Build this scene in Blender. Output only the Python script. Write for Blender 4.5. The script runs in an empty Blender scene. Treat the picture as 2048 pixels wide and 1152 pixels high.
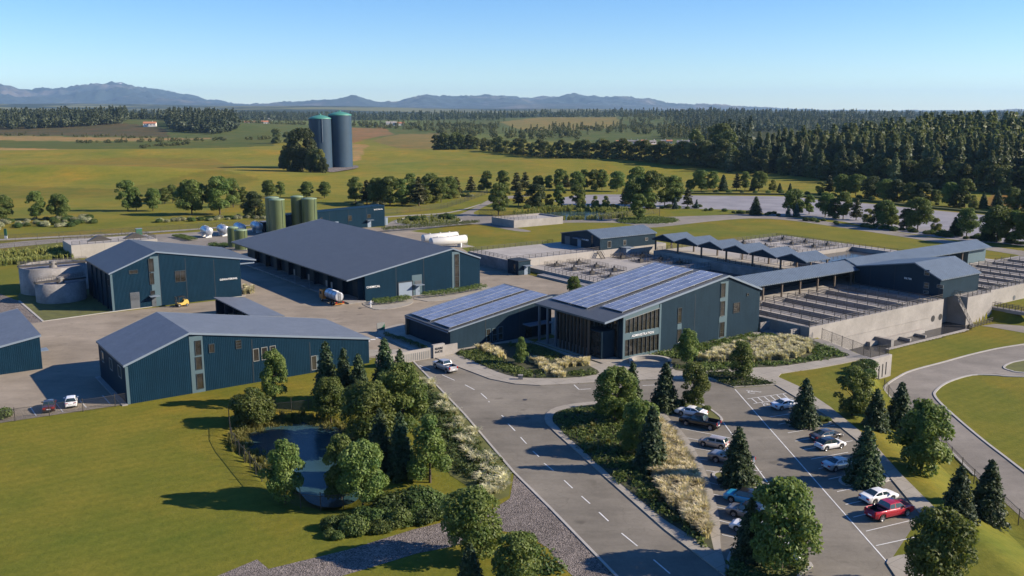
import bpy, bmesh, math, random
import numpy as np
from mathutils import Vector, Matrix

# ------------------------------------------------------------------ survey of the site
F_PX = 1840.0; CAM_H = 45.0
PITCH = math.atan(351 / 1840.0)
CP, SP = math.cos(PITCH), math.sin(PITCH)
ANG = math.atan2(0.581, 0.814)                       # every building stands on one grid, turned by this
AX, AY = math.cos(ANG), math.sin(ANG)
R = math.radians

def ray(px, py):
    u = (px - 1024) / F_PX; v = (py - 576) / F_PX
    return (u, CP - v * SP, -SP - v * CP)
def un(px, py, z=0.0):
    r = ray(px, py); t = (z - CAM_H) / r[2]
    return (r[0] * t, r[1] * t)
def AB(p): return (p[0] * AX + p[1] * AY, -p[0] * AY + p[1] * AX)
def ab(px, py, z=0.0): return AB(un(px, py, z))
def inv(a, b): return (a * AX - b * AY, a * AY + b * AX)
def invs(l): return [inv(*p) for p in l]
def uns(l, z=0.0): return [un(p[0], p[1], z) for p in l]
def proj(x, y, z):
    z -= CAM_H
    d = y * CP - z * SP; up = y * SP + z * CP
    return (1024 + F_PX * x / d, 576 - F_PX * up / d)
def hgt(px, py, bx, by, z0=0.0):
    x, y = un(bx, by, z0); lo, hi = z0, 300.0
    for _ in range(50):
        m = (lo + hi) / 2
        if proj(x, y, m)[1] > py: lo = m
        else: hi = m
    return lo - z0
def solveA(px, py, b):
    r = ray(px, py); t = b / (-r[0] * AY + r[1] * AX)
    return ((r[0] * AX + r[1] * AY) * t, CAM_H + r[2] * t)
def solveB(px, py, a):
    r = ray(px, py); t = a / (r[0] * AX + r[1] * AY)
    return ((-r[0] * AY + r[1] * AX) * t, CAM_H + r[2] * t)
def smooth(pts, n=6, closed=False):
    P = [Vector(p) for p in pts]; out = []; N = len(P)
    rng = range(N) if closed else range(N - 1)
    for i in rng:
        if closed: p0, p1, p2, p3 = P[(i - 1) % N], P[i], P[(i + 1) % N], P[(i + 2) % N]
        else: p0, p1, p2, p3 = P[max(i - 1, 0)], P[i], P[i + 1], P[min(i + 2, N - 1)]
        for k in range(n):
            t = k / n
            out.append(tuple(0.5 * ((2 * p1) + (p2 - p0) * t + (2 * p0 - 5 * p1 + 4 * p2 - p3) * t * t + (3 * p1 - p0 - 3 * p2 + p3) * t ** 3)))
    if not closed: out.append(tuple(P[-1]))
    return out
def inpoly(X, Y, poly):
    X = np.asarray(X); Y = np.asarray(Y); ins = np.zeros(X.shape, bool); n = len(poly)
    for i in range(n):
        x0, y0 = poly[i]; x1, y1 = poly[(i + 1) % n]
        if y0 == y1: continue
        c = ((y0 > Y) != (y1 > Y)) & (X < (x1 - x0) * (Y - y0) / (y1 - y0) + x0)
        ins ^= c
    return ins
def polydist(X, Y, poly):
    d = np.full(np.shape(X), 1e9); n = len(poly)
    for i in range(n):
        x0, y0 = poly[i]; x1, y1 = poly[(i + 1) % n]; dx, dy = x1 - x0, y1 - y0
        L = dx * dx + dy * dy + 1e-9
        t = np.clip(((X - x0) * dx + (Y - y0) * dy) / L, 0, 1)
        d = np.minimum(d, np.hypot(X - x0 - t * dx, Y - y0 - t * dy))
    return d

# ------------------------------------------------------------------ scene
scene = bpy.context.scene
COL = scene.collection
world = bpy.data.worlds.new("World"); scene.world = world; world.use_nodes = True
SUN_EL = R(27.0); SUN_AZ = R(-4.0)                   # azimuth from +X
nt = world.node_tree
sky = nt.nodes.new('ShaderNodeTexSky'); sky.sky_type = 'NISHITA'; sky.sun_disc = False
sky.sun_elevation = SUN_EL; sky.sun_rotation = R(94.0)
sky.altitude = 600; sky.air_density = 1.0; sky.dust_density = 0.1; sky.ozone_density = 5.0
bg = nt.nodes['Background']; bg.inputs['Strength'].default_value = 0.094
hsv = nt.nodes.new('ShaderNodeHueSaturation'); hsv.inputs['Saturation'].default_value = 1.22; hsv.inputs['Hue'].default_value = 0.510
nt.links.new(sky.outputs['Color'], hsv.inputs['Color']); nt.links.new(hsv.outputs[0], bg.inputs['Color'])
sd = bpy.data.lights.new('sun', 'SUN'); sd.energy = 5.0; sd.angle = R(0.53); sd.color = (1.0, 0.87, 0.70)
so = bpy.data.objects.new('sun', sd); COL.objects.link(so)
to_sun = Vector((math.cos(SUN_EL) * math.cos(SUN_AZ), math.cos(SUN_EL) * math.sin(SUN_AZ), math.sin(SUN_EL)))
so.rotation_euler = to_sun.to_track_quat('Z', 'Y').to_euler(); so.location = (200, 0, 300)
cd = bpy.data.cameras.new('camera'); cam = bpy.data.objects.new('camera', cd); COL.objects.link(cam)
cam.location = (0, 0, CAM_H); cam.rotation_euler = (math.pi / 2 - PITCH, 0, 0)
cd.sensor_width = 36.0; cd.lens = 36.0 * F_PX / 2048.0; cd.clip_start = 1.0; cd.clip_end = 90000.0
scene.camera = cam
scene.render.resolution_x = 1024; scene.render.resolution_y = 576
vs = scene.view_settings; vs.view_transform = 'Standard'; vs.look = 'None'; vs.exposure = 0.92; vs.gamma = 1.0
cy = scene.cycles
cy.max_bounces = 6; cy.diffuse_bounces = 2; cy.glossy_bounces = 2; cy.transmission_bounces = 2; cy.transparent_max_bounces = 24
cy.volume_bounces = 0; cy.caustics_reflective = False; cy.caustics_refractive = False

# ------------------------------------------------------------------ materials
MATS = {}
def ntree(name):
    m = bpy.data.materials.new(name); m.use_nodes = True
    t = m.node_tree; p = t.nodes['Principled BSDF']; MATS[name] = m
    return m, t, p
def N(t, kind, **kw):
    n = t.nodes.new(kind)
    for k, v in kw.items():
        if k in n.inputs: n.inputs[k].default_value = v
        else: setattr(n, k, v)
    return n
def coords(t, world_space=False):
    if world_space: return N(t, 'ShaderNodeNewGeometry').outputs['Position']
    return N(t, 'ShaderNodeTexCoord').outputs['Object']
def mixc(t, fac, a, b, mode='MIX'):
    m = N(t, 'ShaderNodeMix', data_type='RGBA', blend_type=mode)
    L = t.links
    for s, v in ((0, fac), (6, a), (7, b)):
        if hasattr(v, 'is_output'): L.new(v, m.inputs[s])
        elif s == 0: m.inputs[0].default_value = v
        else: m.inputs[s].default_value = (*v, 1)
    return m.outputs[2]
def noise(t, co, scale, detail=4, rough=0.55, stretch=None):
    n = N(t, 'ShaderNodeTexNoise'); n.inputs['Scale'].default_value = scale; n.inputs['Detail'].default_value = detail; n.inputs['Roughness'].default_value = rough
    if stretch:
        mp = N(t, 'ShaderNodeMapping'); mp.inputs['Scale'].default_value = stretch
        t.links.new(co, mp.inputs[0]); co = mp.outputs[0]
    t.links.new(co, n.inputs['Vector']); return n.outputs['Fac']
def ramp(t, fac, lo, hi, clo, chi):
    r = N(t, 'ShaderNodeValToRGB'); e = r.color_ramp.elements
    e[0].position = lo; e[1].position = hi; e[0].color = (*clo, 1) if len(clo) == 3 else clo; e[1].color = (*chi, 1) if len(chi) == 3 else chi
    t.links.new(fac, r.inputs[0]); return r.outputs[0]
def bump(t, p, h, strength, dist):
    b = N(t, 'ShaderNodeBump'); b.inputs['Strength'].default_value = strength; b.inputs['Distance'].default_value = dist
    t.links.new(h, b.inputs['Height']); t.links.new(b.outputs[0], p.inputs['Normal'])
def sc(c, f): return tuple(min(1, x * f) for x in c)
def M(name, col, rough=0.6, metal=0.0, var=0.12, scale=0.5, scale2=6.0, bumps=0.0, ws=False, spec=0.5, coat=0.0):
    m, t, p = ntree(name); co = coords(t, ws)
    a = noise(t, co, scale, 5); b = noise(t, co, scale2, 4)
    c1 = ramp(t, a, 0.3, 0.7, sc(col, 1 - var), sc(col, 1 + var))
    c2 = ramp(t, b, 0.3, 0.7, (1 - var * .8,) * 3, (1, 1, 1))
    t.links.new(mixc(t, 1.0, c1, c2, 'MULTIPLY'), p.inputs['Base Color'])
    p.inputs['Roughness'].default_value = rough; p.inputs['Metallic'].default_value = metal
    p.inputs['Specular IOR Level'].default_value = spec; p.inputs['Coat Weight'].default_value = coat; p.inputs['Coat Roughness'].default_value = 0.05
    if bumps: bump(t, p, b, bumps, 0.05)
    return m
def ribbed(name, col, pitch, rough=0.45, axis=(1, 1, 0), depth=0.05, var=0.08, strength=0.8, spec=0.5):
    m, t, p = ntree(name); co = coords(t)
    d = N(t, 'ShaderNodeVectorMath', operation='DOT_PRODUCT'); d.inputs[1].default_value = axis; t.links.new(co, d.inputs[0])
    s = N(t, 'ShaderNodeMath', operation='MULTIPLY'); s.inputs[1].default_value = 2 * math.pi / pitch; t.links.new(d.outputs['Value'], s.inputs[0])
    w = N(t, 'ShaderNodeMath', operation='SINE'); t.links.new(s.outputs[0], w.inputs[0])
    h = N(t, 'ShaderNodeMath', operation='MULTIPLY_ADD'); h.inputs[1].default_value = 0.5; h.inputs[2].default_value = 0.5; t.links.new(w.outputs[0], h.inputs[0])
    a = noise(t, co, 0.35, 4); c1 = ramp(t, a, 0.3, 0.7, sc(col, 1 - var), sc(col, 1 + var))
    g = noise(t, co, 1.2, 4, 0.6, (1, 1, 0.12)); c2 = ramp(t, g, 0.35, 0.75, (0.86,) * 3, (1.05,) * 3)
    gr = noise(t, co, 2.6, 6, 0.75); c1 = mixc(t, 1.0, c1, ramp(t, gr, 0.3, 0.7, (0.84,) * 3, (1.14,) * 3), 'MULTIPLY')
    t.links.new(mixc(t, 1.0, c1, c2, 'MULTIPLY'), p.inputs['Base Color'])
    p.inputs['Roughness'].default_value = rough; p.inputs['Specular IOR Level'].default_value = spec
    bump(t, p, h.outputs[0], strength, depth); return m
def glassy(name, col, rough=0.06, spec=0.8):
    m, t, p = ntree(name); co = coords(t); a = noise(t, co, 0.6, 3)
    t.links.new(ramp(t, a, 0.35, 0.65, sc(col, .7), sc(col, 1.4)), p.inputs['Base Color'])
    p.inputs['Roughness'].default_value = rough; p.inputs['Specular IOR Level'].default_value = spec; return m
def foliage(name, c_dark, c_light, trans=0.3, sc1=0.7):
    m, t, p = ntree(name); co = coords(t); oi = N(t, 'ShaderNodeObjectInfo')
    a = noise(t, co, sc1, 3); b = noise(t, co, 3.1, 3)
    c = ramp(t, a, 0.32, 0.68, c_dark, c_light)
    c = mixc(t, ramp(t, b, 0.35, 0.65, (0, 0, 0), (1, 1, 1)), c, sc(c_light, 1.15)) if False else c
    hs = N(t, 'ShaderNodeHueSaturation'); t.links.new(c, hs.inputs['Color'])
    mr = N(t, 'ShaderNodeMapRange'); mr.inputs[3].default_value = 0.78; mr.inputs[4].default_value = 1.22; t.links.new(oi.outputs['Random'], mr.inputs[0]); t.links.new(mr.outputs[0], hs.inputs['Value'])
    mh = N(t, 'ShaderNodeMapRange'); mh.inputs[3].default_value = 0.485; mh.inputs[4].default_value = 0.515; t.links.new(oi.outputs['Random'], mh.inputs[0]); t.links.new(mh.outputs[0], hs.inputs['Hue'])
    l2 = mixc(t, 1.0, hs.outputs[0], ramp(t, b, 0.3, 0.7, (0.7,) * 3, (1.25,) * 3), 'MULTIPLY')
    t.links.new(l2, p.inputs['Base Color']); p.inputs['Roughness'].default_value = 0.55; p.inputs['Specular IOR Level'].default_value = 0.25
    tr = N(t, 'ShaderNodeBsdfTranslucent'); t.links.new(mixc(t, 1.0, l2, (1.0, 1.0, 0.55), 'MULTIPLY'), tr.inputs[0])
    ms = N(t, 'ShaderNodeMixShader'); ms.inputs[0].default_value = trans
    t.links.new(p.outputs[0], ms.inputs[1]); t.links.new(tr.outputs[0], ms.inputs[2]); t.links.new(ms.outputs[0], t.nodes['Material Output'].inputs[0])
    return m

M_WALL = ribbed('blue_cladding', (0.0055, 0.024, 0.044), 0.30, rough=0.5, strength=0.45, spec=0.08)
M_WALL2 = ribbed('grey_blue_cladding', (0.017, 0.034, 0.050), 0.30, rough=0.5, depth=0.03, strength=0.4, spec=0.08)
M_STRIP = M('teal_panel', (0.07, 0.115, 0.135), 0.5, var=0.06)
M_ROOF = ribbed('blue_grey_roof', (0.076, 0.082, 0.088), 0.55, rough=0.5, axis=(0, 1, 0), depth=0.03, strength=0.5)
M_ROOFX = ribbed('blue_grey_roof_seams', (0.10, 0.130, 0.165), 0.75, rough=0.5, axis=(1, 0, 0), depth=0.09, strength=0.9)
M_ROOFL = ribbed('pale_blue_roof', (0.128, 0.140, 0.160), 0.55, rough=0.5, axis=(0, 1, 0), depth=0.02, strength=0.4)
M_FASC = M('roof_fascia', (0.16, 0.20, 0.25), 0.5, var=0.05)
M_JOINT = M('dark_joint', (0.012, 0.02, 0.028), 0.7)
M_FRAME = M('window_frame', (0.035, 0.045, 0.05), 0.45)
M_FRAMEL = M('pale_window_frame', (0.20, 0.21, 0.20), 0.5)
M_GLASS = glassy('window_glass', (0.030, 0.028, 0.024))
M_LOUV = M('grey_louver', (0.09, 0.10, 0.11), 0.55)
M_DOOR = M('pale_blue_door', (0.20, 0.25, 0.31), 0.5, var=0.05)
M_CONC = M('concrete', (0.29, 0.268, 0.245), 0.85, var=0.16, scale=0.25, scale2=1.7, bumps=0.15)
M_CONCD = M('dark_concrete', (0.245, 0.23, 0.215), 0.85, var=0.28, scale=0.3, scale2=2.2, bumps=0.15)
M_DECK = M('concrete_deck', (0.34, 0.315, 0.285), 0.85, var=0.12, scale=0.12, scale2=1.3)
M_PAVE = M('pavement_concrete', (0.30, 0.272, 0.228), 0.88, var=0.1, scale=0.3, scale2=3.0)
def joints_on(m, w, h, rot=ANG):
    t = m.node_tree; p = t.nodes['Principled BSDF']; src = p.inputs['Base Color'].links[0].from_socket; mp = N(t, 'ShaderNodeMapping'); mp.inputs['Rotation'].default_value = (0, 0, -rot); t.links.new(coords(t, True), mp.inputs[0])
    br = N(t, 'ShaderNodeTexBrick'); br.offset = 0.0; br.inputs['Scale'].default_value = 1.0; br.inputs['Mortar Size'].default_value = 0.03; br.inputs['Brick Width'].default_value = w; br.inputs['Row Height'].default_value = h
    br.inputs['Color1'].default_value = (1, 1, 1, 1); br.inputs['Color2'].default_value = (.9, .9, .9, 1); br.inputs['Mortar'].default_value = (.5, .5, .5, 1); t.links.new(mp.outputs[0], br.inputs['Vector']); t.links.new(mixc(t, 1.0, src, br.outputs['Color'], 'MULTIPLY'), p.inputs['Base Color'])
joints_on(M_PAVE, 3.0, 2.4); joints_on(M_DECK, 7.0, 6.0)
M_KERB = M('kerb_concrete', (0.36, 0.34, 0.31), 0.88, var=0.1, scale=0.6, scale2=5.0)
M_STEEL = M('dark_steel', (0.06, 0.055, 0.05), 0.5, metal=0.3)
M_RAIL = M('railing_steel', (0.11, 0.10, 0.09), 0.5, metal=0.35)
M_WOODP = M('brown_post', (0.10, 0.075, 0.055), 0.6)
M_WHITE = M('white_paint', (0.78, 0.78, 0.76), 0.4, var=0.03)
M_LINE = M('white_line_paint', (0.62, 0.62, 0.60), 0.8, var=0.18, scale=0.8, scale2=9.0)
M_SIGN = M('sign_letters', (0.82, 0.82, 0.80), 0.5, var=0.02)
M_SIGND = M('dark_letters', (0.05, 0.05, 0.05), 0.5, var=0.02)
M_GREEN = M('olive_tank_paint', (0.085, 0.110, 0.045), 0.38, var=0.07, scale=0.4)
M_GREENT = M('green_tank_top', (0.17, 0.23, 0.14), 0.5, var=0.06)
M_SILO = M('blue_silo_wall', (0.016, 0.046, 0.082), 0.7, var=0.12, scale=0.05, scale2=0.4)
M_SILOT = M('turquoise_dome', (0.06, 0.22, 0.175), 0.5, var=0.06)
M_TANK = M('white_tank', (0.54, 0.53, 0.50), 0.35, var=0.05)
M_STAIN = M('stainless_tank', (0.56, 0.58, 0.61), 0.34, metal=0.5, var=0.05)
M_TYRE = M('tyre_rubber', (0.012, 0.012, 0.012), 0.8)
M_RIM = M('alloy_rim', (0.45, 0.45, 0.46), 0.35, metal=0.7)
M_BLACK = M('black_plastic', (0.012, 0.012, 0.013), 0.6)
M_TAIL = M('red_lamp', (0.38, 0.012, 0.012), 0.25)
M_HEAD = M('clear_lamp', (0.6, 0.6, 0.62), 0.15)
M_CGLASS = glassy('car_glass', (0.022, 0.040, 0.044), rough=0.05)
M_TRUNK = M('bark', (0.075, 0.055, 0.04), 0.9, var=0.3, scale=2, scale2=9)
M_TILE = M('terracotta_roof', (0.42, 0.17, 0.08), 0.8)
M_RENDER = M('white_render', (0.70, 0.66, 0.60), 0.8)
# ------------------------------------------------------------------ mesh helpers
class MB:
    def __init__(s): s.v = []; s.f = []; s.m = []; s.cur = 0
    def quad(s, *p):
        i = len(s.v); s.v += [tuple(q) for q in p]; s.f.append(tuple(range(i, i + len(p)))); s.m.append(s.cur)
    def box(s, x0, x1, y0, y1, z0, z1):
        if x0 > x1: x0, x1 = x1, x0
        if y0 > y1: y0, y1 = y1, y0
        if z0 > z1: z0, z1 = z1, z0
        i = len(s.v)
        s.v += [(x0, y0, z0), (x1, y0, z0), (x1, y1, z0), (x0, y1, z0), (x0, y0, z1), (x1, y0, z1), (x1, y1, z1), (x0, y1, z1)]
        for f in ((0, 3, 2, 1), (4, 5, 6, 7), (0, 1, 5, 4), (1, 2, 6, 5), (2, 3, 7, 6), (3, 0, 4, 7)):
            s.f.append(tuple(i + k for k in f)); s.m.append(s.cur)
    def bar(s, p0, p1, w, h=None):
        h = h or w; p0 = Vector(p0); p1 = Vector(p1); d = (p1 - p0)
        if d.length < 1e-6: return
        d.normalize(); up = Vector((0, 0, 1)) if abs(d.z) < 0.95 else Vector((1, 0, 0))
        sd_ = d.cross(up).normalized() * (w / 2); u = sd_.cross(d).normalized() * (h / 2); i = len(s.v)
        for p in (p0, p1): s.v += [tuple(p - sd_ - u), tuple(p + sd_ - u), tuple(p + sd_ + u), tuple(p - sd_ + u)]
        for f in ((3, 2, 1, 0), (4, 5, 6, 7), (0, 1, 5, 4), (1, 2, 6, 5), (2, 3, 7, 6), (3, 0, 4, 7)):
            s.f.append(tuple(i + k for k in f)); s.m.append(s.cur)
    def tube(s, p0, p1, r0, r1=None, n=10, caps=True):
        r1 = r0 if r1 is None else r1; p0 = Vector(p0); p1 = Vector(p1); d = (p1 - p0).normalized()
        up = Vector((0, 0, 1)) if abs(d.z) < 0.95 else Vector((1, 0, 0)); a = d.cross(up).normalized(); b = a.cross(d).normalized(); i = len(s.v)
        for p, r in ((p0, r0), (p1, r1)):
            for k in range(n):
                t = -2 * math.pi * k / n; s.v.append(tuple(p + a * math.cos(t) * r + b * math.sin(t) * r))
        for k in range(n):
            j = (k + 1) % n; s.f.append((i + k, i + j, i + n + j, i + n + k)); s.m.append(s.cur)
        if caps:
            s.f.append(tuple(i + k for k in reversed(range(n)))); s.m.append(s.cur); s.f.append(tuple(i + n + k for k in range(n))); s.m.append(s.cur)
    def lathe(s, prof, c=(0, 0), n=32, axis='z'):
        i = len(s.v)
        for r, z in prof:
            for k in range(n):
                t = 2 * math.pi * k / n
                if axis == 'z': s.v.append((c[0] + r * math.cos(t), c[1] + r * math.sin(t), z))
                elif axis == 'y': s.v.append((c[0] + r * math.sin(t), z, c[1] + r * math.cos(t)))
                else: s.v.append((z, c[0] + r * math.cos(t), c[1] + r * math.sin(t)))
        for q in range(len(prof) - 1):
            for k in range(n):
                j = (k + 1) % n; s.f.append((i + q * n + k, i + q * n + j, i + (q + 1) * n + j, i + (q + 1) * n + k)); s.m.append(s.cur)
    def prism(s, poly, z0, z1):
        n = len(poly); i = len(s.v)
        ar = sum(poly[k][0] * poly[(k + 1) % n][1] - poly[(k + 1) % n][0] * poly[k][1] for k in range(n))
        if ar < 0: poly = poly[::-1]
        for z in (z0, z1): s.v += [(p[0], p[1], z) for p in poly]
        s.f.append(tuple(i + k for k in reversed(range(n)))); s.m.append(s.cur); s.f.append(tuple(i + n + k for k in range(n))); s.m.append(s.cur)
        for k in range(n):
            j = (k + 1) % n; s.f.append((i + k, i + j, i + n + j, i + n + k)); s.m.append(s.cur)
    def extrude_xz(s, prof, y0, y1):          # profile in x,z pushed along y
        n = len(prof); i = len(s.v)
        ar = sum(prof[k][0] * prof[(k + 1) % n][1] - prof[(k + 1) % n][0] * prof[k][1] for k in range(n))
        if ar < 0: prof = prof[::-1]
        for y in (y0, y1): s.v += [(p[0], y, p[1]) for p in prof]
        s.f.append(tuple(i + k for k in range(n))); s.m.append(s.cur); s.f.append(tuple(i + n + k for k in reversed(range(n)))); s.m.append(s.cur)
        for k in range(n):
            j = (k + 1) % n; s.f.append((i + j, i + k, i + n + k, i + n + j)); s.m.append(s.cur)
    def extrude_yz(s, prof, x0, x1):
        k0 = len(s.v); f0 = len(s.f); s.extrude_xz(prof, x0, x1)
        for k in range(k0, len(s.v)): v = s.v[k]; s.v[k] = (v[1], v[0], v[2])
        for k in range(f0, len(s.f)): s.f[k] = tuple(reversed(s.f[k]))
    def add(s, v, f):                          # numpy bulk
        i = len(s.v); s.v += [tuple(p) for p in v]; s.f += [tuple(int(k) + i for k in q) for q in f]; s.m += [s.cur] * len(f)
    def mesh(s, name, mats, smooth_=False):
        me = bpy.data.meshes.new(name); me.from_pydata(s.v, [], s.f)
        for m in (mats if isinstance(mats, (list, tuple)) else [mats]): me.materials.append(m)
        if any(s.m): me.polygons.foreach_set('material_index', s.m)
        if smooth_: me.polygons.foreach_set('use_smooth', [True] * len(s.f))
        me.update(); return me
    def build(s, name, mats, parent=None, smooth_=False, tri=False):
        me = s.mesh(name, mats, smooth_)
        if tri or any(len(f) > 4 for f in s.f):
            bm = bmesh.new(); bm.from_mesh(me); bmesh.ops.triangulate(bm, faces=[f for f in bm.faces if len(f.verts) > 4]); bm.to_mesh(me); bm.free()
        return link(name, me, parent)
def link(name, data, parent=None):
    o = bpy.data.objects.new(name, data); COL.objects.link(o)
    if parent is not None: o.parent = parent
    return o
def npmesh(name, V, Fq, mat, smooth_=False, midx=None):
    me = bpy.data.meshes.new(name); V = np.asarray(V, np.float32); Fq = np.asarray(Fq, np.int32); n, k = Fq.shape
    me.vertices.add(len(V)); me.vertices.foreach_set('co', V.ravel()); me.loops.add(n * k); me.loops.foreach_set('vertex_index', Fq.ravel())
    me.polygons.add(n); me.polygons.foreach_set('loop_start', np.arange(0, n * k, k, dtype=np.int32))
    try: me.polygons.foreach_set('loop_total', np.full(n, k, np.int32))
    except Exception: pass
    for m in (mat if isinstance(mat, (list, tuple)) else [mat]): me.materials.append(m)
    if midx is not None: me.polygons.foreach_set('material_index', np.asarray(midx, np.int32))
    if smooth_: me.polygons.foreach_set('use_smooth', np.ones(n, bool))
    me.update(calc_edges=True); me.validate(); return me
def tag(o, label=None, cat=None, group=None, kind=None):
    if label: o['label'] = label
    if cat: o['category'] = cat
    if group: o['group'] = group
    if kind: o['kind'] = kind
    return o
def thing(name, label, cat, loc=(0, 0, 0), rz=0.0, group=None):
    o = bpy.data.objects.new(name, None); COL.objects.link(o); o.empty_display_size = 0.5
    o.location = loc if len(loc) == 3 else (loc[0], loc[1], 0); o.rotation_euler = (0, 0, rz)
    return tag(o, label, cat, group)
def bld(name, label, a, b, z=0.0, cat='building', group=None):
    x, y = inv(a, b); return thing(name, label, cat, (x, y, z), ANG, group)
def copy_thing(o, loc, rz, label, group=None):
    r = o.copy(); COL.objects.link(r); r.location = loc; r.rotation_euler = (0, 0, rz)
    if label: r['label'] = label
    if group: r['group'] = group
    for ch in KIDS(o):
        c = ch.copy(); COL.objects.link(c); c.parent = r
        for g in KIDS(ch):
            d = g.copy(); COL.objects.link(d); d.parent = c
    return r
_kids = {}
def KIDS(o):
    if o.name not in _kids: _kids[o.name] = list(o.children)
    return _kids[o.name]
def sheet(name, pts, z, mat, label=None, kind='structure', skirt=0.0):
    from mathutils.geometry import tessellate_polygon
    q = []
    for p in pts:
        if not q or math.dist(p, q[-1]) > 0.05: q.append((p[0], p[1]))
    if math.dist(q[0], q[-1]) < 0.05: q.pop()
    n = len(q); ar = sum(q[k][0] * q[(k + 1) % n][1] - q[(k + 1) % n][0] * q[k][1] for k in range(n))
    if ar < 0: q = q[::-1]
    mb = MB(); mb.v = [(p[0], p[1], z) for p in q]
    for t_ in tessellate_polygon([[Vector((p[0], p[1], 0)) for p in q]]):
        a_, b_, c_ = (q[k] for k in t_)
        cr = (b_[0] - a_[0]) * (c_[1] - a_[1]) - (b_[1] - a_[1]) * (c_[0] - a_[0])
        mb.f.append(tuple(t_) if cr > 0 else tuple(reversed(t_))); mb.m.append(0)
    if skirt:
        mb.v += [(p[0], p[1], z - skirt) for p in q]
        for k in range(n): j = (k + 1) % n; mb.f.append((k, n + k, n + j, j)); mb.m.append(0)
    return tag(mb.build(name, mat), label, None, None, kind)
def offset_line(pts, d, closed=False):
    out = []; n = len(pts)
    for i in range(n):
        if closed: p, q = pts[(i - 1) % n], pts[(i + 1) % n]
        else: p, q = pts[max(i - 1, 0)], pts[min(i + 1, n - 1)]
        dx, dy = q[0] - p[0], q[1] - p[1]; L = math.hypot(dx, dy) or 1
        out.append((pts[i][0] - dy / L * d, pts[i][1] + dx / L * d))
    return out
def ribbon(mb, pts, w, z0, z1, closed=False):
    l = offset_line(pts, w / 2, closed); r = offset_line(pts, -w / 2, closed); n = len(pts)
    for i in range(n if closed else n - 1):
        j = (i + 1) % n
        mb.quad((*r[i], z1), (*r[j], z1), (*l[j], z1), (*l[i], z1))
        if z1 - z0 > 0.02:
            mb.quad((*l[i], z0), (*l[i], z1), (*l[j], z1), (*l[j], z0)); mb.quad((*r[j], z0), (*r[j], z1), (*r[i], z1), (*r[i], z0))
def kerb(pts, closed=False, w=0.28, h=0.15, z=0.0, mat=None, name='kerb'):
    mb = MB(); ribbon(mb, pts, w, z - 0.3, z + h, closed)
    if not closed:
        for e in (0, -1):
            p = pts[e]; q = pts[1 if e == 0 else -2]; dx, dy = q[0] - p[0], q[1] - p[1]; L = math.hypot(dx, dy) or 1; nx, ny = -dy / L * w / 2, dx / L * w / 2
            mb.quad((p[0] + nx, p[1] + ny, z - .3), (p[0] - nx, p[1] - ny, z - .3), (p[0] - nx, p[1] - ny, z + h), (p[0] + nx, p[1] + ny, z + h))
    return tag(mb.build(name, mat or M_KERB), None, None, None, 'structure')
def text_mesh(txt, size, mat, parent, loc, rot, name='lettering', ext=0.03, align='LEFT'):
    cu = bpy.data.curves.new('lettering', 'FONT'); cu.body = txt; cu.size = size; cu.extrude = ext; cu.align_x = align; cu.space_character = 1.12; cu.offset = size * 0.004
    to = bpy.data.objects.new('lettering_source', cu); COL.objects.link(to)
    dg = bpy.context.evaluated_depsgraph_get(); me = bpy.data.meshes.new_from_object(to.evaluated_get(dg))
    bpy.data.objects.remove(to); bpy.data.curves.remove(cu); me.materials.clear(); me.materials.append(mat)
    o = link(name, me, parent); o.location = loc; o.rotation_euler = rot; return o
ORD = 'first second third fourth fifth sixth seventh eighth ninth tenth eleventh twelfth thirteenth fourteenth fifteenth sixteenth seventeenth eighteenth nineteenth twentieth'.split()
TENS = {2: 'twenty', 3: 'thirty', 4: 'forty', 5: 'fifty'}
def ordw(i):
    if i < 20: return ORD[i]
    t, u = divmod(i + 1, 10)
    return (TENS[t][:-1] + 'ieth') if u == 0 else TENS[t] + '-' + ORD[u - 1]
def scatter(poly, n, rng, tries=40):
    xs = [p[0] for p in poly]; ys = [p[1] for p in poly]; out = []
    while len(out) < n and tries:
        X = rng.uniform(min(xs), max(xs), n * 2); Y = rng.uniform(min(ys), max(ys), n * 2); k = inpoly(X, Y, poly)
        out += list(zip(X[k], Y[k])); tries -= 1
    return out[:n]
def area(poly): return abs(sum(poly[k][0] * poly[(k + 1) % len(poly)][1] - poly[(k + 1) % len(poly)][0] * poly[k][1] for k in range(len(poly)))) / 2

# openings on a wall: face 'S' looks to -y (local), 'W' looks to -x
def fbox(mb, face, plane, u0, u1, d0, d1, z0, z1):
    if face == 'S': mb.box(u0, u1, plane - d1, plane - d0, z0, z1)
    elif face == 'W': mb.box(plane - d1, plane - d0, u0, u1, z0, z1)
    elif face == 'E': mb.box(plane + d0, plane + d1, u0, u1, z0, z1)
def window(root, face, plane, u0, u1, z0, z1, nm=1, nh=1, mat=None, gm=None, fw=0.09, name='window'):
    mb = MB(); o = 0.10
    fbox(mb, face, plane, u0, u0 + fw, 0, o, z0, z1); fbox(mb, face, plane, u1 - fw, u1, 0, o, z0, z1)
    fbox(mb, face, plane, u0 + fw, u1 - fw, 0, o, z0, z0 + fw); fbox(mb, face, plane, u0 + fw, u1 - fw, 0, o, z1 - fw, z1)
    for k in range(1, nm): u = u0 + (u1 - u0) * k / nm; fbox(mb, face, plane, u - fw / 2, u + fw / 2, 0, o - .01, z0 + fw, z1 - fw)
    for k in range(1, nh): z = z0 + (z1 - z0) * k / nh; fbox(mb, face, plane, u0 + fw, u1 - fw, 0, o - .015, z - fw / 2, z + fw / 2)
    w = mb.build(name, mat or M_FRAME, root)
    g = MB(); fbox(g, face, plane, u0 + .02, u1 - .02, 0.0, 0.03, z0 + .02, z1 - .02); g.build('pane', gm or M_GLASS, w)
    return w
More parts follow.
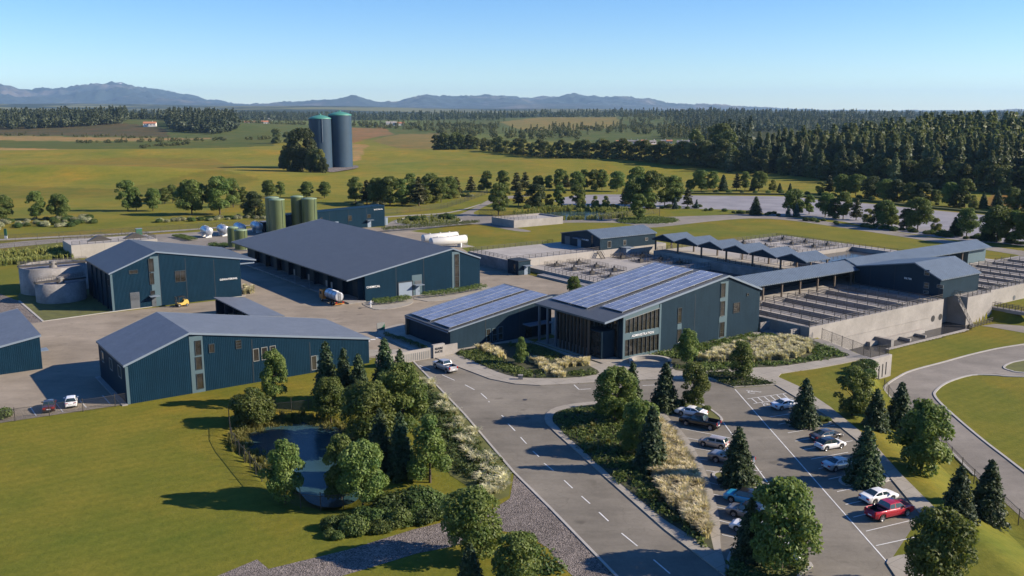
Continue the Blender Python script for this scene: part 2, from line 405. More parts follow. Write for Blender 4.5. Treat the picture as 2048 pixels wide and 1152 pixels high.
def panel(root, name, face, plane, u0, u1, z0, z1, mat, d=0.05):
    mb = MB(); fbox(mb, face, plane, u0, u1, -0.05, d, z0, z1); return mb.build(name, mat, root)
def louver(root, face, plane, u0, u1, z0, z1):
    mb = MB(); n = max(3, int((z1 - z0) / 0.22))
    for k in range(n): z = z0 + (z1 - z0) * k / n; fbox(mb, face, plane, u0, u1, 0, 0.09, z, z + (z1 - z0) / n * 0.6)
    fbox(mb, face, plane, u0 - .05, u1 + .05, -.02, 0.03, z0 - .05, z1 + .05); return mb.build('louver', M_LOUV, root)
def door(root, face, plane, u0, u1, z0, z1, mat=None, canopy=True):
    mb = MB(); fbox(mb, face, plane, u0, u1, 0, 0.06, z0, z1); d = mb.build('door', mat or M_DOOR, root)
    h = MB(); fbox(h, face, plane, u1 - .25, u1 - .15, 0.06, 0.12, z0 + .95, z0 + 1.15); h.build('handle', M_STEEL, d)
    if canopy:
        c = MB(); fbox(c, face, plane, u0 - .6, u1 + .6, 0.0, 1.6, z1 + .3, z1 + .42); c.build('door_canopy', M_FASC, root)
    return d
def srect(b, x0, y0, x1, y1):      # two picture corners of something lying on the wall plane b -> a range and z range
    a0, zt = solveA(x0, y0, b); a1, _ = solveA(x1, y0, b); am = (x0 + x1) / 2
    zt = solveA(am, y0, b)[1]; zb = solveA(am, y1, b)[1]; a0 = solveA(x0, (y0 + y1) / 2, b)[0]; a1 = solveA(x1, (y0 + y1) / 2, b)[0]
    return a0, a1, zb, zt
def wrect(a, x0, y0, x1, y1):
    am = (x0 + x1) / 2
    zt = solveB(am, y0, a)[1]; zb = solveB(am, y1, a)[1]; b0 = solveB(x0, (y0 + y1) / 2, a)[0]; b1 = solveB(x1, (y0 + y1) / 2, a)[0]
    return min(b0, b1), max(b0, b1), zb, zt
def gable(root, prof, b0, b1, wall_mat, roof_mat, roof_prof=None, oh=0.5, th=0.3, base=-0.6, fascia=M_FASC):
    """prof: (a, z) points of the wall top; extruded from b0 to b1 (local)"""
    mb = MB(); mb.extrude_xz([(prof[0][0], base)] + prof + [(prof[-1][0], base)], b0, b1); mb.build('wall', wall_mat, root)
    rp = roof_prof or prof
    r = MB(); r.extrude_xz([(a, z + .004) for a, z in rp] + [(a, z + th) for a, z in reversed(rp)], b0 - oh, b1 + oh); ro = r.build('roof', roof_mat, root)
    for y in (b0 - oh, b1 + oh):
        f = MB(); s_ = -0.03 if y < b0 else 0.03
        f.extrude_xz([(a, z - .02) for a, z in rp] + [(a, z + th + .03) for a, z in reversed(rp)], min(y, y + s_), max(y, y + s_)); f.build('fascia', fascia, ro)
    return ro

# ------------------------------------------------------------------ railings and fences
_post = MB(); _post.box(-.055, .055, -.055, .055, 0, 1.1); POST_ME = _post.mesh('post', M_RAIL)
def railing(pts, label, cat='railing', group='railings round the tanks', step=2.2, mat=None, h=1.1, parts=True):
    x, y, z = pts[0]; root = thing('railing', label, cat, (x, y, z), 0, group); mb = MB(); posts = []
    for (p, q) in zip(pts[:-1], pts[1:]):
        L = math.dist(p, q); n = max(1, round(L / step))
        for hh in (h, h * .62, h * .28): mb.bar((p[0] - x, p[1] - y, p[2] - z + hh), (q[0] - x, q[1] - y, q[2] - z + hh), 0.085)
        for k in range(n): t = k / n; posts.append(tuple(p[i] + (q[i] - p[i]) * t for i in range(3)))
    posts.append(pts[-1]); mb.build('handrail', mat or M_RAIL, root)
    for k, p in enumerate(posts[:100]):
        o = link('post', POST_ME, root); o.location = (p[0] - x, p[1] - y, p[2] - z)
    return root
def mk_chain():
    m, t, p = ntree('chain_link'); co = coords(t); sx = N(t, 'ShaderNodeSeparateXYZ'); t.links.new(co, sx.inputs[0])
    def wave(sgn):
        ad = N(t, 'ShaderNodeMath', operation='ADD'); mu = N(t, 'ShaderNodeMath', operation='MULTIPLY'); mu.inputs[1].default_value = sgn
        xy = N(t, 'ShaderNodeMath', operation='ADD'); t.links.new(sx.outputs[0], xy.inputs[0]); t.links.new(sx.outputs[1], xy.inputs[1])
        t.links.new(sx.outputs[2], mu.inputs[0]); t.links.new(xy.outputs[0], ad.inputs[0]); t.links.new(mu.outputs[0], ad.inputs[1])
        s2 = N(t, 'ShaderNodeMath', operation='MULTIPLY'); s2.inputs[1].default_value = 20.0; t.links.new(ad.outputs[0], s2.inputs[0])
        fr = N(t, 'ShaderNodeMath', operation='FRACT'); t.links.new(s2.outputs[0], fr.inputs[0])
        lt = N(t, 'ShaderNodeMath', operation='LESS_THAN'); lt.inputs[1].default_value = 0.13; t.links.new(fr.outputs[0], lt.inputs[0]); return lt.outputs[0]
    mx = N(t, 'ShaderNodeMath', operation='MAXIMUM'); t.links.new(wave(1), mx.inputs[0]); t.links.new(wave(-1), mx.inputs[1])
    p.inputs['Base Color'].default_value = (0.03, 0.03, 0.03, 1); p.inputs['Roughness'].default_value = 0.6
    t.links.new(mx.outputs[0], p.inputs['Alpha']); return m
M_CHAIN = mk_chain()
_fp = MB(); _fp.tube((0, 0, -.2), (0, 0, 2.15), .055, n=6); FPOST_ME = _fp.mesh('post', M_STEEL)
def fence(pts, label, h=2.0, step=3.2, group='wire fences'):
    x, y, z = pts[0]; root = thing('wire_fence', label, 'fence', (x, y, z), 0, group); net = MB(); rl = MB(); posts = []
    for p, q in zip(pts[:-1], pts[1:]):
        net.quad((p[0] - x, p[1] - y, p[2] - z + .05), (q[0] - x, q[1] - y, q[2] - z + .05), (q[0] - x, q[1] - y, q[2] - z + h), (p[0] - x, p[1] - y, p[2] - z + h))
        rl.bar((p[0] - x, p[1] - y, p[2] - z + h), (q[0] - x, q[1] - y, q[2] - z + h), .05)
    acc = 0; nxt = 0
    for p, q in zip(pts[:-1], pts[1:]):
        L = math.dist(p, q)
        while nxt <= acc + L: t = (nxt - acc) / L; posts.append(tuple(p[i] + (q[i] - p[i]) * t for i in range(3))); nxt += step
        acc += L
    net.build('netting', M_CHAIN, root); rl.build('top_rail', M_STEEL, root)
    for p in posts[:100]: o = link('post', FPOST_ME, root); o.location = (p[0] - x, p[1] - y, p[2] - z)
    return root
# ------------------------------------------------------------------ terrain
def sst(a, b, x): t = np.clip((x - a) / (b - a), 0, 1); return t * t * (3 - 2 * t)
LOW = -4.0
C0 = ab(1774, 699, LOW); C1 = ab(1935, 659, LOW)
BASIN = invs([(C0[0], C0[1]), (C1[0], C1[1]), (211.5, 110.5), (211.5, 116), (157.3, 116), (156.3, 97.5)])
LOWN = invs([(150.8, 96), (156.6, 112.2), (209.6, 112.2), (209.6, 110.4), (220.5, 110.4), (220.5, 112.3), (420, 112.3), (420, -60), (150, -60)])
POND = smooth(uns([(480, 884), (506, 860), (556, 848), (600, 843), (650, 847), (704, 868), (722, 905), (724, 950), (722, 985), (705, 1005), (662, 1014), (622, 1006), (600, 986), (572, 960), (540, 934), (508, 908)], -0.5), 4, True)
POND2 = smooth(uns([(1050, 432), (1080, 424), (1140, 420), (1200, 421), (1238, 425), (1235, 433), (1180, 437), (1110, 438)]), 4, True)
POND3 = smooth(uns([(-60, 520), (0, 518), (50, 514), (100, 508), (120, 511), (110, 517), (60, 523), (20, 526), (-60, 530)]), 4, True)
def gz(X, Y):
    X = np.asarray(X, float); Y = np.asarray(Y, float); Z = np.zeros(np.broadcast(X, Y).shape); X = X + Z; Y = Y + Z
    near = (Y < 300) & (X > 30)
    xs = np.interp(Y, [40, 60, 100, 133, 160, 166], [48.3, 48.8, 49.8, 51.2, 61, 66]); xe = np.interp(Y, [40, 60, 100, 121, 153, 166], [57, 58.5, 61, 63.0, 66.8, 68.4])
    zs = LOW * sst(0, 1, (X - xs) / (xe - xs))
    Z = np.where(near & (Y <= 166.3), zs, Z)
    k = near & (Y > 166.3)
    A = X * AX + Y * AY; B = -X * AY + Y * AX
    low = inpoly(X, Y, LOWN) & k
    zl = LOW + 2.6 * sst(98, 108, B) * sst(218, 224, A)
    Z = np.where(low, zl, Z); Z = np.where(inpoly(X, Y, BASIN) & (Y < 300), -6.4, Z)
    for P, d in ((POND, 1.5), (POND2, 1.2), (POND3, 1.2)):
        xs_ = [p[0] for p in P]; ys_ = [p[1] for p in P]
        k = (X > min(xs_) - 12) & (X < max(xs_) + 12) & (Y > min(ys_) - 12) & (Y < max(ys_) + 12)
        if k.any():
            x, y = X[k], Y[k]; dd = polydist(x, y, P) * np.where(inpoly(x, y, P), -1, 1)
            Z[k] = Z[k] - d * sst(4.5, -2.5, dd)
    # rolling fields
    w = sst(520, 760, Y)
    Z = Z + w * (2.2 * np.sin(X / 120 + 0.6) * np.sin(Y / 150 + .4) + 1.6 * np.sin((X + Y) / 210 + 2.0))
    Z = Z + 8.0 * np.exp(-((X + 340) / 170) ** 2 - ((Y - 655) / 42) ** 2) + 9.0 * np.exp(-((X + 330) / 260) ** 2 - ((Y - 1010) / 75) ** 2) + 5.0 * np.exp(-((X - 60) / 150) ** 2 - ((Y - 820) / 60) ** 2)
    d = (X - 174) * .876 + (Y - 771) * .485
    Z = Z + 13 * sst(0, 260, d) * sst(.19, .27, X / np.maximum(Y, 1)) * sst(2200, 1400, Y)
    Z = Z + 26 * np.exp(-((X + 950) / 620) ** 2 - ((Y - 2350) / 380) ** 2)
    side = sst(-9000, 6000, X)
    Z = Z + sst(2500, 3700, Y) * (20 + 8 * np.sin(X / 500)) + sst(5200, 13000, Y) * (150 - 115 * side)
    return Z
def g1(x, y): return float(gz(np.array([x]), np.array([y]))[0])

th = np.radians(np.arange(-52, 52.001, 0.17))
rr = [22.0]
while rr[-1] < 30000:
    r_ = rr[-1]; rr.append(r_ * (1.0048 if 75 < r_ < 330 else 1.012 if r_ < 1500 else 1.02))
rr = np.array(rr); T, RR = np.meshgrid(th, rr); GX = RR * np.sin(T); GY = RR * np.cos(T); GZ = gz(GX, GY)
LAWN = (0.148, 0.143, 0.024); FIELD = (0.195, 0.176, 0.030); VAL = (0.085, 0.105, 0.032)
fm = sst(280, 620, GY)[..., None]; cc = np.array(LAWN) * (1 - fm) + np.array(FIELD) * fm
fm = sst(1250, 1700, GY)[..., None]; cc = cc * (1 - fm) + np.array(VAL) * fm
ZONES = [([(-300, 330), (0, 326), (250, 316), (430, 318), (470, 332), (430, 347), (200, 345), (0, 347), (-300, 350)], (0.195, 0.150, 0.028)), ([(-300, 372), (0, 372), (220, 378), (440, 352), (520, 362), (380, 392), (0, 400), (-300, 400)], (0.155, 0.140, 0.024)), ([(720, 350), (860, 318), (1040, 332), (1300, 348), (1000, 352), (850, 345)], (0.175, 0.165, 0.028)), ([(740, 332), (830, 322), (880, 330), (800, 344)], (0.16, 0.17, 0.03)), ([(-300, 283), (0, 280), (380, 283), (545, 283), (548, 291), (440, 294), (290, 297), (130, 299), (0, 296), (-300, 296)], (0.085, 0.10, 0.022)),
         ([(-300, 296), (0, 296), (130, 299), (230, 298), (60, 305), (-300, 308)], (0.30, 0.20, 0.085)),
         ([(-300, 273), (0, 274), (330, 276), (420, 277), (420, 279), (200, 280), (-300, 280)], (0.26, 0.18, 0.08)),
         ([(-300, 258), (60, 258), (200, 262), (330, 268), (340, 275), (0, 273), (-300, 273)], (0.085, 0.072, 0.036)),
         ([(430, 285), (548, 266), (552, 283), (470, 287)], (0.085, 0.10, 0.022)),
         ([(560, 240), (640, 243), (640, 262), (560, 256)], (0.12, 0.14, 0.03)),
         ([(704, 263), (770, 262), (788, 268), (745, 280), (706, 288)], (0.21, 0.125, 0.06)),
         ([(745, 285), (800, 268), (878, 266), (866, 299), (800, 297)], (0.18, 0.14, 0.05)),
         ([(704, 289), (740, 291), (722, 300), (704, 303)], (0.30, 0.19, 0.08)),
         ([(704, 308), (730, 306), (722, 318), (704, 322)], (0.30, 0.20, 0.09)),
         ([(705, 247), (860, 248), (860, 256), (705, 256)], (0.12, 0.15, 0.04)),
         ([(885, 277), (1000, 281), (990, 292), (960, 295), (900, 286)], (0.15, 0.14, 0.03)),
         ([(1000, 251), (1100, 246), (1230, 246), (1240, 254), (1160, 263), (1060, 264)], (0.19, 0.155, 0.05)),
         ([(930, 268), (1080, 267), (1080, 276), (930, 277)], (0.12, 0.14, 0.04)),
         ([(1170, 276), (1395, 274), (1400, 286), (1190, 288)], (0.075, 0.10, 0.03)),
         ([(1210, 288), (1420, 287), (1420, 294), (1210, 294)], (0.27, 0.18, 0.08)),
         ([(1990, 382), (2200, 380), (2200, 420), (1960, 415)], (0.20, 0.115, 0.03))]
for poly, c in ZONES:
    k = inpoly(GX, GY, uns(poly)); cc[k] = c
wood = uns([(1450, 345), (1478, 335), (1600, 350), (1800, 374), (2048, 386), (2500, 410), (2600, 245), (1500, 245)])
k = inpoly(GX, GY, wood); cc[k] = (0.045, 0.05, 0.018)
nr, nc = GX.shape
V = np.stack([GX, GY, GZ], -1).reshape(-1, 3); idx = np.arange(nr * nc).reshape(nr, nc)
Fq = np.stack([idx[:-1, :-1], idx[:-1, 1:], idx[1:, 1:], idx[1:, :-1]], -1).reshape(-1, 4)[:, ::-1]
def ground_mat():
    m, t, p = ntree('meadow'); L = t.links; co = coords(t, True)
    at = N(t, 'ShaderNodeVertexColor'); at.layer_name = 'land'
    n1 = noise(t, co, 0.018, 5, 0.6); n2 = noise(t, co, 0.10, 5, 0.6); n3 = noise(t, co, 1.3, 5, 0.7); n4 = noise(t, co, 0.05, 4, 0.6, (0.35, 1.0, 1.0))
    c = mixc(t, 1.0, at.outputs[0], ramp(t, n1, 0.3, 0.7, (0.72, 0.86, 0.8), (1.18, 1.05, 1.0)), 'MULTIPLY')
    c = mixc(t, 1.0, c, ramp(t, n2, 0.3, 0.72, (0.78, 0.88, 0.80), (1.16, 1.06, 1.05)), 'MULTIPLY')
    c = mixc(t, 1.0, c, ramp(t, n4, 0.3, 0.7, (0.9, 0.96, 0.9), (1.08, 1.02, 1.0)), 'MULTIPLY')
    c = mixc(t, 1.0, c, ramp(t, n3, 0.3, 0.7, (0.84, 0.86, 0.84), (1.12, 1.1, 1.08)), 'MULTIPLY')
    n5 = noise(t, co, 0.032, 6, 0.62, (1.0, 0.6, 1.0)); c = mixc(t, ramp(t, n5, 0.50, 0.68, (0, 0, 0), (0.9,) * 3), c, mixc(t, 1.0, c, (1.35, 1.02, 0.95), 'MULTIPLY'))
    n6 = noise(t, co, 0.45, 5, 0.7); c = mixc(t, 1.0, c, ramp(t, n6, 0.32, 0.70, (0.88, 0.92, 0.87), (1.08, 1.06, 1.04)), 'MULTIPLY')
    mw = N(t, 'ShaderNodeTexWave', bands_direction='X'); mw.inputs['Scale'].default_value = 0.16; mw.inputs['Distortion'].default_value = 1.5; mw.inputs['Detail'].default_value = 2
    mp = N(t, 'ShaderNodeMapping'); mp.inputs['Rotation'].default_value = (0, 0, 0.95); L.new(co, mp.inputs[0]); L.new(mp.outputs[0], mw.inputs['Vector']); c = mixc(t, 1.0, c, ramp(t, mw.outputs['Fac'], 0.3, 0.7, (0.955, 0.97, 0.955), (1.03, 1.025, 1.025)), 'MULTIPLY')
    # patchwork of far farmland
    vo = N(t, 'ShaderNodeTexVoronoi'); vo.inputs['Scale'].default_value = 0.0016; L.new(co, vo.inputs['Vector'])
    sp = N(t, 'ShaderNodeSeparateColor'); L.new(vo.outputs['Color'], sp.inputs[0])
    far = ramp(t, sp.outputs[0], 0.55, 0.62, (0.030, 0.040, 0.018), (0.14, 0.135, 0.05))
    sx = N(t, 'ShaderNodeSeparateXYZ'); L.new(co, sx.inputs[0])
    fr = N(t, 'ShaderNodeMapRange'); fr.inputs[1].default_value = 3800; fr.inputs[2].default_value = 5200; L.new(sx.outputs[1], fr.inputs[0])
    c = mixc(t, fr.outputs[0], c, far)
    L.new(c, p.inputs['Base Color']); p.inputs['Roughness'].default_value = 0.95; p.inputs['Specular IOR Level'].default_value = 0.1
    bump(t, p, n3, 0.5, 0.2); return m
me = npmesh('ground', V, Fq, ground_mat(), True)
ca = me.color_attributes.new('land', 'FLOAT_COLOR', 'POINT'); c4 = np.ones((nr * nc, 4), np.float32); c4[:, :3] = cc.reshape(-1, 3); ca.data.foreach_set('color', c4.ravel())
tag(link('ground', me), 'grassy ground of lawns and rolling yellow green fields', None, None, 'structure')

# ---- mountains
def mountains():
    MS = [(-700, 170), (-400, 182), (-150, 186), (0, 176), (60, 187), (130, 190), (170, 184), (212, 181), (255, 178), (300, 184), (340, 188), (430, 197), (520, 205), (600, 208), (640, 205), (700, 200), (722, 199), (750, 206), (800, 207), (850, 199), (905, 204), (960, 197), (1008, 194), (1060, 200), (1138, 194), (1200, 201), (1290, 206), (1350, 213), (1420, 215), (1500, 218), (1620, 219), (1750, 216), (1860, 218), (2048, 220), (2400, 214), (2800, 212)]
    rng = np.random.default_rng(5)
    xs = np.linspace(-24000, 24000, 900); ys = np.linspace(14500, 27000, 170); X, Y = np.meshgrid(xs, ys)
    px = 1024 + F_PX * X / Y
    yt = np.interp(px, [a for a, b in MS], [b for a, b in MS])
    crest = 22000.0; H = (225 - yt) / F_PX * crest + 45
    ph = rng.uniform(0, 6.28, 40); n = np.zeros_like(X)
    for o in range(8):
        f = 2 ** o / 4200.0
        n += (1 - np.abs(np.sin(X * f + ph[o] + 1.3 * np.sin(Y * f * .9 + ph[o + 10])) * np.cos(Y * f * 1.1 + ph[o + 20] + np.sin(X * f * .7 + ph[o + 30])))) / 1.38 ** o
    n = (n - n.mean()) / n.std()
    prof = sst(14500, 22000, Y) ** 1.3 * sst(27500, 23000, Y)
    Z = H * .88 * prof * (1 + .27 * n * (1 - sst(20500, 22300, Y) * .35)) + 24 * n * prof + 40 * (1 - prof) * sst(6000, -9000, X)
    front = 190 * sst(14500, 16500, Y) * sst(19500, 17000, Y) * (0.5 + .5 * np.sin(X / 1900 + 1)) * sst(7000, 1000, X)
    Z = np.maximum(Z, front * (1 + .1 * n)) - 20
    V = np.stack([X, Y, Z], -1).reshape(-1, 3); i = np.arange(X.size).reshape(X.shape)
    Fq = np.stack([i[:-1, :-1], i[:-1, 1:], i[1:, 1:], i[1:, :-1]], -1).reshape(-1, 4)
    m, t, p = ntree('mountain_land'); co = coords(t, True)
    n1 = noise(t, co, 0.0006, 7, 0.62); n2 = noise(t, co, 0.002, 6, 0.6)
    c = ramp(t, n1, 0.52, 0.64, (0.022, 0.036, 0.034), (0.13, 0.11, 0.09))
    sx = N(t, 'ShaderNodeSeparateXYZ'); t.links.new(co, sx.inputs[0])
    hh = N(t, 'ShaderNodeMath', operation='MULTIPLY_ADD'); hh.inputs[1].default_value = 420.0; t.links.new(n2, hh.inputs[0]); t.links.new(sx.outputs[2], hh.inputs[2])
    sn = N(t, 'ShaderNodeMapRange'); sn.inputs[1].default_value = 985; sn.inputs[2].default_value = 1010; t.links.new(hh.outputs[0], sn.inputs[0])
    c = mixc(t, sn.outputs[0], c, (0.6, 0.6, 0.62)); t.links.new(c, p.inputs['Base Color']); p.inputs['Roughness'].default_value = 0.95
    tag(link('mountains', npmesh('mountains', V, Fq, m, True)), 'long blue mountain range with a few snow patches on the horizon', None, None, 'structure')
mountains()

# ---- aerial haze
hb = MB(); hb.box(-32000, 32000, -400, 31000, -8, 760)
hm = bpy.data.materials.new('haze'); hm.use_nodes = True; t = hm.node_tree; t.nodes.remove(t.nodes['Principled BSDF'])
pv = t.nodes.new('ShaderNodeVolumePrincipled'); pv.inputs['Color'].default_value = (0.42, 0.68, 1.0, 1); pv.inputs['Density'].default_value = 2.6e-5; pv.inputs['Anisotropy'].default_value = 0.1
t.links.new(pv.outputs[0], t.nodes['Material Output'].inputs['Volume'])
tag(hb.build('haze', hm), 'thin blue summer haze over the whole valley', None, None, 'stuff')

# ------------------------------------------------------------------ ground coverings
def paving(name, col, s1=0.15, s2=2.0, var=0.16, crack=True, rough=0.9):
    m, t, p = ntree(name); L = t.links; co = coords(t, True)
    a = noise(t, co, s1, 5, 0.6); b = noise(t, co, s2, 5, 0.7); d = noise(t, co, 22.0, 3, 0.7); st = noise(t, co, 0.5, 5, 0.65, (0.3, 1, 1))
    c = ramp(t, a, 0.3, 0.7, sc(col, 1 - var), sc(col, 1 + var))
    c = mixc(t, 1.0, c, ramp(t, b, 0.3, 0.7, (0.9,) * 3, (1.06,) * 3), 'MULTIPLY'); c = mixc(t, 1.0, c, ramp(t, d, 0.3, 0.7, (0.86,) * 3, (1.12,) * 3), 'MULTIPLY')
    c = mixc(t, 1.0, c, ramp(t, st, 0.35, 0.7, (0.9,) * 3, (1.07,) * 3), 'MULTIPLY')
    pt = noise(t, co, 0.045, 3, 0.5); c = mixc(t, 1.0, c, ramp(t, pt, 0.42, 0.58, (0.90,) * 3, (1.05,) * 3), 'MULTIPLY'); oil = noise(t, co, 0.33, 2, 0.4); c = mixc(t, 1.0, c, ramp(t, oil, 0.66, 0.76, (1, 1, 1), (0.72,) * 3), 'MULTIPLY')
    if crack:
        vo = N(t, 'ShaderNodeTexVoronoi', feature='DISTANCE_TO_EDGE'); vo.inputs['Scale'].default_value = 0.09
        wv = N(t, 'ShaderNodeVectorMath', operation='MULTIPLY_ADD'); nn = N(t, 'ShaderNodeTexNoise'); nn.inputs['Scale'].default_value = 0.25; L.new(co, nn.inputs['Vector'])
        wv.inputs[1].default_value = (6, 6, 6); L.new(nn.outputs['Color'], wv.inputs[0]); L.new(co, wv.inputs[2]); L.new(wv.outputs[0], vo.inputs['Vector'])
        c = mixc(t, ramp(t, vo.outputs['Distance'], 0.002, 0.008, (0.30,) * 3, (0, 0, 0)), c, sc(col, .55))
    L.new(c, p.inputs['Base Color']); p.inputs['Roughness'].default_value = rough; p.inputs['Specular IOR Level'].default_value = 0.2
    bump(t, p, d, 0.35, 0.02); return m
M_YARD = paving('yard_paving', (0.262, 0.222, 0.172), crack=False)
M_ROAD = paving('asphalt', (0.186, 0.168, 0.138))
M_RROAD = paving('grey_road', (0.222, 0.200, 0.172), crack=False)
M_GRAV = paving('gravel', (0.165, 0.142, 0.128), 0.4, 5.0, 0.2, False)
def gravel_detail():
    t = M_GRAV.node_tree; p = t.nodes['Principled BSDF']; co = coords(t, True)
    vo = N(t, 'ShaderNodeTexVoronoi'); vo.inputs['Scale'].default_value = 10.0; t.links.new(co, vo.inputs['Vector'])
    src = p.inputs['Base Color'].links[0].from_socket; sp = N(t, 'ShaderNodeSeparateColor'); t.links.new(vo.outputs['Color'], sp.inputs[0])
    t.links.new(mixc(t, 1.0, src, ramp(t, sp.outputs[0], 0.1, 0.9, (0.40,) * 3, (1.7,) * 3), 'MULTIPLY'), p.inputs['Base Color'])
    bump(t, p, vo.outputs['Distance'], 0.8, 0.12)
gravel_detail()
M_MULCH = M('planting_soil', (0.045, 0.048, 0.018), 0.95, var=0.35, scale=0.8, scale2=4.0, ws=True)
M_BEDG = M('bed_grass', (0.095, 0.10, 0.02), 0.95, var=0.25, scale=0.5, scale2=3.0, ws=True)
def water_mat(name, col, rough, bscale, bst):
    m, t, p = ntree(name); co = coords(t, True); n = noise(t, co, bscale, 3, 0.5, (1, 2.2, 1)); a = noise(t, co, 0.08, 3)
    t.links.new(ramp(t, a, .3, .7, sc(col, .8), sc(col, 1.2)), p.inputs['Base Color']); p.inputs['Roughness'].default_value = rough; p.inputs['IOR'].default_value = 1.33; p.inputs['Specular IOR Level'].default_value = 0.2
    bump(t, p, n, bst, 0.05); return m
M_WATER = water_mat('pond_water', (0.026, 0.058, 0.064), 0.08, 2.4, 0.45)
M_TWATER = water_mat('tank_water', (0.045, 0.045, 0.048), 0.10, 1.0, 0.10)
M_LAGOON = water_mat('lagoon_water', (0.25, 0.235, 0.235), 0.55, 0.25, 0.3)

YARD = uns([(-260, 905), (0, 846), (250, 809)]) + invs([(30.5, 148.5)]) + invs([(75, 149.5)]) + uns([(730, 717), (858, 712), (905, 700), (1090, 675), (1120, 640), (1150, 600), (1130, 585), (1075, 555), (1020, 545), (962, 520), (880, 470), (765, 455), (640, 455), (480, 480), (460, 520), (485, 595), (228, 625), (85, 643), (38, 602), (0, 596), (-260, 610)])
sheet('service_yard', YARD, 0.02, M_YARD, 'beige paved service yard between the blue buildings')
sheet('service_yard', invs([(114, 143.5), (156, 143.5), (156, 176), (152.5, 176), (152.5, 236), (131.2, 236), (131.2, 190), (114, 165)]), 0.012, M_YARD)
GRAVW = uns([(-300, 605), (0, 588), (40, 603), (86, 644), (0, 655), (-300, 690)]); sheet('gravel_strip', GRAVW, 0.03, M_GRAV, 'grey gravel strip by the round tanks')
CLAR = uns([(38, 602), (86, 643), (228, 623), (225, 560), (120, 560), (60, 570), (36, 590)]); sheet('lawn', CLAR, 0.035, M_BEDG, 'small kerbed lawn round the low round tank')
kerb(uns([(38, 602), (86, 643), (228, 623.5), (345, 608), (430, 598), (492, 592)]), w=.5, h=.12)
ROADP = uns([(820, 716), (930, 830), (1026, 943), (1100, 1016), (1245, 1165), (2000, 1165), (1776, 1129)]) + uns([(1841, 1032), (1792, 972), (1720, 888), (1650, 832), (1550, 771), (1468, 777), (1420, 759), (1292, 761), (1180, 767), (1080, 772), (1030, 769), (980, 759), (917, 735), (856, 711)])
sheet('entry_road', ROADP, 0.03, M_ROAD, 'asphalt entry road and car park')
sheet('gravel_path', uns([(380, 1175), (514, 1119), (537, 1138), (694, 1100), (827, 1059), (885, 1045), (991, 1015), (1020, 997), (1028, 948), (1100, 1018), (1245, 1170), (1165, 1170), (1118, 1127), (1097, 1097), (1050, 1068), (1000, 1062), (906, 1093), (834, 1107), (769, 1127), (684, 1152), (640, 1175)]), 0.015, M_GRAV, 'grey gravel path crossing the lawn')
kerb(uns([(820, 716), (930, 830), (1026, 943), (1100, 1016), (1245, 1165)]), w=.3, h=.10)
# admin pavement, raised
ADMP = uns([(856, 711), (917, 735), (980, 759), (1030, 769), (1080, 772), (1180, 766.5), (1292, 760.5), (1420, 758.5), (1468, 776), (1550, 770.5), (1650, 831), (1720, 887), (1792, 971), (1841, 1031), (1880, 1028), (1800, 948), (1740, 880), (1660, 815), (1600, 775), (1556, 755), (1562, 748), (1590, 743.5), (1630, 738), (1680, 729), (1733, 717.5)]) + invs([(150.3, 96.5), (155.8, 110.8), (150, 113), (150, 122.2), (107, 122.2), (107, 147)]) + uns([(905, 700.5)])
sheet('pavement', ADMP, 0.15, M_PAVE, 'pale concrete pavement round the administration building', skirt=0.4)
sheet('pavement', uns([(730, 717), (745, 713), (858, 712), (905, 701), (905, 697), (730, 700)]), 0.06, M_PAVE)
# island between road and car park
ISL = smooth(uns([(1092, 848), (1090, 832), (1112, 816), (1170, 806), (1240, 803), (1310, 812), (1342, 842), (1378, 882), (1410, 942), (1430, 1000), (1440, 1050), (1442, 1100), (1462, 1160)]), 3) + uns([(1455, 1158), (1330, 1062), (1200, 947), (1110, 866)])
sheet('island_pavement', ISL, 0.15, M_PAVE, 'concrete edged island between the road and the car park', skirt=.4)
ISLB = smooth(uns([(1106, 846), (1106, 834), (1120, 823), (1175, 812), (1240, 808), (1300, 818), (1325, 850), (1365, 905), (1392, 960), (1408, 1010), (1418, 1060), (1428, 1104)]), 3) + uns([(1330, 1043), (1215, 948), (1128, 868)])
sheet('planting_bed', ISLB, 0.19, M_MULCH)
ROADBED = uns([(822, 720), (930, 834), (1024, 943), (1018, 992), (985, 1005), (900, 950), (850, 860), (800, 760)])
sheet('planting_bed', ROADBED, 0.025, M_BEDG)
ADMBED = smooth(uns([(912, 706), (950, 697), (1010, 688), (1070, 690), (1130, 712), (1195, 742), (1185, 752), (1140, 757), (1085, 758), (1030, 755), (985, 741), (945, 722)]), 3, True); sheet('planting_bed', ADMBED, 0.19, M_MULCH)
RBED = smooth(uns([(1252, 722), (1300, 712), (1400, 690), (1500, 672), (1570, 672), (1625, 682), (1665, 700), (1700, 712), (1640, 722), (1560, 734), (1480, 738), (1412, 744), (1352, 742), (1344, 728), (1310, 718)]), 3, True); sheet('planting_bed', RBED, 0.19, M_MULCH)
CBED = smooth(uns([(1412, 750), (1450, 745), (1490, 752), (1520, 762), (1546, 768), (1468, 774), (1430, 760)]), 3, True); sheet('planting_bed', CBED, 0.19, M_MULCH)
def island(px, name='parking_island', bed=True):
    P = smooth(uns(px), 4, True); sheet(name, P, 0.09, M_BEDG); kerb(P, True, .35, .15); return P
I1 = island([(1427, 952), (1440, 945), (1490, 952), (1525, 966), (1522, 976), (1490, 976), (1450, 968)])
I2 = island([(1578, 845), (1600, 840), (1640, 838), (1660, 845), (1650, 851), (1610, 855), (1582, 852)])
I3 = island([(1680, 960), (1700, 951), (1750, 945), (1775, 955), (1765, 966), (1720, 972), (1690, 970)])
I4 = island([(1330, 812), (1390, 806), (1430, 826), (1442, 842), (1400, 838), (1345, 822)])
I5 = island([(1455, 1130), (1480, 1090), (1540, 1105), (1620, 1128), (1600, 1150), (1560, 1200), (1470, 1200)])
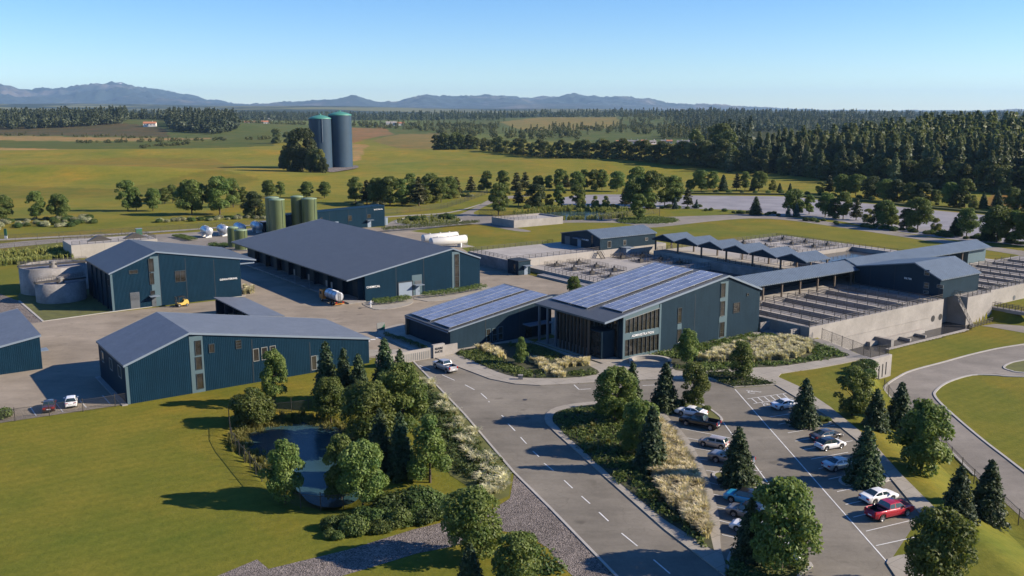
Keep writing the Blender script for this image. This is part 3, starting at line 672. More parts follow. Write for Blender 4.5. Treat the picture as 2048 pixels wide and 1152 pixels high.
I6 = uns([(1773, 1128), (1776, 1120), (1796, 1113), (1830, 1108), (1990, 1200), (1840, 1230)]); sheet('pavement', I6, 0.15, M_PAVE, skirt=.4)
# right road, low ground
RR_O = smooth(uns([(2300, 655), (2048, 689), (1961, 705), (1886, 725), (1823, 742), (1796, 755), (1776, 768), (1769, 780), (1790, 804), (1838, 846), (1890, 892), (1950, 952), (2048, 1040), (2140, 1130)], LOW), 4)
RR_I = smooth(uns([(2300, 752), (2048, 754), (1990, 751), (1943, 751), (1898, 764), (1874, 780), (1871, 795), (1906, 830), (1965, 880), (2026, 927), (2120, 1002), (2250, 1120)], LOW), 4)
sheet('access_road', RR_O + RR_I[::-1], LOW + .03, M_RROAD, 'curving grey access road beside the lawns')
kerb(RR_O[:-8], w=.4, h=.15, z=LOW); kerb(RR_I, w=.4, h=.15, z=LOW)
SI = smooth(uns([(2180, 700), (2048, 721), (2018, 728), (2008, 736), (2022, 742), (2048, 746), (2180, 752)], LOW), 4); sheet('lawn', SI, LOW + .06, M_BEDG); kerb(SI, w=.4, h=.15, z=LOW)
sheet('access_road', uns([(1962, 652), (1985, 655), (2048, 666), (2300, 690), (2300, 655), (2048, 652), (1990, 648)], LOW), LOW + .04, M_RROAD)
# north roads
NR = smooth(uns([(765, 458), (790, 440), (850, 432), (905, 431), (928, 425), (955, 412), (978, 400), (1010, 393), (1060, 389)]), 4) + smooth(uns([(1062, 392), (1015, 398), (985, 406), (962, 417), (948, 428), (995, 433), (1010, 450), (1062, 462), (1030, 462), (958, 449), (900, 452), (780, 468)]), 4)
sheet('loop_road', NR, 0.028, M_RROAD, 'grey loop road behind the chemical building')
NR2 = smooth(uns([(990, 440), (1120, 441), (1240, 437), (1330, 434), (1420, 431), (1500, 428), (1580, 434), (1680, 447), (1780, 462), (1900, 481), (2048, 502), (2250, 530)]), 4) + smooth(uns([(2250, 545), (2048, 512), (1900, 489), (1780, 470), (1680, 455), (1580, 441), (1500, 437), (1420, 443), (1340, 452), (1290, 455), (1240, 446), (1120, 446), (990, 452)]), 4)
sheet('perimeter_road', NR2, 0.035, M_RROAD, 'grey perimeter road behind the filter tanks')
sheet('perimeter_road', smooth(uns([(-200, 508), (0, 487), (120, 477), (240, 473), (345, 467), (470, 459), (530, 455)]), 3) + uns([(640, 452), (640, 480), (470, 503), (345, 492), (240, 478), (120, 485), (0, 497), (-200, 521)]), 0.015, M_RROAD, 'grey pad and road by the white tanks')
sheet('footpath', smooth(uns([(-200, 490), (0, 478), (300, 463), (480, 451), (600, 443), (800, 431), (900, 424), (960, 408)]), 3) + smooth(uns([(960, 410), (900, 426), (800, 433), (600, 445), (480, 453), (300, 466), (0, 481), (-200, 493)]), 3), 0.02, M_PAVE, 'thin path along the far perimeter fence')
sheet('lagoon', smooth(uns([(1108, 402), (1150, 391), (1250, 389), (1382, 391), (1567, 393), (1639, 400), (1734, 407), (1861, 420), (2048, 437), (2300, 460)]), 3) + smooth(uns([(2300, 540), (2048, 492), (1929, 482), (1827, 468), (1758, 458), (1690, 444), (1608, 434), (1540, 430), (1498, 421), (1348, 417), (1240, 416), (1130, 411)]), 3), 0.03, M_LAGOON, 'wide grey settling lagoon behind the trees')
kerb(uns([(1340, 387), (1382, 388), (1567, 390), (1645, 397), (1740, 404), (1861, 417), (2048, 434)]), w=2.5, h=.9, mat=M_BEDG, name='dike')
OV = smooth(uns([(792, 443), (805, 437), (845, 433), (895, 433), (920, 438), (918, 444), (880, 449), (830, 450), (800, 448)]), 4, True); sheet('planting_bed', OV, .03, M_BEDG); kerb(OV, True, .4, .15)
OV2 = smooth(uns([(1236, 444), (1250, 438), (1300, 435), (1345, 438), (1355, 443), (1330, 447), (1270, 448)]), 4, True); sheet('planting_bed', OV2, .05, M_MULCH); kerb(OV2, True, .4, .15)
sheet('pond', POND, -0.55, M_WATER, 'small dark pond ringed by reeds and trees', 'structure')
sheet('pond', POND2, -0.45, M_WATER, 'narrow far pond behind a wire fence', 'structure'); sheet('pond', POND3, -0.45, M_WATER, 'narrow pond beyond the round tank', 'structure')

# ---- painted markings (each set of lines one flat sheet of paint)
mk = MB()
def line(p, q, w=0.13, z=0.05): ribbon(mk, [un(*p), un(*q)], w, z, z)
line((1470, 779), (1776, 1127), .15); line((1447, 846), (1540, 972), .15)
for p, q in [((1540, 834.5), (1587, 827)), ((1557, 849), (1590, 843)), ((1576, 866), (1670, 851)), ((1590, 883), (1640, 874)), ((1607, 900), (1705, 882)), ((1622, 919), (1696, 905)), ((1637, 938), (1652, 935)), ((1657, 959), (1690, 952)), ((1674, 984), (1785, 961)), ((1691, 1009.5), (1760, 995)), ((1706, 1035), (1735, 1028)), ((1732, 1063), (1845, 1036)), ((1752, 1092), (1830, 1075)),
             ((1362, 857), (1460, 876.5)), ((1340, 826), (1420, 838)), ((1373, 876), (1410, 883)), ((1387, 896), (1440, 906)), ((1400, 919), (1415, 921)), ((1412, 941), (1440, 946)), ((1420, 966), (1497, 983)), ((1426, 989), (1456, 995)), ((1432, 1014), (1462, 1020)), ((1437, 1041), (1460, 1047)), ((1444, 1070), (1480, 1078)), ((1502, 940), (1524, 944)), ((1550, 1085), (1590, 1095)),
             ((1495, 798), (1573, 787)), ((1507, 807.5), (1585, 797.5))]: line(p, q)
for k in range(6): t_ = (k + .6) / 6.2; p = (1495 + 78 * t_, 798 - 11 * t_); q = (1507 + 78 * t_, 807.5 - 10 * t_); line(p, q, .16)
tag(mk.build('parking_lines', M_LINE), 'white painted stall lines of the car park', None, None, 'structure'); mk = MB()
for p, q in [((839, 731), (860, 740)), ((884, 750), (909, 761)), ((930, 770), (949, 780)), ((962, 787), (974, 798)), ((977, 803), (979, 805)), ((1003, 831), (1008, 835)), ((1016, 848), (1030, 862)), ((1041, 875), (1053, 888)), ((1066, 903), (1078, 914)), ((1088, 927), (1107, 942)), ((1128, 961), (1145, 977)), ((1163, 993), (1180, 1008)), ((1198, 1025), (1217, 1043)), ((1243, 1067), (1275, 1093)), ((1307, 1120), (1340, 1148)), ((1148, 770), (1158, 779.5)), ((1158, 779.5), (1182, 778)), ((1285, 771.5), (1310, 770.5))]: line(p, q, .16)
tag(mk.build('road_dashes', M_LINE), 'white dashed centre line of the entry road', None, None, 'structure'); mk = MB()
for p, q in [((61, 815), (73, 833)), ((111, 806), (126, 824)), ((160, 801), (173, 816)), ((205, 791), (220, 808))]: line(p, q, .16)
for k in range(4): x = 733 + k * 11; line((x - 3, 683 - k * 3.4), (x + 7, 680.5 - k * 3.4 + 2), .75)
tag(mk.build('yard_lines', M_LINE), 'white stall lines and crossing stripes in the yard', None, None, 'structure'); mk = MB()
for cx, cy in ((1503, 785), (1534, 811)):          # wheelchair symbols, painted lying toward the kerb
    o = Vector(un(cx, cy)); ux = Vector((0.91, 0.41)); uy = Vector((-0.41, 0.91))
    def W(a, b): return tuple(o + ux * a + uy * b)
    arc = [W(.55 * math.cos(t_), .55 * math.sin(t_)) for t_ in np.linspace(.6, 5.3, 14)]; ribbon(mk, arc, .15, .05, .05)
    ribbon(mk, [W(.15, .95), W(.25, .2), W(.95, .2), W(1.35, -.55), W(1.6, -.45)], .17, .05, .05); ribbon(mk, [W(.2, .6), W(.75, .6)], .13, .05, .05)
    ribbon(mk, [W(.02, 1.25), W(.02, 1.02)], .26, .05, .05)
tag(mk.build('wheelchair_symbols', M_LINE), 'white wheelchair symbols painted on the accessible stalls', None, None, 'structure')
# ------------------------------------------------------------------ buildings (local x = A, local y = B)
def P4(z0, x, y): return (z0[0] + x / z0[2], z0[1] + y / z0[2])
class Face:                       # wall details measured off an enlarged view: origin, scale, wall plane, building origin
    def __init__(s, view, face, plane, a0, b0): s.v, s.face, s.plane, s.a0, s.b0 = view, face, plane, a0, b0
    def rect(s, x0, y0, x1, y1):
        p = P4(s.v, x0, y0); q = P4(s.v, x1, y1)
        if s.face == 'S': u0, u1, z0, z1 = srect(s.plane, *p, *q); return u0 - s.a0, u1 - s.a0, z0, z1
        u0, u1, z0, z1 = wrect(s.plane, *p, *q); return u0 - s.b0, u1 - s.b0, z0, z1
    def u(s, x, y):
        p = P4(s.v, x, y)
        return solveA(*p, s.plane)[0] - s.a0 if s.face == 'S' else solveB(*p, s.plane)[0] - s.b0
def joints(root, us, face, plane, z1, z0=0.0):
    for u, zt in zip(us, z1): mb = MB(); fbox(mb, face, plane, u - .06, u + .06, -.02, .025, z0, zt); mb.build('wall_joint', M_JOINT, root)
def prof_z(prof, a):
    for (a0, z0), (a1, z1) in zip(prof[:-1], prof[1:]):
        if a0 <= a <= a1: return z0 + (z1 - z0) * (a - a0) / (a1 - a0)
    return prof[-1][1]
def letters(root, txt, f, x0, y0, x1, y1, mat=None):
    u0, u1, z0, z1 = f.rect(x0, y0, x1, y1); h = (u1 - u0) / (len(txt) * 0.70)
    o = text_mesh(txt, h * 1.0, mat or M_SIGN, root, (0, 0, 0), (math.pi / 2, 0, 0), 'sign_lettering', 0.06)
    w = max(v.co.x for v in o.data.vertices); k = (u1 - u0) / w
    o.scale = (k, max(k, .8), 1)
    zc = (z0 + z1) / 2 - .35 * h * o.scale[1]
    if f.face == 'S': o.location = (u0, f.plane - f.b0 - .08, zc)
    else: o.rotation_euler = (math.pi / 2, 0, -math.pi / 2); o.location = (f.plane - f.a0 - .08, u1, zc)
    return o
def downpipe(root, x, y, h):
    mb = MB(); mb.tube((x, y, 0), (x, y, h), .07, n=6); mb.build('downpipe', M_FASC, root)

# --- dewatering building
a0, b0 = 45.5, 222.0
rt = bld('dewatering_building', 'dark blue ribbed building lettered DEWATERING beside the round concrete tanks', a0, b0)
prof = [(0, 8.7), (10.4, 12.8), (30.3, 9.4)]
gable(rt, prof, 0, 25.2, M_WALL, M_ROOF, [(-.3, 8.6), (10.4, 12.8), (34.3, 8.7)], oh=.25)
f = Face((0, 450, 4), 'S', b0, a0, b0)
u0, u1, z0, z1 = f.rect(1188, 250, 1258, 650); panel(rt, 'wall_panel', 'S', 0, 9.0, 10.9, 0, 11.9, M_STRIP, .04)
for r_ in ((1187, 268, 1230, 375), (1195, 382, 1233, 475), (1203, 524, 1240, 558)):
    u0, u1, z0, z1 = f.rect(*r_); window(rt, 'S', -.04, u0, u1, z0, z1)
for r_, n in (((1032, 360, 1103, 390), 1), ((1400, 364, 1485, 455), 2)):
    u0, u1, z0, z1 = f.rect(*r_); window(rt, 'S', 0, u0, u1, z0, z1, n)
u0, u1, z0, z1 = f.rect(1042, 540, 1115, 600); louver(rt, 'S', 0, u0, u1, z0, z1); panel(rt, 'roller_door', 'S', 0, u0, u1, 0, 2.6, M_LOUV, .03)
u0, u1, z0, z1 = f.rect(1212, 580, 1258, 655); door(rt, 'S', -.04, u0 + .1, u1 - .2, 0, 2.3, M_LOUV)
joints(rt, [10.95, f.u(1488, 400), f.u(1715, 400)], 'S', 0, [12.4, 10.9, 9.9])
panel(rt, 'corner_trim', 'S', 0, 0, .5, 0, 8.6, M_STRIP, .03)
letters(rt, 'DEWATERING', f, 1757, 415, 1896, 447)
fw = Face((100, 440, 8.5333), 'W', a0, a0, b0)
for y_ in (3.5, 8.5, 13.5, 18.5): panel(rt, 'wall_fin', 'W', 0, y_, y_ + .35, 0, 8.4, M_WALL, .35)
window(rt, 'W', 0, 1.2, 2.6, 5.6, 7.2); 
for y_ in (.3, 12): mb = MB(); mb.box(30.3, 34.0, y_, y_ + .25, 8.0, 8.3); mb.build('canopy_bracket', M_FASC, rt)
rt.name = 'dewatering_building'
# --- chemical building
a0, b0 = 97.8, 198.0
rt = bld('chemical_building', 'large dark blue building lettered CHEMICAL under a broad overhanging grey roof', a0, b0)
prof = [(0, 6.40), (24.9, 10.7), (33.2, 7.58)]
gable(rt, prof, 0, 81, M_WALL, M_ROOF, [(-4.9, 5.55), (24.9, 10.72), (33.35, 7.55)], oh=.25)
f = Face((480, 400, 4), 'S', b0, a0, b0)
u0, u1, z0, z1 = f.rect(1697, 440, 1755, 700); panel(rt, 'wall_panel', 'S', 0, u0, u1 + .1, 0, 10.0, M_STRIP, .04)
u0, u1, z0, z1 = f.rect(1717, 432, 1752, 708); window(rt, 'S', -.04, u0, u1, .6, z1, 1, 3)
u0, u1, z0, z1 = f.rect(1270, 658, 1378, 778); d = panel(rt, 'roller_door', 'S', 0, u0, u1, 0, z1, M_DOOR, .06)
mb = MB(); fbox(mb, 'S', 0, u0 - .25, u0, 0, .12, 0, z1 + .25); fbox(mb, 'S', 0, u1, u1 + .25, 0, .12, 0, z1 + .25); fbox(mb, 'S', 0, u0, u1, 0, .12, z1, z1 + .25); mb.build('frame', M_JOINT, d)
u0, u1, z0, z1 = f.rect(1403, 700, 1437, 768); panel(rt, 'wall_panel', 'S', 0, u0 - .9, u1 + .7, 0, 5.2, M_STRIP, .03); door(rt, 'S', -.04, u0, u1, 0, 2.4)
u0, u1, z0, z1 = f.rect(1397, 645, 1450, 672); louver(rt, 'S', -.04, u0, u1, z0, z1)
joints(rt, [f.u(1248, 600), f.u(1470, 600)], 'S', 0, [7.9, 9.6])
letters(rt, 'CHEMICAL', f, 1010, 680, 1119, 706)
for k in range(9):        # loading bay side: dividing fins and dark shutters under the overhang
    y_ = 1.2 + k * 8.7; panel(rt, 'bay_fin', 'W', 0, y_, y_ + .4, 0, 6.3, M_WALL, 1.3); panel(rt, 'bay_shutter', 'W', 0, y_ + 2, y_ + 5.6, 0, 4.2, M_JOINT, .06)
mb = MB(); mb.box(-4.6, -.06, -.4, 80, -.3, .35); mb.build('loading_dock', M_CONCD, rt)
for k, y_ in enumerate((9.5, 12.5, 23.5, 33)):
    mb = MB(); mb.box(-4.35, -4.25, y_ - .05, y_ + .05, .3, 3.2); s_ = mb.build('sign_post', M_FASC, rt); mb = MB(); mb.box(-4.4, -4.36, y_ - .5, y_ + .5, 2.4, 3.9); mb.build('sign_plate', M_FRAMEL, s_)
# --- maintenance building
a0, b0 = 31.3, 147.6
rt = bld('maintenance_building', 'long dark blue ribbed building with pale bent roof beside the pond lawn', a0, b0)
prof = [(0, 6.2), (10.1, 9.9), (42.0, 4.5)]
gable(rt, prof, 0, 18.8, M_WALL, M_ROOFL, [(-.25, 6.1), (10.1, 9.92), (42.2, 4.45)], oh=.25, base=-2.5)
f = Face((0, 600, 4), 'S', b0, a0, b0); f2 = Face((450, 640, 4), 'S', b0, a0, b0)
u0, u1, _, _ = f.rect(1520, 400, 1618, 500); panel(rt, 'wall_panel', 'S', 0, u0, u1 + .2, -1, 9.45, M_STRIP, .05)
for r_ in ((1558, 322, 1610, 440), (1563, 452, 1616, 556), (1572, 586, 1628, 710)): u0, u1, z0, z1 = f.rect(*r_); window(rt, 'S', -.05, u0, u1, z0, z1)
u0, u1, z0, z1 = f.rect(1670, 350, 1716, 422); window(rt, 'S', 0, u0, u1, z0, z1)
u0, u1, z0, z1 = f.rect(1885, 320, 1930, 390); window(rt, 'S', 0, u0, u1, z0, z1, 1, 3)
for r_ in ((224, 228, 272, 330), (290, 216, 340, 318), (358, 205, 406, 306), (690, 285, 732, 400)): u0, u1, z0, z1 = f2.rect(*r_); window(rt, 'S', 0, u0, u1, z0, z1, 1, 1, M_FRAMEL)
u0, u1, z0, z1 = f2.rect(734, 282, 748, 404); panel(rt, 'wall_panel', 'S', 0, u0, u1, z0, z1, M_STRIP, .06)
joints(rt, [10.15, f.u(2020, 450), f2.u(682, 300)], 'S', 0, [9.6, 7.6, 5.6], -1)
panel(rt, 'corner_trim', 'S', 0, 0, .45, -1, 6.1, M_STRIP, .03)
fw = Face((0, 600, 4), 'W', a0, a0, b0)
for r_ in ((816, 415, 832, 492), (880, 472, 900, 556), (948, 530, 972, 616)): u0, u1, z0, z1 = fw.rect(*r_); window(rt, 'W', 0, u0, u1, z0, z1, 1, 1, M_FRAMEL)
mb = MB(); mb.box(-.9, -.05, -.4, 19, -.3, .14); mb.build('plinth', M_CONC, rt)
# --- small building at the left edge
a0, b0 = 4.0, 178.0
rt = bld('storage_building', 'blue ribbed shed with sloping grey roof cut by the picture edge', a0, b0)
gable(rt, [(0, 2.6), (20, 5.9)], 0, 27, M_WALL, M_ROOFL, [(-.3, 2.55), (20.25, 5.95)], oh=.2)
door(rt, 'E', 20, 3, 4.2, 0, 2.3, M_LOUV)
# --- equipment shed
a0, b0 = 63.7, 180.6
rt = bld('equipment_shed', 'low open sided blue shed with grey roof between dewatering and maintenance buildings', a0, b0)
mb = MB(); mb.box(6.2, 6.5, 0, 24, 0, 3.2); mb.box(0, 6.2, 0, .3, 0, 3.3); mb.box(0, 6.2, 23.7, 24, 0, 3.3); mb.build('wall', M_WALL, rt)
mb = MB(); mb.extrude_xz([(-.3, 3.85), (6.8, 3.05), (6.8, 3.25), (-.3, 4.1)], -.2, 24.2); mb.build('roof', M_ROOFL, rt)
for k in range(5): mb = MB(); mb.box(0, .55, .3 + k * 5.75, .7 + k * 5.75, 0, 3.84); mb.build('bay_post', M_WALL, rt)
# --- administration annex
a0, b0 = 89.9, 146.3
rt = bld('administration_annex', 'low blue building with a single sloping roof of solar panels by the gate', a0, b0)
gable(rt, [(0, 3.9), (24.5, 7.7)], 0, 16.8, M_WALL2, M_ROOF, [(-.5, 3.85), (24.6, 7.75)], oh=.2, th=.22)
f = Face((780, 560, 4), 'S', b0, a0, b0)
for r_ in ((768, 390, 805, 495), (817, 384, 856, 490), (863, 372, 903, 480)): u0, u1, z0, z1 = f.rect(*r_); window(rt, 'S', 0, u0, u1, z0, z1, 1, 2, M_STRIP)
joints(rt, [f.u(765, 380), f.u(1037, 280)], 'S', 0, [5.3, 6.4])
u0, u1, z0, z1 = f.rect(1085, 385, 1140, 470); door(rt, 'S', 0, u0, u0 + 1.5, 0, 2.4, M_GLASS, False)
mb = MB(); mb.box(u0 - .8, u0 + 5, -2.6, -.02, 2.9, 3.1); mb.build('door_canopy', M_FASC, rt)
mb = MB(); mb.box(-.6, -.02, 16.0, 16.6, 0, 3.8); mb.build('corner_post', M_WOODP, rt)
mb = MB(); mb.box(-.62, -.5, 0, 16.8, 3.62, 3.82); mb.build('gutter', M_FASC, rt)
ANX = (a0, b0, (-.5, 3.85), (24.6, 7.75), .22)
# --- administration building
a0, b0 = 112.3, 122.2
rt = bld('administration_building', 'tall blue building lettered ADMINISTRATION with glass front and solar panels on its roof', a0, b0)
prof = [(0, 8.3), (27.9, 12.75), (38.0, 9.0)]; roofp = [(-4.8, 7.5), (27.9, 12.77), (38.2, 8.95)]
gable(rt, prof, 0, 20.3, M_WALL2, M_ROOF, roofp, oh=.35, th=.35)
f = Face((1200, 560, 4), 'S', b0, a0, b0)
ua, ub_ = f.rect(198, 400, 466, 400)[:2]; zlo0, zlo1 = .9, f.rect(200, 452, 462, 500)[3]
u0, u1, zb0, zb1 = f.rect(198, 400, 465, 440)
cw = MB(); zt0 = solveA(*P4(f.v, 200, 322), b0)[1]; zt1 = solveA(*P4(f.v, 465, 226), b0)[1]; zm = solveA(*P4(f.v, 332, 402), b0)[1]; zn = solveA(*P4(f.v, 332, 455), b0)[1]; zl = solveA(*P4(f.v, 332, 582), b0)[1]
g = MB(); g.quad((ua, -.05, zm), (ub_, -.05, zm), (ub_, -.05, zt1), (ua, -.05, zt0)); g.quad((ua, -.05, zl), (ub_, -.05, zl), (ub_, -.05, zn), (ua, -.05, zn))
for k in range(9):
    u = ua + (ub_ - ua) * k / 8; zt = zt0 + (zt1 - zt0) * k / 8; cw.box(u - .06, u + .06, -.22, -.04, zm, zt); cw.box(u - .06, u + .06, -.22, -.04, zl, zn)
w_ = cw.build('curtain_wall', M_FRAME, rt); g.build('pane', M_GLASS, w_)
mb = MB(); mb.box(ua - .1, ub_ + .1, -.16, .02, zn, zm); mb.box(ua - .1, ub_ + .1, -.12, .02, 0, zl); mb.box(ua - .55, ua - .07, -.2, .02, 0, 8.2); mb.box(ub_ + .07, ub_ + .5, -.2, .02, 0, zt1 + .8)
mb.quad((ua, -.1, zt0), (ub_, -.1, zt1), (ub_, -.1, zt1 + 1.0), (ua, -.1, zt0 + 1.0)); mb.build('spandrel', M_STRIP, rt)
mb = MB(); mb.bar((ua, -.2, zt0 + .05), (ub_, -.2, zt1 + .05), .1); mb.build('head_flashing', M_FRAMEL, rt)
o = letters(rt, 'ADMINISTRATION', f, 245, 402, 421, 450); o.location.y = -.24; o.location.z = (zn + zm) / 2 - .27
for r_ in ((620, 222, 652, 345), (617, 396, 650, 500)): u0, u1, z0, z1 = f.rect(*r_); window(rt, 'S', 0, u0, u1, max(z0, .6), z1)
u0, u1, z0, z1 = f.rect(618, 350, 652, 392); panel(rt, 'wall_panel', 'S', 0, u0, u1, z0, z1, M_STRIP, .06)
u0, u1, z0, z1 = f.rect(955, 200, 1017, 300); panel(rt, 'wall_panel', 'S', 0, u0, u1, 0, 11.9, M_STRIP, .05)
for r_ in ((965, 25, 1000, 138), (960, 168, 996, 288), (955, 336, 992, 455)): u0, u1, z0, z1 = f.rect(*r_); window(rt, 'S', -.05, u0, u1, z0, z1)
for r_ in ((1066, 180, 1118, 262), (1173, 105, 1189, 128)): u0, u1, z0, z1 = f.rect(*r_); window(rt, 'S', 0, u0, u1, z0, z1, 1, 1, M_JOINT)
joints(rt, [f.u(757, 300), f.u(485, 350), 27.95], 'S', 0, [10.3, 8.9, 12.4])
panel(rt, 'glass_front', 'W', 0, 1.2, 19.4, .3, 7.6, M_GLASS, .05)
for k in range(12): mb = MB(); y_ = 1.2 + k * 1.65; mb.box(-.3, -.05, y_ - .07, y_ + .07, 0, 7.9); mb.build('mullion', M_FRAME, rt)
for k, y_ in enumerate((20.0, 17.3, 14.7)): mb = MB(); mb.box(-4.3, -3.9, y_ - .2, y_ + .2, 0, 7.55); mb.build('porch_column', M_ROOFL, rt)
for k in range(9): y_ = 13.4 - k * 1.05; mb = MB(); mb.box(-4.25, -3.75, y_ - .07, y_ + .07, 0, 7.55); mb.build('porch_fin', M_WOODP, rt)
mb = MB(); mb.box(-3.2, -.06, 2.2, 2.5, 0, 5.4); mb.box(-3.2, -.06, 5.8, 6.1, 0, 5.4); mb.box(-3.2, -.06, 2.5, 5.8, 5.1, 5.4); mb.build('entrance_lobby', M_WALL2, rt)
mb = MB(); mb.box(-3.1, -3.0, 2.5, 5.8, 0, 5.1); mb.build('entrance_door', M_GLASS, rt)
mb = MB(); mb.box(-4.7, 0, -.2, 20.3, -.2, .17); mb.build('porch_floor', M_PAVE, rt)
ADM = (a0, b0, (-4.8, 7.5), (27.9, 12.77), .35)
# --- electrical building
a1e, b0 = 172.9, 330.5; a0 = a1e - 44
rt = bld('electrical_building', 'flat roofed blue building lettered ELECTRICAL behind the chemical building', a0, b0)
zt = solveA(640 + 735 / 5.689, 395 + 97 / 5.689, b0)[1]
mb = MB(); mb.extrude_xz([(0, -.5), (0, zt - 1.4), (44, zt), (44, -.5)], 0, 6); mb.build('wall', M_WALL, rt)
mb = MB(); mb.extrude_xz([(-.2, zt - 1.4), (44.2, zt), (44.2, zt + .3), (-.2, zt - 1.1)], -.1, 6.1); mb.build('roof', M_WALL, rt)
f = Face((640, 395, 5.689), 'S', b0, a0, b0)
for r_ in ((318, 205, 362, 268), (538, 190, 578, 235), (5, 225, 28, 262)): u0, u1, z0, z1 = f.rect(*r_); window(rt, 'S', 0, u0, u1, z0, z1, 1, 1, M_FRAME)
u0, u1, z0, z1 = f.rect(541, 265, 581, 335); door(rt, 'S', 0, u0, u1, 0, z1)
u0, u1, z0, z1 = f.rect(140, 275, 210, 300); panel(rt, 'roller_door', 'S', 0, u0, u1, 0, z1, M_DOOR)
letters(rt, 'ELECTRICAL', f, 612, 122, 712, 146)
for k in range(5): mb = MB(); fbox(mb, 'S', 0, 4 + k * 8, 4.1 + k * 8, 0, .03, 0, zt - 1.2 + k * .25); mb.build('wall_joint', M_JOINT, rt)
rt = bld('equipment_cabinet', 'pale blue outdoor cabinet at the corner of the electrical building', 173.4, 333, 0, 'cabinet')
mb = MB(); mb.box(0, 2.2, 0, 5, 0, 3.0); mb.build('cabinet_body', M_DOOR, rt); mb = MB(); mb.box(-.1, 2.3, -.1, 5.1, 3.0, 3.12); mb.build('lid', M_FASC, rt); mb = MB(); mb.box(1.05, 1.15, -.06, .0, .2, 2.8); mb.build('door', M_JOINT, rt)
# low dark shed behind the green tanks
h0 = ab(528, 464); rt = bld('tank_hut', 'low blue flat roofed hut showing between the tall green tanks', h0[0], h0[1], 0, 'hut'); cbox_ = MB(); cbox_.box(0, 16, 0, 4, -.2, 3.6); cbox_.build('wall', M_WALL, rt); mb = MB(); mb.box(-.2, 16.2, -.2, 4.2, 3.6, 3.85); mb.build('roof', M_ROOFL, rt); door(rt, 'S', 0, 3, 4.2, 0, 2.3, M_LOUV, False)

# ------------------------------------------------------------------ solar panels
def solar_mat():
    m, t, p = ntree('solar_cells'); co = coords(t); br = N(t, 'ShaderNodeTexBrick'); br.offset = 0.0
    br.inputs['Scale'].default_value = 1.0; br.inputs['Mortar Size'].default_value = 0.028; br.inputs['Brick Width'].default_value = 0.40; br.inputs['Row Height'].default_value = 0.40; br.inputs['Mortar Smooth'].default_value = 0.1
    br.inputs['Color1'].default_value = (0.125, 0.150, 0.225, 1); br.inputs['Color2'].default_value = (0.155, 0.180, 0.26, 1); br.inputs['Mortar'].default_value = (0.36, 0.375, 0.41, 1)
    t.links.new(co, br.inputs['Vector']); oi = N(t, 'ShaderNodeObjectInfo'); mr = N(t, 'ShaderNodeMapRange'); mr.inputs[3].default_value = .85; mr.inputs[4].default_value = 1.18; t.links.new(oi.outputs['Random'], mr.inputs[0])
    hs = N(t, 'ShaderNodeHueSaturation'); t.links.new(br.outputs['Color'], hs.inputs['Color']); t.links.new(mr.outputs[0], hs.inputs['Value']); t.links.new(hs.outputs[0], p.inputs['Base Color']); p.inputs['Roughness'].default_value = 0.22; p.inputs['Specular IOR Level'].default_value = 0.7; return m
M_SOLAR = solar_mat(); M_ALU = M('panel_frame', (0.36, 0.38, 0.41), 0.4, metal=.4, var=.04)
def solar(bd, x0, x1, y0, y1, nx, ny, label):
    A0, B0, (xa, za), (xb, zb_), thk = bd; sl = math.atan2(zb_ - za, xb - xa); x, y = inv(A0 + x0, B0 + y0); z = za + (zb_ - za) * (x0 - xa) / (xb - xa) + thk + .22
    root = thing('solar_array', label, 'solar panels', (x, y, z), ANG, 'solar arrays on the office roofs'); L = (x1 - x0) / math.cos(sl); pw = L / nx; ph = (y1 - y0) / ny
    pm = MB(); pm.box(.04, pw - .04, .04, ph - .04, 0, .05); pme = pm.mesh('solar_panel', M_SOLAR)
    fr = MB()
    for k in range(nx + 1): fr.box(k * pw - .045, k * pw + .045, 0, y1 - y0, -.02, .065)
    for k in range(ny + 1):
        for i in range(nx): fr.box(i * pw + .045, (i + 1) * pw - .045, k * ph - .045, k * ph + .045, -.02, .065)
    for k in range(0, nx + 1, 3): fr.box(k * pw - .05, k * pw + .05, .1, .2, -.22, -.02); fr.box(k * pw - .05, k * pw + .05, y1 - y0 - .2, y1 - y0 - .1, -.22, -.02)
    fo = fr.build('frame', M_ALU, root); fo.rotation_euler = (0, -sl, 0); cs, sn = math.cos(sl), math.sin(sl)
    for i in range(nx):
        for j in range(ny):
            o = link('solar_panel', pme, root); o.location = (i * pw * cs, j * ph, i * pw * sn); o.rotation_euler = (0, -sl, 0)
solar(ANX, .5, 23.6, 8.1, 11.75, 14, 2, 'narrow solar array along the middle of the low annex roof'); solar(ANX, .5, 23.6, 11.95, 15.9, 14, 2, 'solar array along the far edge of the low annex roof'); solar(ANX, .4, 24.0, .7, 6.6, 14, 3, 'wide solar array along the near edge of the low annex roof')
solar(ADM, -1.5, 26.8, 8.4, 13.6, 18, 3, 'solar array along the middle of the administration roof'); solar(ADM, -1.5, 26.8, 13.9, 19.5, 18, 3, 'solar array along the far edge of the administration roof'); solar(ADM, .6, 27.2, .8, 6.6, 17, 3, 'solar array along the near edge of the administration roof')

# ------------------------------------------------------------------ filter tanks, decks and canopies
def cbox(root, name, mat, *bx):
    mb = MB(); [mb.box(*b) for b in bx]; return mb.build(name, mat, root)
DZ = 2.5
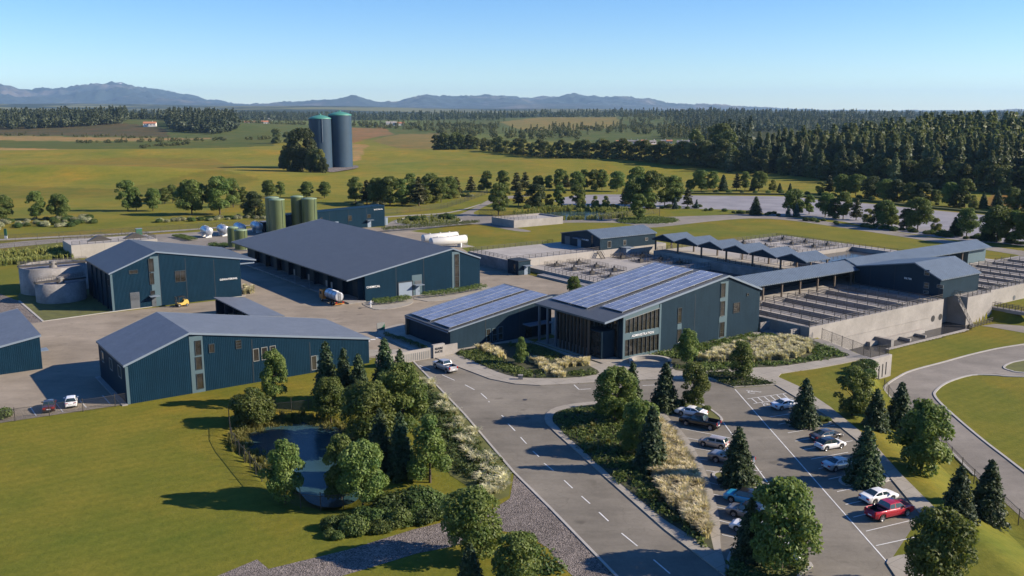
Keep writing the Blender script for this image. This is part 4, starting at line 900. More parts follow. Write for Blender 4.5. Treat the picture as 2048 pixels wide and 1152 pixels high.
# front filter block: walls between open cells
ft = bld('filter_tank', 'concrete filter tank with long open water cells in front of the canopy', 153.5, 112.0, 0, 'tank')
cells = [(1.2, 5.2), (8.6, 12.9), (16.4, 20.9), (24.2, 28.6), (32.2, 36.6), (40.2, 45.0)]
wl = MB(); x = 0.0
for c0, c1 in cells: wl.box(x, c0, 0, 24, -7, DZ); x = c1
wl.box(x, 49.5, 0, 24, -7, DZ)
for c0, c1 in cells: wl.box(c0, c1, 0, 1.2, -7, DZ); wl.box(c0, c1, 22.3, 24, -7, DZ)
wl.build('wall', M_CONC, ft)
wt = MB(); [wt.box(c0, c1, 1.2, 22.3, -1.0, 0.35) for c0, c1 in cells]; wt.build('water', M_TWATER, ft)
mb = MB(); [mb.box(c0 + .1, c1 - .1, y_, y_ + .25, .35, .5) for c0, c1 in cells for y_ in (4, 7, 10, 13, 16, 19)]; mb.build('water_trough', M_CONC, ft)
mb = MB(); mb.box(49.5, 56, 2.5, 24, -7, DZ); mb.build('landing', M_CONC, ft)
mb = MB(); mb.box(6, 44, -.1, -.01, -1.2, -1.1); mb.box(20, 41, -.9, -.01, -6.8, -3.3); mb.build('wall_ledge', M_CONC, ft)
for u in (45.5, 48.6): mb = MB(); mb.lathe([(0, -.05), (.75, -.05)], (u, 0), 16, 'y'); o = mb.build('pipe_opening', M_BLACK, ft); o.location = (0, 0, -1.6)
for i, (c0, c1) in enumerate(cells):
    for sd_, u in (('left', c0 - .25), ('right', c1 + .25)):
        p = [(*inv(153.5 + u, 112 + .9), DZ), (*inv(153.5 + u, 112 + 22), DZ)]
        railing(p, f'railing along the {sd_} rim of the {ordw(i)} front filter cell from the left', step=2.6)
railing([(*inv(153.7, 112.15), DZ), (*inv(202.6, 112.15), DZ)], 'long railing on the front edge of the filter tank wall', step=2.0)
# small pit in front of the filter tank
pt = bld('concrete_pit', 'open concrete pit against the right end of the administration building', 150.6, 114.2, 0, 'tank')
cbox(pt, 'wall', M_CONCD, (0, 4.6, 0, .35, -.5, 2.0), (4.25, 4.6, .35, 8, -.5, 2.0), (0, 2.9, 7.7, 8, -.5, 2)); cbox(pt, 'hatch_door', M_LOUV, (1.4, 2.9, -.06, 0, .6, 1.7)); cbox(pt, 'floor', M_CONCD, (0.1, 4.25, .35, 7.7, -.4, .2))
# the block with stairs and the right-hand filter row
fr_ = bld('filter_tank', 'concrete filter tank with stair tower and open cells on the right edge', 209.5, 109.8, 0, 'tank')
cells2 = [(11.5, 15.2), (19, 23.0), (27, 31.2), (35, 39.4), (43.5, 48), (52, 57), (61, 66)]
wl = MB(); x = 0.0
for c0, c1 in cells2:
    wl.box(x, c0, 0 if x == 0 else 1.2, 25, -7, DZ); wl.box(c0, c1, 1.2, 2.2, -7, DZ); wl.box(c0, c1, 23.5, 25, -7, DZ); x = c1
wl.box(x, 75, 1.2, 25, -7, DZ); wl.build('wall', M_CONC, fr_)
wt = MB(); [wt.box(c0, c1, 2.2, 23.5, -1.0, 0.35) for c0, c1 in cells2]; wt.build('water', M_TWATER, fr_)
for u, z_ in ((10.5, -2.2), (12.8, -1.7), (24.5, -.6)): mb = MB(); mb.lathe([(0, 1.14), (.6, 1.14)], (u, 0), 16, 'y'); o = mb.build('pipe_opening', M_LOUV, fr_); o.location = (0, 0, z_)
for i, (c0, c1) in enumerate(cells2):
    for sd_, u in (('left', c0 - .25), ('right', c1 + .25)):
        railing([(*inv(209.5 + u, 112.2), DZ), (*inv(209.5 + u, 133), DZ)], f'railing along the {sd_} rim of the {ordw(i)} filter cell past the filter building', step=2.6)
railing([(*inv(209.7, 115.5), DZ), (*inv(209.7, 110), DZ), (*inv(220, 110), DZ), (*inv(220.5, 111.2), DZ), (*inv(284, 111.2), DZ)], 'railing on the rim of the stair tower and right hand filter tank', step=2.0)
# stairs in the recess
st = bld('concrete_stairs', 'steep dark stairs with rail in the recess beside the stair tower', 203, 112.2, 0, 'stairs')
mb = MB()
for k in range(22): mb.box(5.0, 6.4, 2.6 - 4.2 + k * .19 - 3.2, 2.6 - 4.2 + (k + 1) * .19 - 3.2, LOW - .4 + k * .29, LOW - .1 + k * .29)
mb.build('flight', M_CONCD, st)
mb = MB(); mb.bar((5.0, -4.8, LOW + 1), (5.0, -.6, DZ + .9), .08); mb.bar((5.0, -4.8, LOW + .5), (5.0, -.6, DZ + .4), .06); [mb.bar((5.0, -4.8 + k * .7, LOW + k * 1.05 - .1), (5.0, -4.8 + k * .7, LOW + k * 1.05 + 1), .06) for k in range(7)]; mb.build('handrail', M_STEEL, st)
# channel basin in front
sheet('basin_water', BASIN, -4.2, M_TWATER, 'dark water in the channel below the filter tank wall')
cw_ = bld('basin_wall', 'low concrete kerb wall between the channel water and the lawn', C0[0], C0[1], 0, 'wall')
L_ = math.dist(C0, C1); mb = MB(); dx, dy = C1[0] - C0[0], C1[1] - C0[1]; mb.bar((0, 0, LOW - 1.2), (dx, dy, LOW - 1.2), .8, 2.62); mb.build('wall', M_CONC, cw_)
mb = MB(); mb.box(3, 4, 1, 9, -5.4, -2.6); mb.box(11, 11.5, 1.5, 8, -5.4, -3.6); mb.box(17, 17.5, 1.5, 7, -5.4, -3.7); mb.build('baffle', M_CONCD, cw_)
rw = bld('retaining_wall', 'tall pale concrete retaining wall with dark slots beside the access road', 150.3, 96.0, 0, 'wall')
mb = MB(); mb.box(-.6, .7, 0, 16, -6.5, .12); mb.box(-.6, 5.6, -.9, .0, -6.5, .22); mb.build('wall', M_CONC, rw)
mb = MB(); [mb.box(1.6 + k * 1.1, 1.8 + k * 1.1, -.96, -.9, -4 + k * .3, -1.4 + k * .2) for k in range(3)]; mb.build('slot', M_BLACK, rw)
fence([(*inv(156, 110.8), .15), (*inv(150.6, 96.4), .15)], 'wire fence on the edge of the ramp above the channel', 2.0, 3.4)
fence([(*inv(150.6, 96.2), .2), (*inv(155.6, 95.5), .2)], 'short wire fence standing on the retaining wall', 2.0, 2.4)
# filter building
a0, b0 = 203.0, 113.2
rt = bld('filter_building', 'dark blue gabled building lettered FILTER standing on the concrete filter deck', a0, b0, DZ)
pr = [(0, 4.3), (6.6, 7.3), (22.5, 4.4)]
mb = MB(); mb.extrude_yz([(0, -.2)] + pr + [(22.5, -.2)], 0, 17.2); mb.build('wall', M_WALL2, rt)
mb = MB(); mb.extrude_yz([(-.4, 4.15)] + pr[1:] + [(22.5, 4.65), (6.6, 7.6), (-.4, 4.42)], -.3, 17.5); mb.build('roof', M_ROOFX, rt)
f = Face((1680, 490, 6.4), 'W', a0, a0, b0)
for r_ in ((1080, 315, 1150, 390), (1075, 480, 1140, 555), (1068, 582, 1134, 622), (1240, 508, 1325, 552)): u0, u1, z0, z1 = f.rect(*r_); window(rt, 'W', 0, u0, u1, z0 - DZ, z1 - DZ, 1, 2, M_FRAMEL)
u0, u1, z0, z1 = f.rect(1255, 560, 1318, 685); door(rt, 'W', 0, u0, u1, 0, 2.3, M_JOINT, False)
u0, u1, z0, z1 = f.rect(370, 300, 390, 400); joints(rt, [u0, f.u(700, 400)], 'W', 0, [4.8, 5.9])
o = letters(rt, 'FILTER', f, 825, 407, 920, 450); o.location.z -= DZ
# long canopy over the gallery
cn = bld('gallery_canopy', 'long grey ribbed canopy on posts running behind the filter cells', 153, 135.0, DZ, 'canopy')
for nm, u0, u1 in (('roof', 5.5, 50.5), ('roof', 50.6, 114)):
    zz_ = 0 if u0 < 20 else .35
    mb = MB(); mb.extrude_yz([(-.6, 3.6 + zz_), (4.2, 5.3 + zz_), (9.2, 3.6 + zz_), (9.2, 3.85 + zz_), (4.2, 5.58 + zz_), (-.6, 3.85 + zz_)], u0, u1); mb.build(nm, M_ROOFX, cn)
for k in range(6): mb = MB(); u = 14.5 + k * 6.7; mb.box(u - .17, u + .17, .2, .55, 0, 3.9); mb.build('canopy_post', M_WOODP, cn)
for k in range(6): mb = MB(); u = 14.5 + k * 6.7; mb.box(u - .17, u + .17, 8.2, 8.55, 0, 3.9); mb.build('canopy_post', M_WOODP, cn)
for k in range(5): mb = MB(); u = 72 + k * 7; mb.box(u - .17, u + .17, .2, .55, 0, 4.2); mb.build('canopy_post', M_WOODP, cn)
mb = MB(); mb.box(5.6, 50.4, .25, .5, 3.5, 3.72); mb.box(71, 113.8, .25, .5, 3.8, 4.05); mb.build('canopy_beam', M_FASC, cn)
mb = MB(); mb.box(104, 113.6, .8, 8, 0, 4.1); mb.build('end_wall', M_STRIP, cn); mb = MB(); mb.box(5, 104, 8.0, 8.25, 0, 3.4); mb.build('back_wall', M_JOINT, cn)
mb = MB(); mb.box(0, 118, 0, 9.5, -7, -.01); mb.build('deck', M_DECK, cn)
# rear decks
dk = bld('settling_deck', 'wide concrete deck with water pools behind the long canopy', 203, 144.6, 0, 'tank')
cbox(dk, 'deck', M_DECK, (-1, 9.5, 0, 62, -1, DZ), (9.5, 62, 34, 62, -1, DZ), (20, 23, 0, 34, -1, DZ), (9.5, 20, 24, 34, -1, DZ), (23, 62, 31, 34, -1, DZ), (57, 62, 0, 31, -1, DZ))
cbox(dk, 'water', M_TWATER, (9.5, 20, 0, 24, -.5, 1.3), (23, 57, 0, 31, -.5, 1.3))
for k, (u0, v0, u1, v1, lb) in enumerate(((57.5, 61.5, 57.5, 0, 'far right edge'), (0, 61.5, 57.5, 61.5, 'far grassy edge'), (20.4, 0, 20.4, 34, 'middle walkway between the pools'), (-.6, 0, -.6, 36, 'edge above the near pool'), (23.3, 31.3, 57, 31.3, 'edge of the far pool'), (9.2, 2, 9.2, 36, 'edge beside the zigzag canopy posts'))):
    railing([(*inv(203 + u0, 144.6 + v0), DZ), (*inv(203 + u1, 144.6 + v1), DZ)], f'railing on the {lb} of the settling deck')
hd = bld('hatch_deck', 'low concrete deck dotted with railed hatches behind the administration building', 156, 176, 0, 'tank')
cbox(hd, 'deck', M_DECK, (0, 46, 5.5, 36, -.5, 1.2), (0, 19, 0, 5.5, -.5, 1.2)); cbox(hd, 'ramp', M_DECK, (-3.2, -.6, -2, 26, -.3, .55)); cbox(hd, 'pool_wall', M_CONCD, (19, 20, -30, 5.5, -1, 1.2), (44.5, 46, -30, 5.5, -1, 2.45)); cbox(hd, 'water', M_TWATER, (20, 44.5, -30, 5.5, -1, .1))
railing([(*inv(156.2, 203), 1.2), (*inv(156.2, 177), 1.2)], 'railing on the near edge of the hatch deck', step=1.6)
railing([(*inv(176, 181.7), 1.2), (*inv(201.5, 181.7), 1.2)], 'railing between the hatch deck and the dark pool', step=1.6)
ud = bld('upper_deck', 'raised concrete deck in front of the small gabled flocculation building', 150.6, 211.8, 0, 'tank')
cbox(ud, 'deck', M_DECK, (0, 62, 0, 22, -.5, 3.4)); cbox(ud, 'wall_face', M_CONCD, (-.35, 0, -.3, 22, -.5, 3.3))
railing([(*inv(150.9, 233.5), 3.4), (*inv(150.9, 212.1), 3.4), (*inv(184.2, 212.1), 3.4)], 'railing round the near corner of the upper deck'); railing([(*inv(150.9, 233.5), 3.4), (*inv(183, 233.5), 3.4)], 'railing along the grassy side of the upper deck')
_hm = MB(); _hm.box(-2.3, 2.3, -2.3, 2.3, 0, .12); _hr = MB()
for hh in (.45, .8, 1.1):
    for s_ in (-2.5, 2.5): _hr.bar((-2.5, s_, hh), (2.5, s_, hh), .05); _hr.bar((s_, -2.5, hh), (s_, 2.5, hh), .05)
for k in range(5):
    for s_ in (-2.5, 2.5): q_ = -2.5 + 1.25 * k; _hr.box(q_ - .03, q_ + .03, s_ - .03, s_ + .03, 0, 1.1); _hr.box(s_ - .03, s_ + .03, q_ - .03, q_ + .03, 0, 1.1)
HM = _hm.mesh('cover', M_STEEL); HR = _hr.mesh('railing', M_RAIL); _mo = MB(); _mo.box(-.5, .7, -.5, .5, .12, .75); _mo.tube((.1, 0, .7), (.1, 0, 1.3), .25, n=8); MO = _mo.mesh('motor', M_STEEL)
def hatch(a_, b_, z_, lb):
    x, y = inv(a_, b_); r = thing('railed_hatch', lb, 'hatch', (x, y, z_), ANG, 'railed hatches on the decks'); link('cover', HM, r); link('railing', HR, r); link('motor', MO, r)
hs_ = [(164, b_, n) for b_, n in ((207.6, 'far'), (199.6, 'middle'), (191.7, 'near'))] + [(172.1, b_, n) for b_, n in ((207.2, 'far'), (199.3, 'middle'), (191.6, 'near'))]
for a_, b_, n in hs_: hatch(a_, b_, 1.2, f'railed hatch at the {n} end of the {"left" if a_ < 170 else "right"} row on the hatch deck')
hatch(164, 184, 1.2, 'railed hatch nearest the administration roof on the hatch deck')
for k, (a_, b_) in enumerate(((189.6, 207.5), (189.5, 199.3), (189.5, 191), (196.5, 206), (196.5, 198), (196.5, 190))): hatch(a_, b_, 1.2, f'{ordw(k)} railed hatch between the gabled building and the zigzag canopy')
for k, (u, v) in enumerate([(u, v) for u in (24, 34) for v in (38, 47, 56)] + [(u, v) for u in (46, 53) for v in (37.5, 46, 55)]): hatch(203 + u, 144.6 + v, DZ, f'{ordw(k)} railed hatch on the settling deck counted from the canopy')
# flocculation building
a0, b0 = 184.4, 211.9
rt = bld('flocculation_building', 'small dark blue gabled building with pale doors on the upper deck', a0, b0, 3.4)
pr = [(0, 3.6), (6, 5.5), (19, 3.3)]
mb = MB(); mb.extrude_yz([(0, -.1)] + pr + [(19, -.1)], 0, 23.5); mb.build('wall', M_WALL2, rt)
mb = MB(); mb.extrude_yz([(-.35, 3.5)] + pr[1:] + [(19.3, 3.25), (19.3, 3.5), (6, 5.78), (-.35, 3.76)], -.3, 23.8); mb.build('roof', M_ROOFX, rt)
f = Face((1100, 440, 8.5333), 'S', b0, a0, b0)
for r_ in ((980, 360, 1040, 475), (1250, 342, 1296, 430), (1620, 302, 1670, 352)): u0, u1, z0, z1 = f.rect(*r_); window(rt, 'S', 0, u0, u1, z0 - 3.4, z1 - 3.4, 1, 1, M_FRAMEL)
f = Face((1100, 440, 8.5333), 'W', a0, a0, b0)
u0, u1, z0, z1 = f.rect(470, 338, 530, 470); door(rt, 'W', 0, u0, u1, 0, 2.4); u0, u1, z0, z1 = f.rect(255, 270, 340, 420); panel(rt, 'roller_door', 'W', 0, u0, u1, 0, 2.7, M_LOUV)
u0, u1, z0, z1 = f.rect(705, 262, 735, 465); window(rt, 'W', 0, u0, u1, .4, z1 - 3.4, 1, 3)
o = letters(rt, 'FLOC/SED', f, 545, 322, 660, 352); o.location.z -= 3.4
mb = MB(); mb.box(8.6, 10.4, -2.6, -.02, -2.2, .2); mb.build('door_hut', M_DOOR, rt); mb = MB(); mb.box(8.2, 11.6, -3.0, -.02, .25, .4); mb.build('door_canopy', M_FASC, rt)
mb = MB()
for k in range(7): mb.box(-1.6, -.2, -.9 - k * .28, -.62 - k * .28, -.28 - k * .3, -.18 - k * .3)
mb.bar((-1.6, -.6, .9), (-1.6, -2.7, -1.2), .06); mb.bar((-.2, -.6, .9), (-.2, -2.7, -1.2), .06); mb.bar((-1.6, -.6, -.1), (-1.6, -2.7, -2.2), .1, .25); mb.bar((-.2, -.6, -.1), (-.2, -2.7, -2.2), .1, .25); mb.build('steps', M_STEEL, rt)
# guard hut
hx = bld('control_hut', 'small blue flat roofed hut at the near corner of the upper deck', 149.4, 206.2, 0, 'hut')
cbox(hx, 'wall', M_WALL2, (0, 4.2, 0, 5.2, -.2, 3.9)); cbox(hx, 'roof', M_JOINT, (-.15, 4.35, -.15, 5.35, 3.9, 4.1)); window(hx, 'W', 0, 1.3, 2.3, .8, 3.0); door(hx, 'S', 0, 2.0, 3.2, 0, 2.3)
# zigzag canopy
zc = bld('zigzag_canopy', 'row of six small gabled canopy roofs joined in a zigzag over the walkway', 202, 148.5, DZ, 'canopy')
for k in range(6):
    v = 1.0 + k * 9.65; mb = MB(); mb.extrude_yz([(v, 3.7), (v + 4.8, 5.35), (v + 9.6, 3.7), (v + 9.6, 3.88), (v + 4.8, 5.55), (v, 3.88)], -.3, 10.2); mb.build('roof', M_ROOFX, zc)
    for u in (-.2, 9.9): mb = MB(); mb.extrude_yz([(v + .1, 3.35), (v + 9.5, 3.35), (v + 9.5, 3.66), (v + 4.8, 5.3), (v + .1, 3.66)], u, u + .12); mb.build('gable_panel', M_WALL2, zc)
for k in range(7):
    for u in (1.4, 8.4): v = .6 + k * 9.65; mb = MB(); mb.box(u - .2, u + .2, v, v + .4, 0, 3.75); mb.build('canopy_post', M_WOODP, zc)
# ------------------------------------------------------------------ vegetation
F_LEAF = foliage('broad_leaves', (0.065, 0.112, 0.026), (0.190, 0.226, 0.061), 0.4)
F_LEAF2 = foliage('yellow_leaves', (0.122, 0.151, 0.030), (0.299, 0.299, 0.081), 0.4)
F_DARK = foliage('dark_leaves', (0.035, 0.057, 0.021), (0.072, 0.090, 0.029), 0.3)
F_CON = foliage('conifer_needles', (0.028, 0.054, 0.027), (0.082, 0.114, 0.042), 0.22)
F_SPRUCE = foliage('blue_needles', (0.041, 0.074, 0.061), (0.101, 0.149, 0.115), .15)
F_PINE = foliage('pine_needles', (0.048, 0.061, 0.024), (0.101, 0.095, 0.038), 0.25)
F_BUSH = foliage('bush_leaves', (0.065, 0.108, 0.026), (0.154, 0.190, 0.054), 0.36, 1.2)
F_BUSHD = foliage('dark_bush_leaves', (0.039, 0.074, 0.021), (0.104, 0.142, 0.038), 0.32, 1.2)
F_PALE = foliage('pale_bush', (0.19, 0.20, 0.10), (0.42, 0.42, 0.26), .3, 1.2)
F_STRAW = foliage('feather_grass', (0.50, 0.43, 0.27), (0.85, 0.76, 0.56), .45, 0.5)
F_STRAWP = foliage('pale_feather_grass', (0.42, 0.385, 0.26), (0.74, 0.69, 0.53), .45, 0.5)
F_REED = foliage('reeds', (0.121, 0.142, 0.034), (0.324, 0.311, 0.101), .35, 0.5)
F_WOOD = foliage('wood_needles', (0.062, 0.090, 0.042), (0.180, 0.200, 0.090), .36, 0.08)
F_WOODB = foliage('wood_leaves', (0.072, 0.101, 0.035), (0.165, 0.175, 0.060), 0.38, 0.15)
F_FAR = foliage('far_wood_needles', (0.030, 0.047, 0.024), (0.088, 0.105, 0.050), .2, 0.02)
rng = np.random.default_rng(11)
def quads_at(P, Nn, size, rng, asp=1.5, jit=0.6):
    """leaf-sized faces at points P, roughly facing Nn"""
    n = len(P); Nn = Nn + rng.normal(0, jit, (n, 3)); Nn /= np.linalg.norm(Nn, axis=1)[:, None] + 1e-9
    t = np.cross(Nn, rng.normal(0, 1, (n, 3))); t /= np.linalg.norm(t, axis=1)[:, None] + 1e-9; b = np.cross(Nn, t)
    s = size * rng.uniform(.7, 1.3, (n, 1)); t = t * s * asp / 2; b = b * s / 2
    V = np.stack([P - t, P - b * .9 + t * .1, P + t, P + b * .9 - t * .1], 1).reshape(-1, 3); return V, np.arange(n * 4).reshape(n, 4)
def blob_leaves(centers, radii, per, size, rng, flat=0.85, lower=-0.35):
    Ps, Ns = [], []
    for c, r in zip(centers, radii):
        n = int(per * r * r); d = rng.normal(0, 1, (n * 2, 3)); d /= np.linalg.norm(d, axis=1)[:, None]; d = d[d[:, 2] > lower - .4 * rng.random(len(d))][:n]
        rad = r * rng.uniform(.72, 1.06, (len(d), 1)); Ps.append(np.array(c) + d * rad * np.array([1, 1, flat])); Ns.append(d + np.array([0, 0, .25]))
    return quads_at(np.concatenate(Ps), np.concatenate(Ns), size, rng)
def trunk_mb(h, r, limbs, rng, spread=1.2, z0=1.2):
    mb = MB(); k = 5; p = Vector((0, 0, -.3)); pts = [p]
    for i in range(1, k + 1): pts.append(Vector((rng.normal(0, .05) * i * .5, rng.normal(0, .05) * i * .5, h * i / k)))
    for i in range(k): mb.tube(pts[i], pts[i + 1], r * (1 - .16 * i), r * (1 - .16 * (i + 1)), 7, False)
    for i in range(limbs):
        a = rng.uniform(0, 6.28); z = rng.uniform(z0, h * .85); q = Vector((0, 0, z)); e = Vector((math.cos(a) * spread * rng.uniform(.6, 1.1), math.sin(a) * spread * rng.uniform(.6, 1.1), z + rng.uniform(.7, 1.6))); mb.tube(q, e, r * .4, r * .12, 5, False)
    return mb
TREES = {}
def broadleaf(key, seed, h, w, zc0, mat, nb=26, per=150, size=.30, shape='oval'):
    rg = np.random.default_rng(seed); cs, rs = [], []
    for i in range(nb):
        u = rg.uniform(0, 1) if i > 5 else i / 6; z = zc0 + (h - zc0) * u
        if shape == 'oval': R_ = w / 2 * math.sqrt(max(.06, 1 - (2 * u - .85) ** 2 / 1.45))
        elif shape == 'round': R_ = w / 2 * math.sqrt(max(.05, 1 - (2 * u - .8) ** 2 / 1.5))
        elif shape == 'cone': R_ = w / 2 * (1.05 - .8 * u)
        else: R_ = w / 2 * math.sqrt(max(.1, 1 - u * u * .9))
        rb = w * rg.uniform(.115, .25) * (1.0 if u < .8 else .8); a = rg.uniform(0, 6.28); q = max(0, R_ * rg.uniform(.9, 1.12) - rb * .7) * math.sqrt(rg.uniform(.3, 1)); cs.append((q * math.cos(a), q * math.sin(a), min(z, h - rb * .75))); rs.append(rb)
    V, Fq = blob_leaves(cs, rs, per * 1.75, size * .74, rg)
    crown = npmesh('crown', V, Fq, mat); tr = trunk_mb(h * .62, .035 * h * .55, 7, rg, w * .28, zc0 * .9 + .3).mesh('trunk', M_TRUNK, True)
    TREES[key] = (h, crown, tr)
def conifer(key, seed, h, w, mat, whorls=26, z0=.5, dense=1.0, droop=.35, size=.34, pw=.85):
    rg = np.random.default_rng(seed); P, Nn = [], []
    for i in range(whorls):
        u = i / whorls; z = z0 + (h - z0) * u; R_ = w / 2 * (1 - u) ** pw + .10; nb = max(5, int((14 - 8 * u) * dense))
        for k in range(nb):
            a = rg.uniform(0, 6.28); L = R_ * rg.uniform(.72, 1.12); n = max(3, int(L / .16)); s = np.linspace(.12, 1, n); zz = z + .25 * L * s - droop * L * s ** 2 + rg.normal(0, .06, n)
            lat = rg.normal(0, .10 + .10 * s, n); P.append(np.stack([np.cos(a) * L * s - np.sin(a) * lat, np.sin(a) * L * s + np.cos(a) * lat, zz], 1)); Nn.append(np.tile([np.cos(a) * .5, np.sin(a) * .5, .8], (n, 1)))
    P.append(np.stack([rg.normal(0, .04, 14), rg.normal(0, .04, 14), np.linspace(h - .8, h, 14)], 1)); Nn.append(np.tile([0, 0, 1.], (14, 1)))
    V, Fq = quads_at(np.concatenate(P + P), np.concatenate(Nn + Nn), size * .78, rg, 1.9, .5); V += np.repeat(rg.normal(0, .06, (len(V) // 4, 3)), 4, 0)
    mb = MB(); mb.tube((0, 0, -.3), (0, 0, h * .9), .022 * h, .02, 7, False); TREES[key] = (h, npmesh('crown', V, Fq, mat), mb.mesh('trunk', M_TRUNK, True))
broadleaf('oak_a', 1, 8, 5.2, 1.3, F_LEAF, 34, 190, .30, 'oval'); broadleaf('oak_b', 2, 8, 4.6, 1.5, F_LEAF, 34, 200, .28, 'oval'); broadleaf('oak_c', 3, 8, 6.4, 1.4, F_LEAF, 38, 150, .32, 'round'); broadleaf('oak_d', 4, 8, 5.6, 1.6, F_LEAF, 34, 170, .30, 'round')
broadleaf('low_a', 5, 6, 6.2, .6, F_LEAF, 32, 150, .30, 'dome'); broadleaf('tall_a', 6, 10, 5.4, 1.7, F_LEAF, 40, 190, .31, 'oval'); broadleaf('pyr_a', 7, 8, 4.6, 1.2, F_LEAF, 30, 190, .28, 'cone'); broadleaf('yel_a', 8, 6, 4.6, .8, F_LEAF2, 26, 190, .28, 'round')
broadleaf('dark_a', 9, 8, 6.6, .4, F_DARK, 34, 150, .32, 'round'); broadleaf('dark_b', 10, 8, 7.4, .3, F_DARK, 34, 120, .34, 'dome'); broadleaf('wood_b', 12, 14, 10, .6, F_WOODB, 30, 26, .8, 'round'); broadleaf('wood_c', 13, 16, 9, 1.0, F_WOODB, 30, 28, .8, 'oval')
conifer('fir_a', 21, 8, 5.0, F_CON, 32, .2, 1.5, .38, .34, .72); conifer('fir_b', 22, 8, 4.4, F_CON, 32, .25, 1.45, .38, .34, .74); conifer('fir_c', 23, 8, 5.6, F_CON, 30, .2, 1.5, .42, .34, .72); conifer('spruce_a', 24, 6, 3.4, F_SPRUCE, 22, .3, 1.2); conifer('pine_a', 25, 8, 4.4, F_PINE, 14, 1.3, .75, .25, .5, .55)
def wood_con(key, seed, h, w, n, mat):
    rg = np.random.default_rng(seed); u = rg.uniform(0.04, 1, n) ** .85; a = rg.uniform(0, 6.28, n); Rr = w / 2 * (1 - u) ** .8 * np.sqrt(rg.uniform(.3, 1.1, n)) + .15
    Rr *= 1 + .25 * np.sin(u * 34); P = np.stack([Rr * np.cos(a), Rr * np.sin(a), h * u], 1); V, Fq = quads_at(P, np.stack([np.cos(a), np.sin(a), np.full(n, .9)], 1), w * .10, rg, 1.9, .5)
    mb = MB(); mb.tube((0, 0, -1), (0, 0, h * .93), h * .014, .05, 5, False); tv = np.array(mb.v); tf = np.array(mb.f) + len(V)
    return npmesh(key, np.concatenate([V, tv]), np.concatenate([Fq, tf]), [mat, M_TRUNK], False, [0] * len(Fq) + [1] * len(tf))
WOODS = [wood_con('forest_conifer', 31 + k, 30, w, n, F_WOOD) for k, (w, n) in enumerate(((12.5, 1000), (11, 900), (14, 1100), (10.5, 850)))]
def tree(name, key, x, y, h, label, group, rz=None, z=0.0, wide=1.0, cat='tree'):
    H, cr, tr = TREES[key]; r = thing(name, label, cat, (x, y, z), rng.uniform(0, 6.28) if rz is None else rz, group); s = h / H; r.scale = (s * wide, s * wide, s)
    if tr: link('trunk', tr, r)
    link('crown', cr, r); return r
def ptree(name, key, bx, by, ty, label, group, z=0.0, wide=1.0, cat='tree', k=1.0):
    x, y = un(bx, by, z); zz = z if z else g1(x, y); h = hgt(bx, ty, bx, by, z) * k; return tree(name, key, x, y, max(h, 1.0), label, group, None, zz, wide, cat)
T_, G_ = 'broadleaf_tree', 'conifer_tree'
gp = 'trees round the pond'
for a in [(T_, 'tall_a', 550, 812, 700, 'tall broadleaf tree behind the pond in front of the blue wall', .9), (T_, 'low_a', 506, 846, 770, 'low rounded broadleaf tree on the left bank of the pond', 1.15), (G_, 'fir_b', 655, 806, 684, 'leftmost narrow conifer in front of the long blue building', .9), (G_, 'fir_b', 690, 812, 697, 'second narrow conifer in front of the long blue building', .85), (G_, 'fir_a', 720, 818, 708, 'third narrow conifer in front of the long blue building', .8),
          (T_, 'oak_d', 662, 836, 745, 'round broadleaf tree on the far bank of the pond below the conifers', 1.05), (G_, 'fir_a', 772, 800, 677, 'tall dark conifer nearest the gate wall', .85), (G_, 'fir_b', 801, 806, 699, 'small conifer beside the entry road near the gate', .8), (T_, 'oak_a', 806, 872, 728, 'large broadleaf tree on the road side of the pond grove', 1.05), (T_, 'oak_c', 742, 896, 756, 'large dark broadleaf tree in the middle of the pond grove', .98),
          (G_, 'fir_a', 762, 948, 812, 'slim conifer on the right bank of the pond', .8), (G_, 'fir_b', 802, 955, 825, 'slim conifer right of the pond beside a broadleaf tree', .9), (T_, 'pyr_a', 860, 965, 830, 'pyramid shaped broadleaf tree on the lawn by the entry road', 1.15), (T_, 'oak_d', 570, 1004, 880, 'broadleaf tree standing at the near left end of the pond', .95), (T_, 'oak_b', 682, 990, 848, 'broadleaf tree at the near right bank of the pond', .86), (T_, 'oak_c', 726, 1010, 879, 'broadleaf tree with bare pale trunk near the clipped shrubs', .95)]:
    ptree(a[0], a[1], a[2], a[3], a[4], a[5], gp, 0, a[6])
gp = 'trees by the gravel path'
ptree(T_, 'oak_c', 946, 1118, 978, 'big broadleaf tree overhanging the gravel path', gp, 0, 1.05); ptree(T_, 'oak_a', 1034, 1190, 1066, 'broadleaf tree cut by the bottom edge beside the gravel path', gp, 0, 1.15); ptree(G_, 'fir_a', 940, 1190, 1088, 'small conifer at the bottom edge below the gravel path', gp)
gp = 'trees on the road island'
ptree(T_, 'oak_d', 1230, 848, 735, 'large broadleaf tree at the top of the road island', gp, 0, 1.1); ptree(G_, 'fir_b', 1263, 836, 726, 'conifer showing behind the large island tree', gp, 0, .9); ptree(T_, 'oak_c', 1277, 908, 803, 'round broadleaf tree in the middle of the road island', gp, 0, .95); ptree(G_, 'fir_a', 1301, 942, 812, 'dark conifer beside the pale grass of the road island', gp, 0, .85)
gp = 'trees of the car park and office'
ptree(G_, 'fir_a', 1329, 818, 726, 'dark conifer at the top left corner of the car park', gp, .15, 1.05); ptree(T_, 'oak_b', 1386, 817, 727, 'broadleaf tree above the parked white and black cars', gp, .15, 1.15); ptree(T_, 'oak_b', 1483, 759, 683, 'broadleaf tree on the bed above the accessible stalls', gp, .15, 1.1); ptree(T_, 'oak_d', 1373, 730, 659, 'broadleaf tree against the administration building wall', gp, .15, .95); ptree(T_, 'pyr_a', 1043, 728, 674, 'small tree in the planting before the low annex', gp, .15, 1.1)
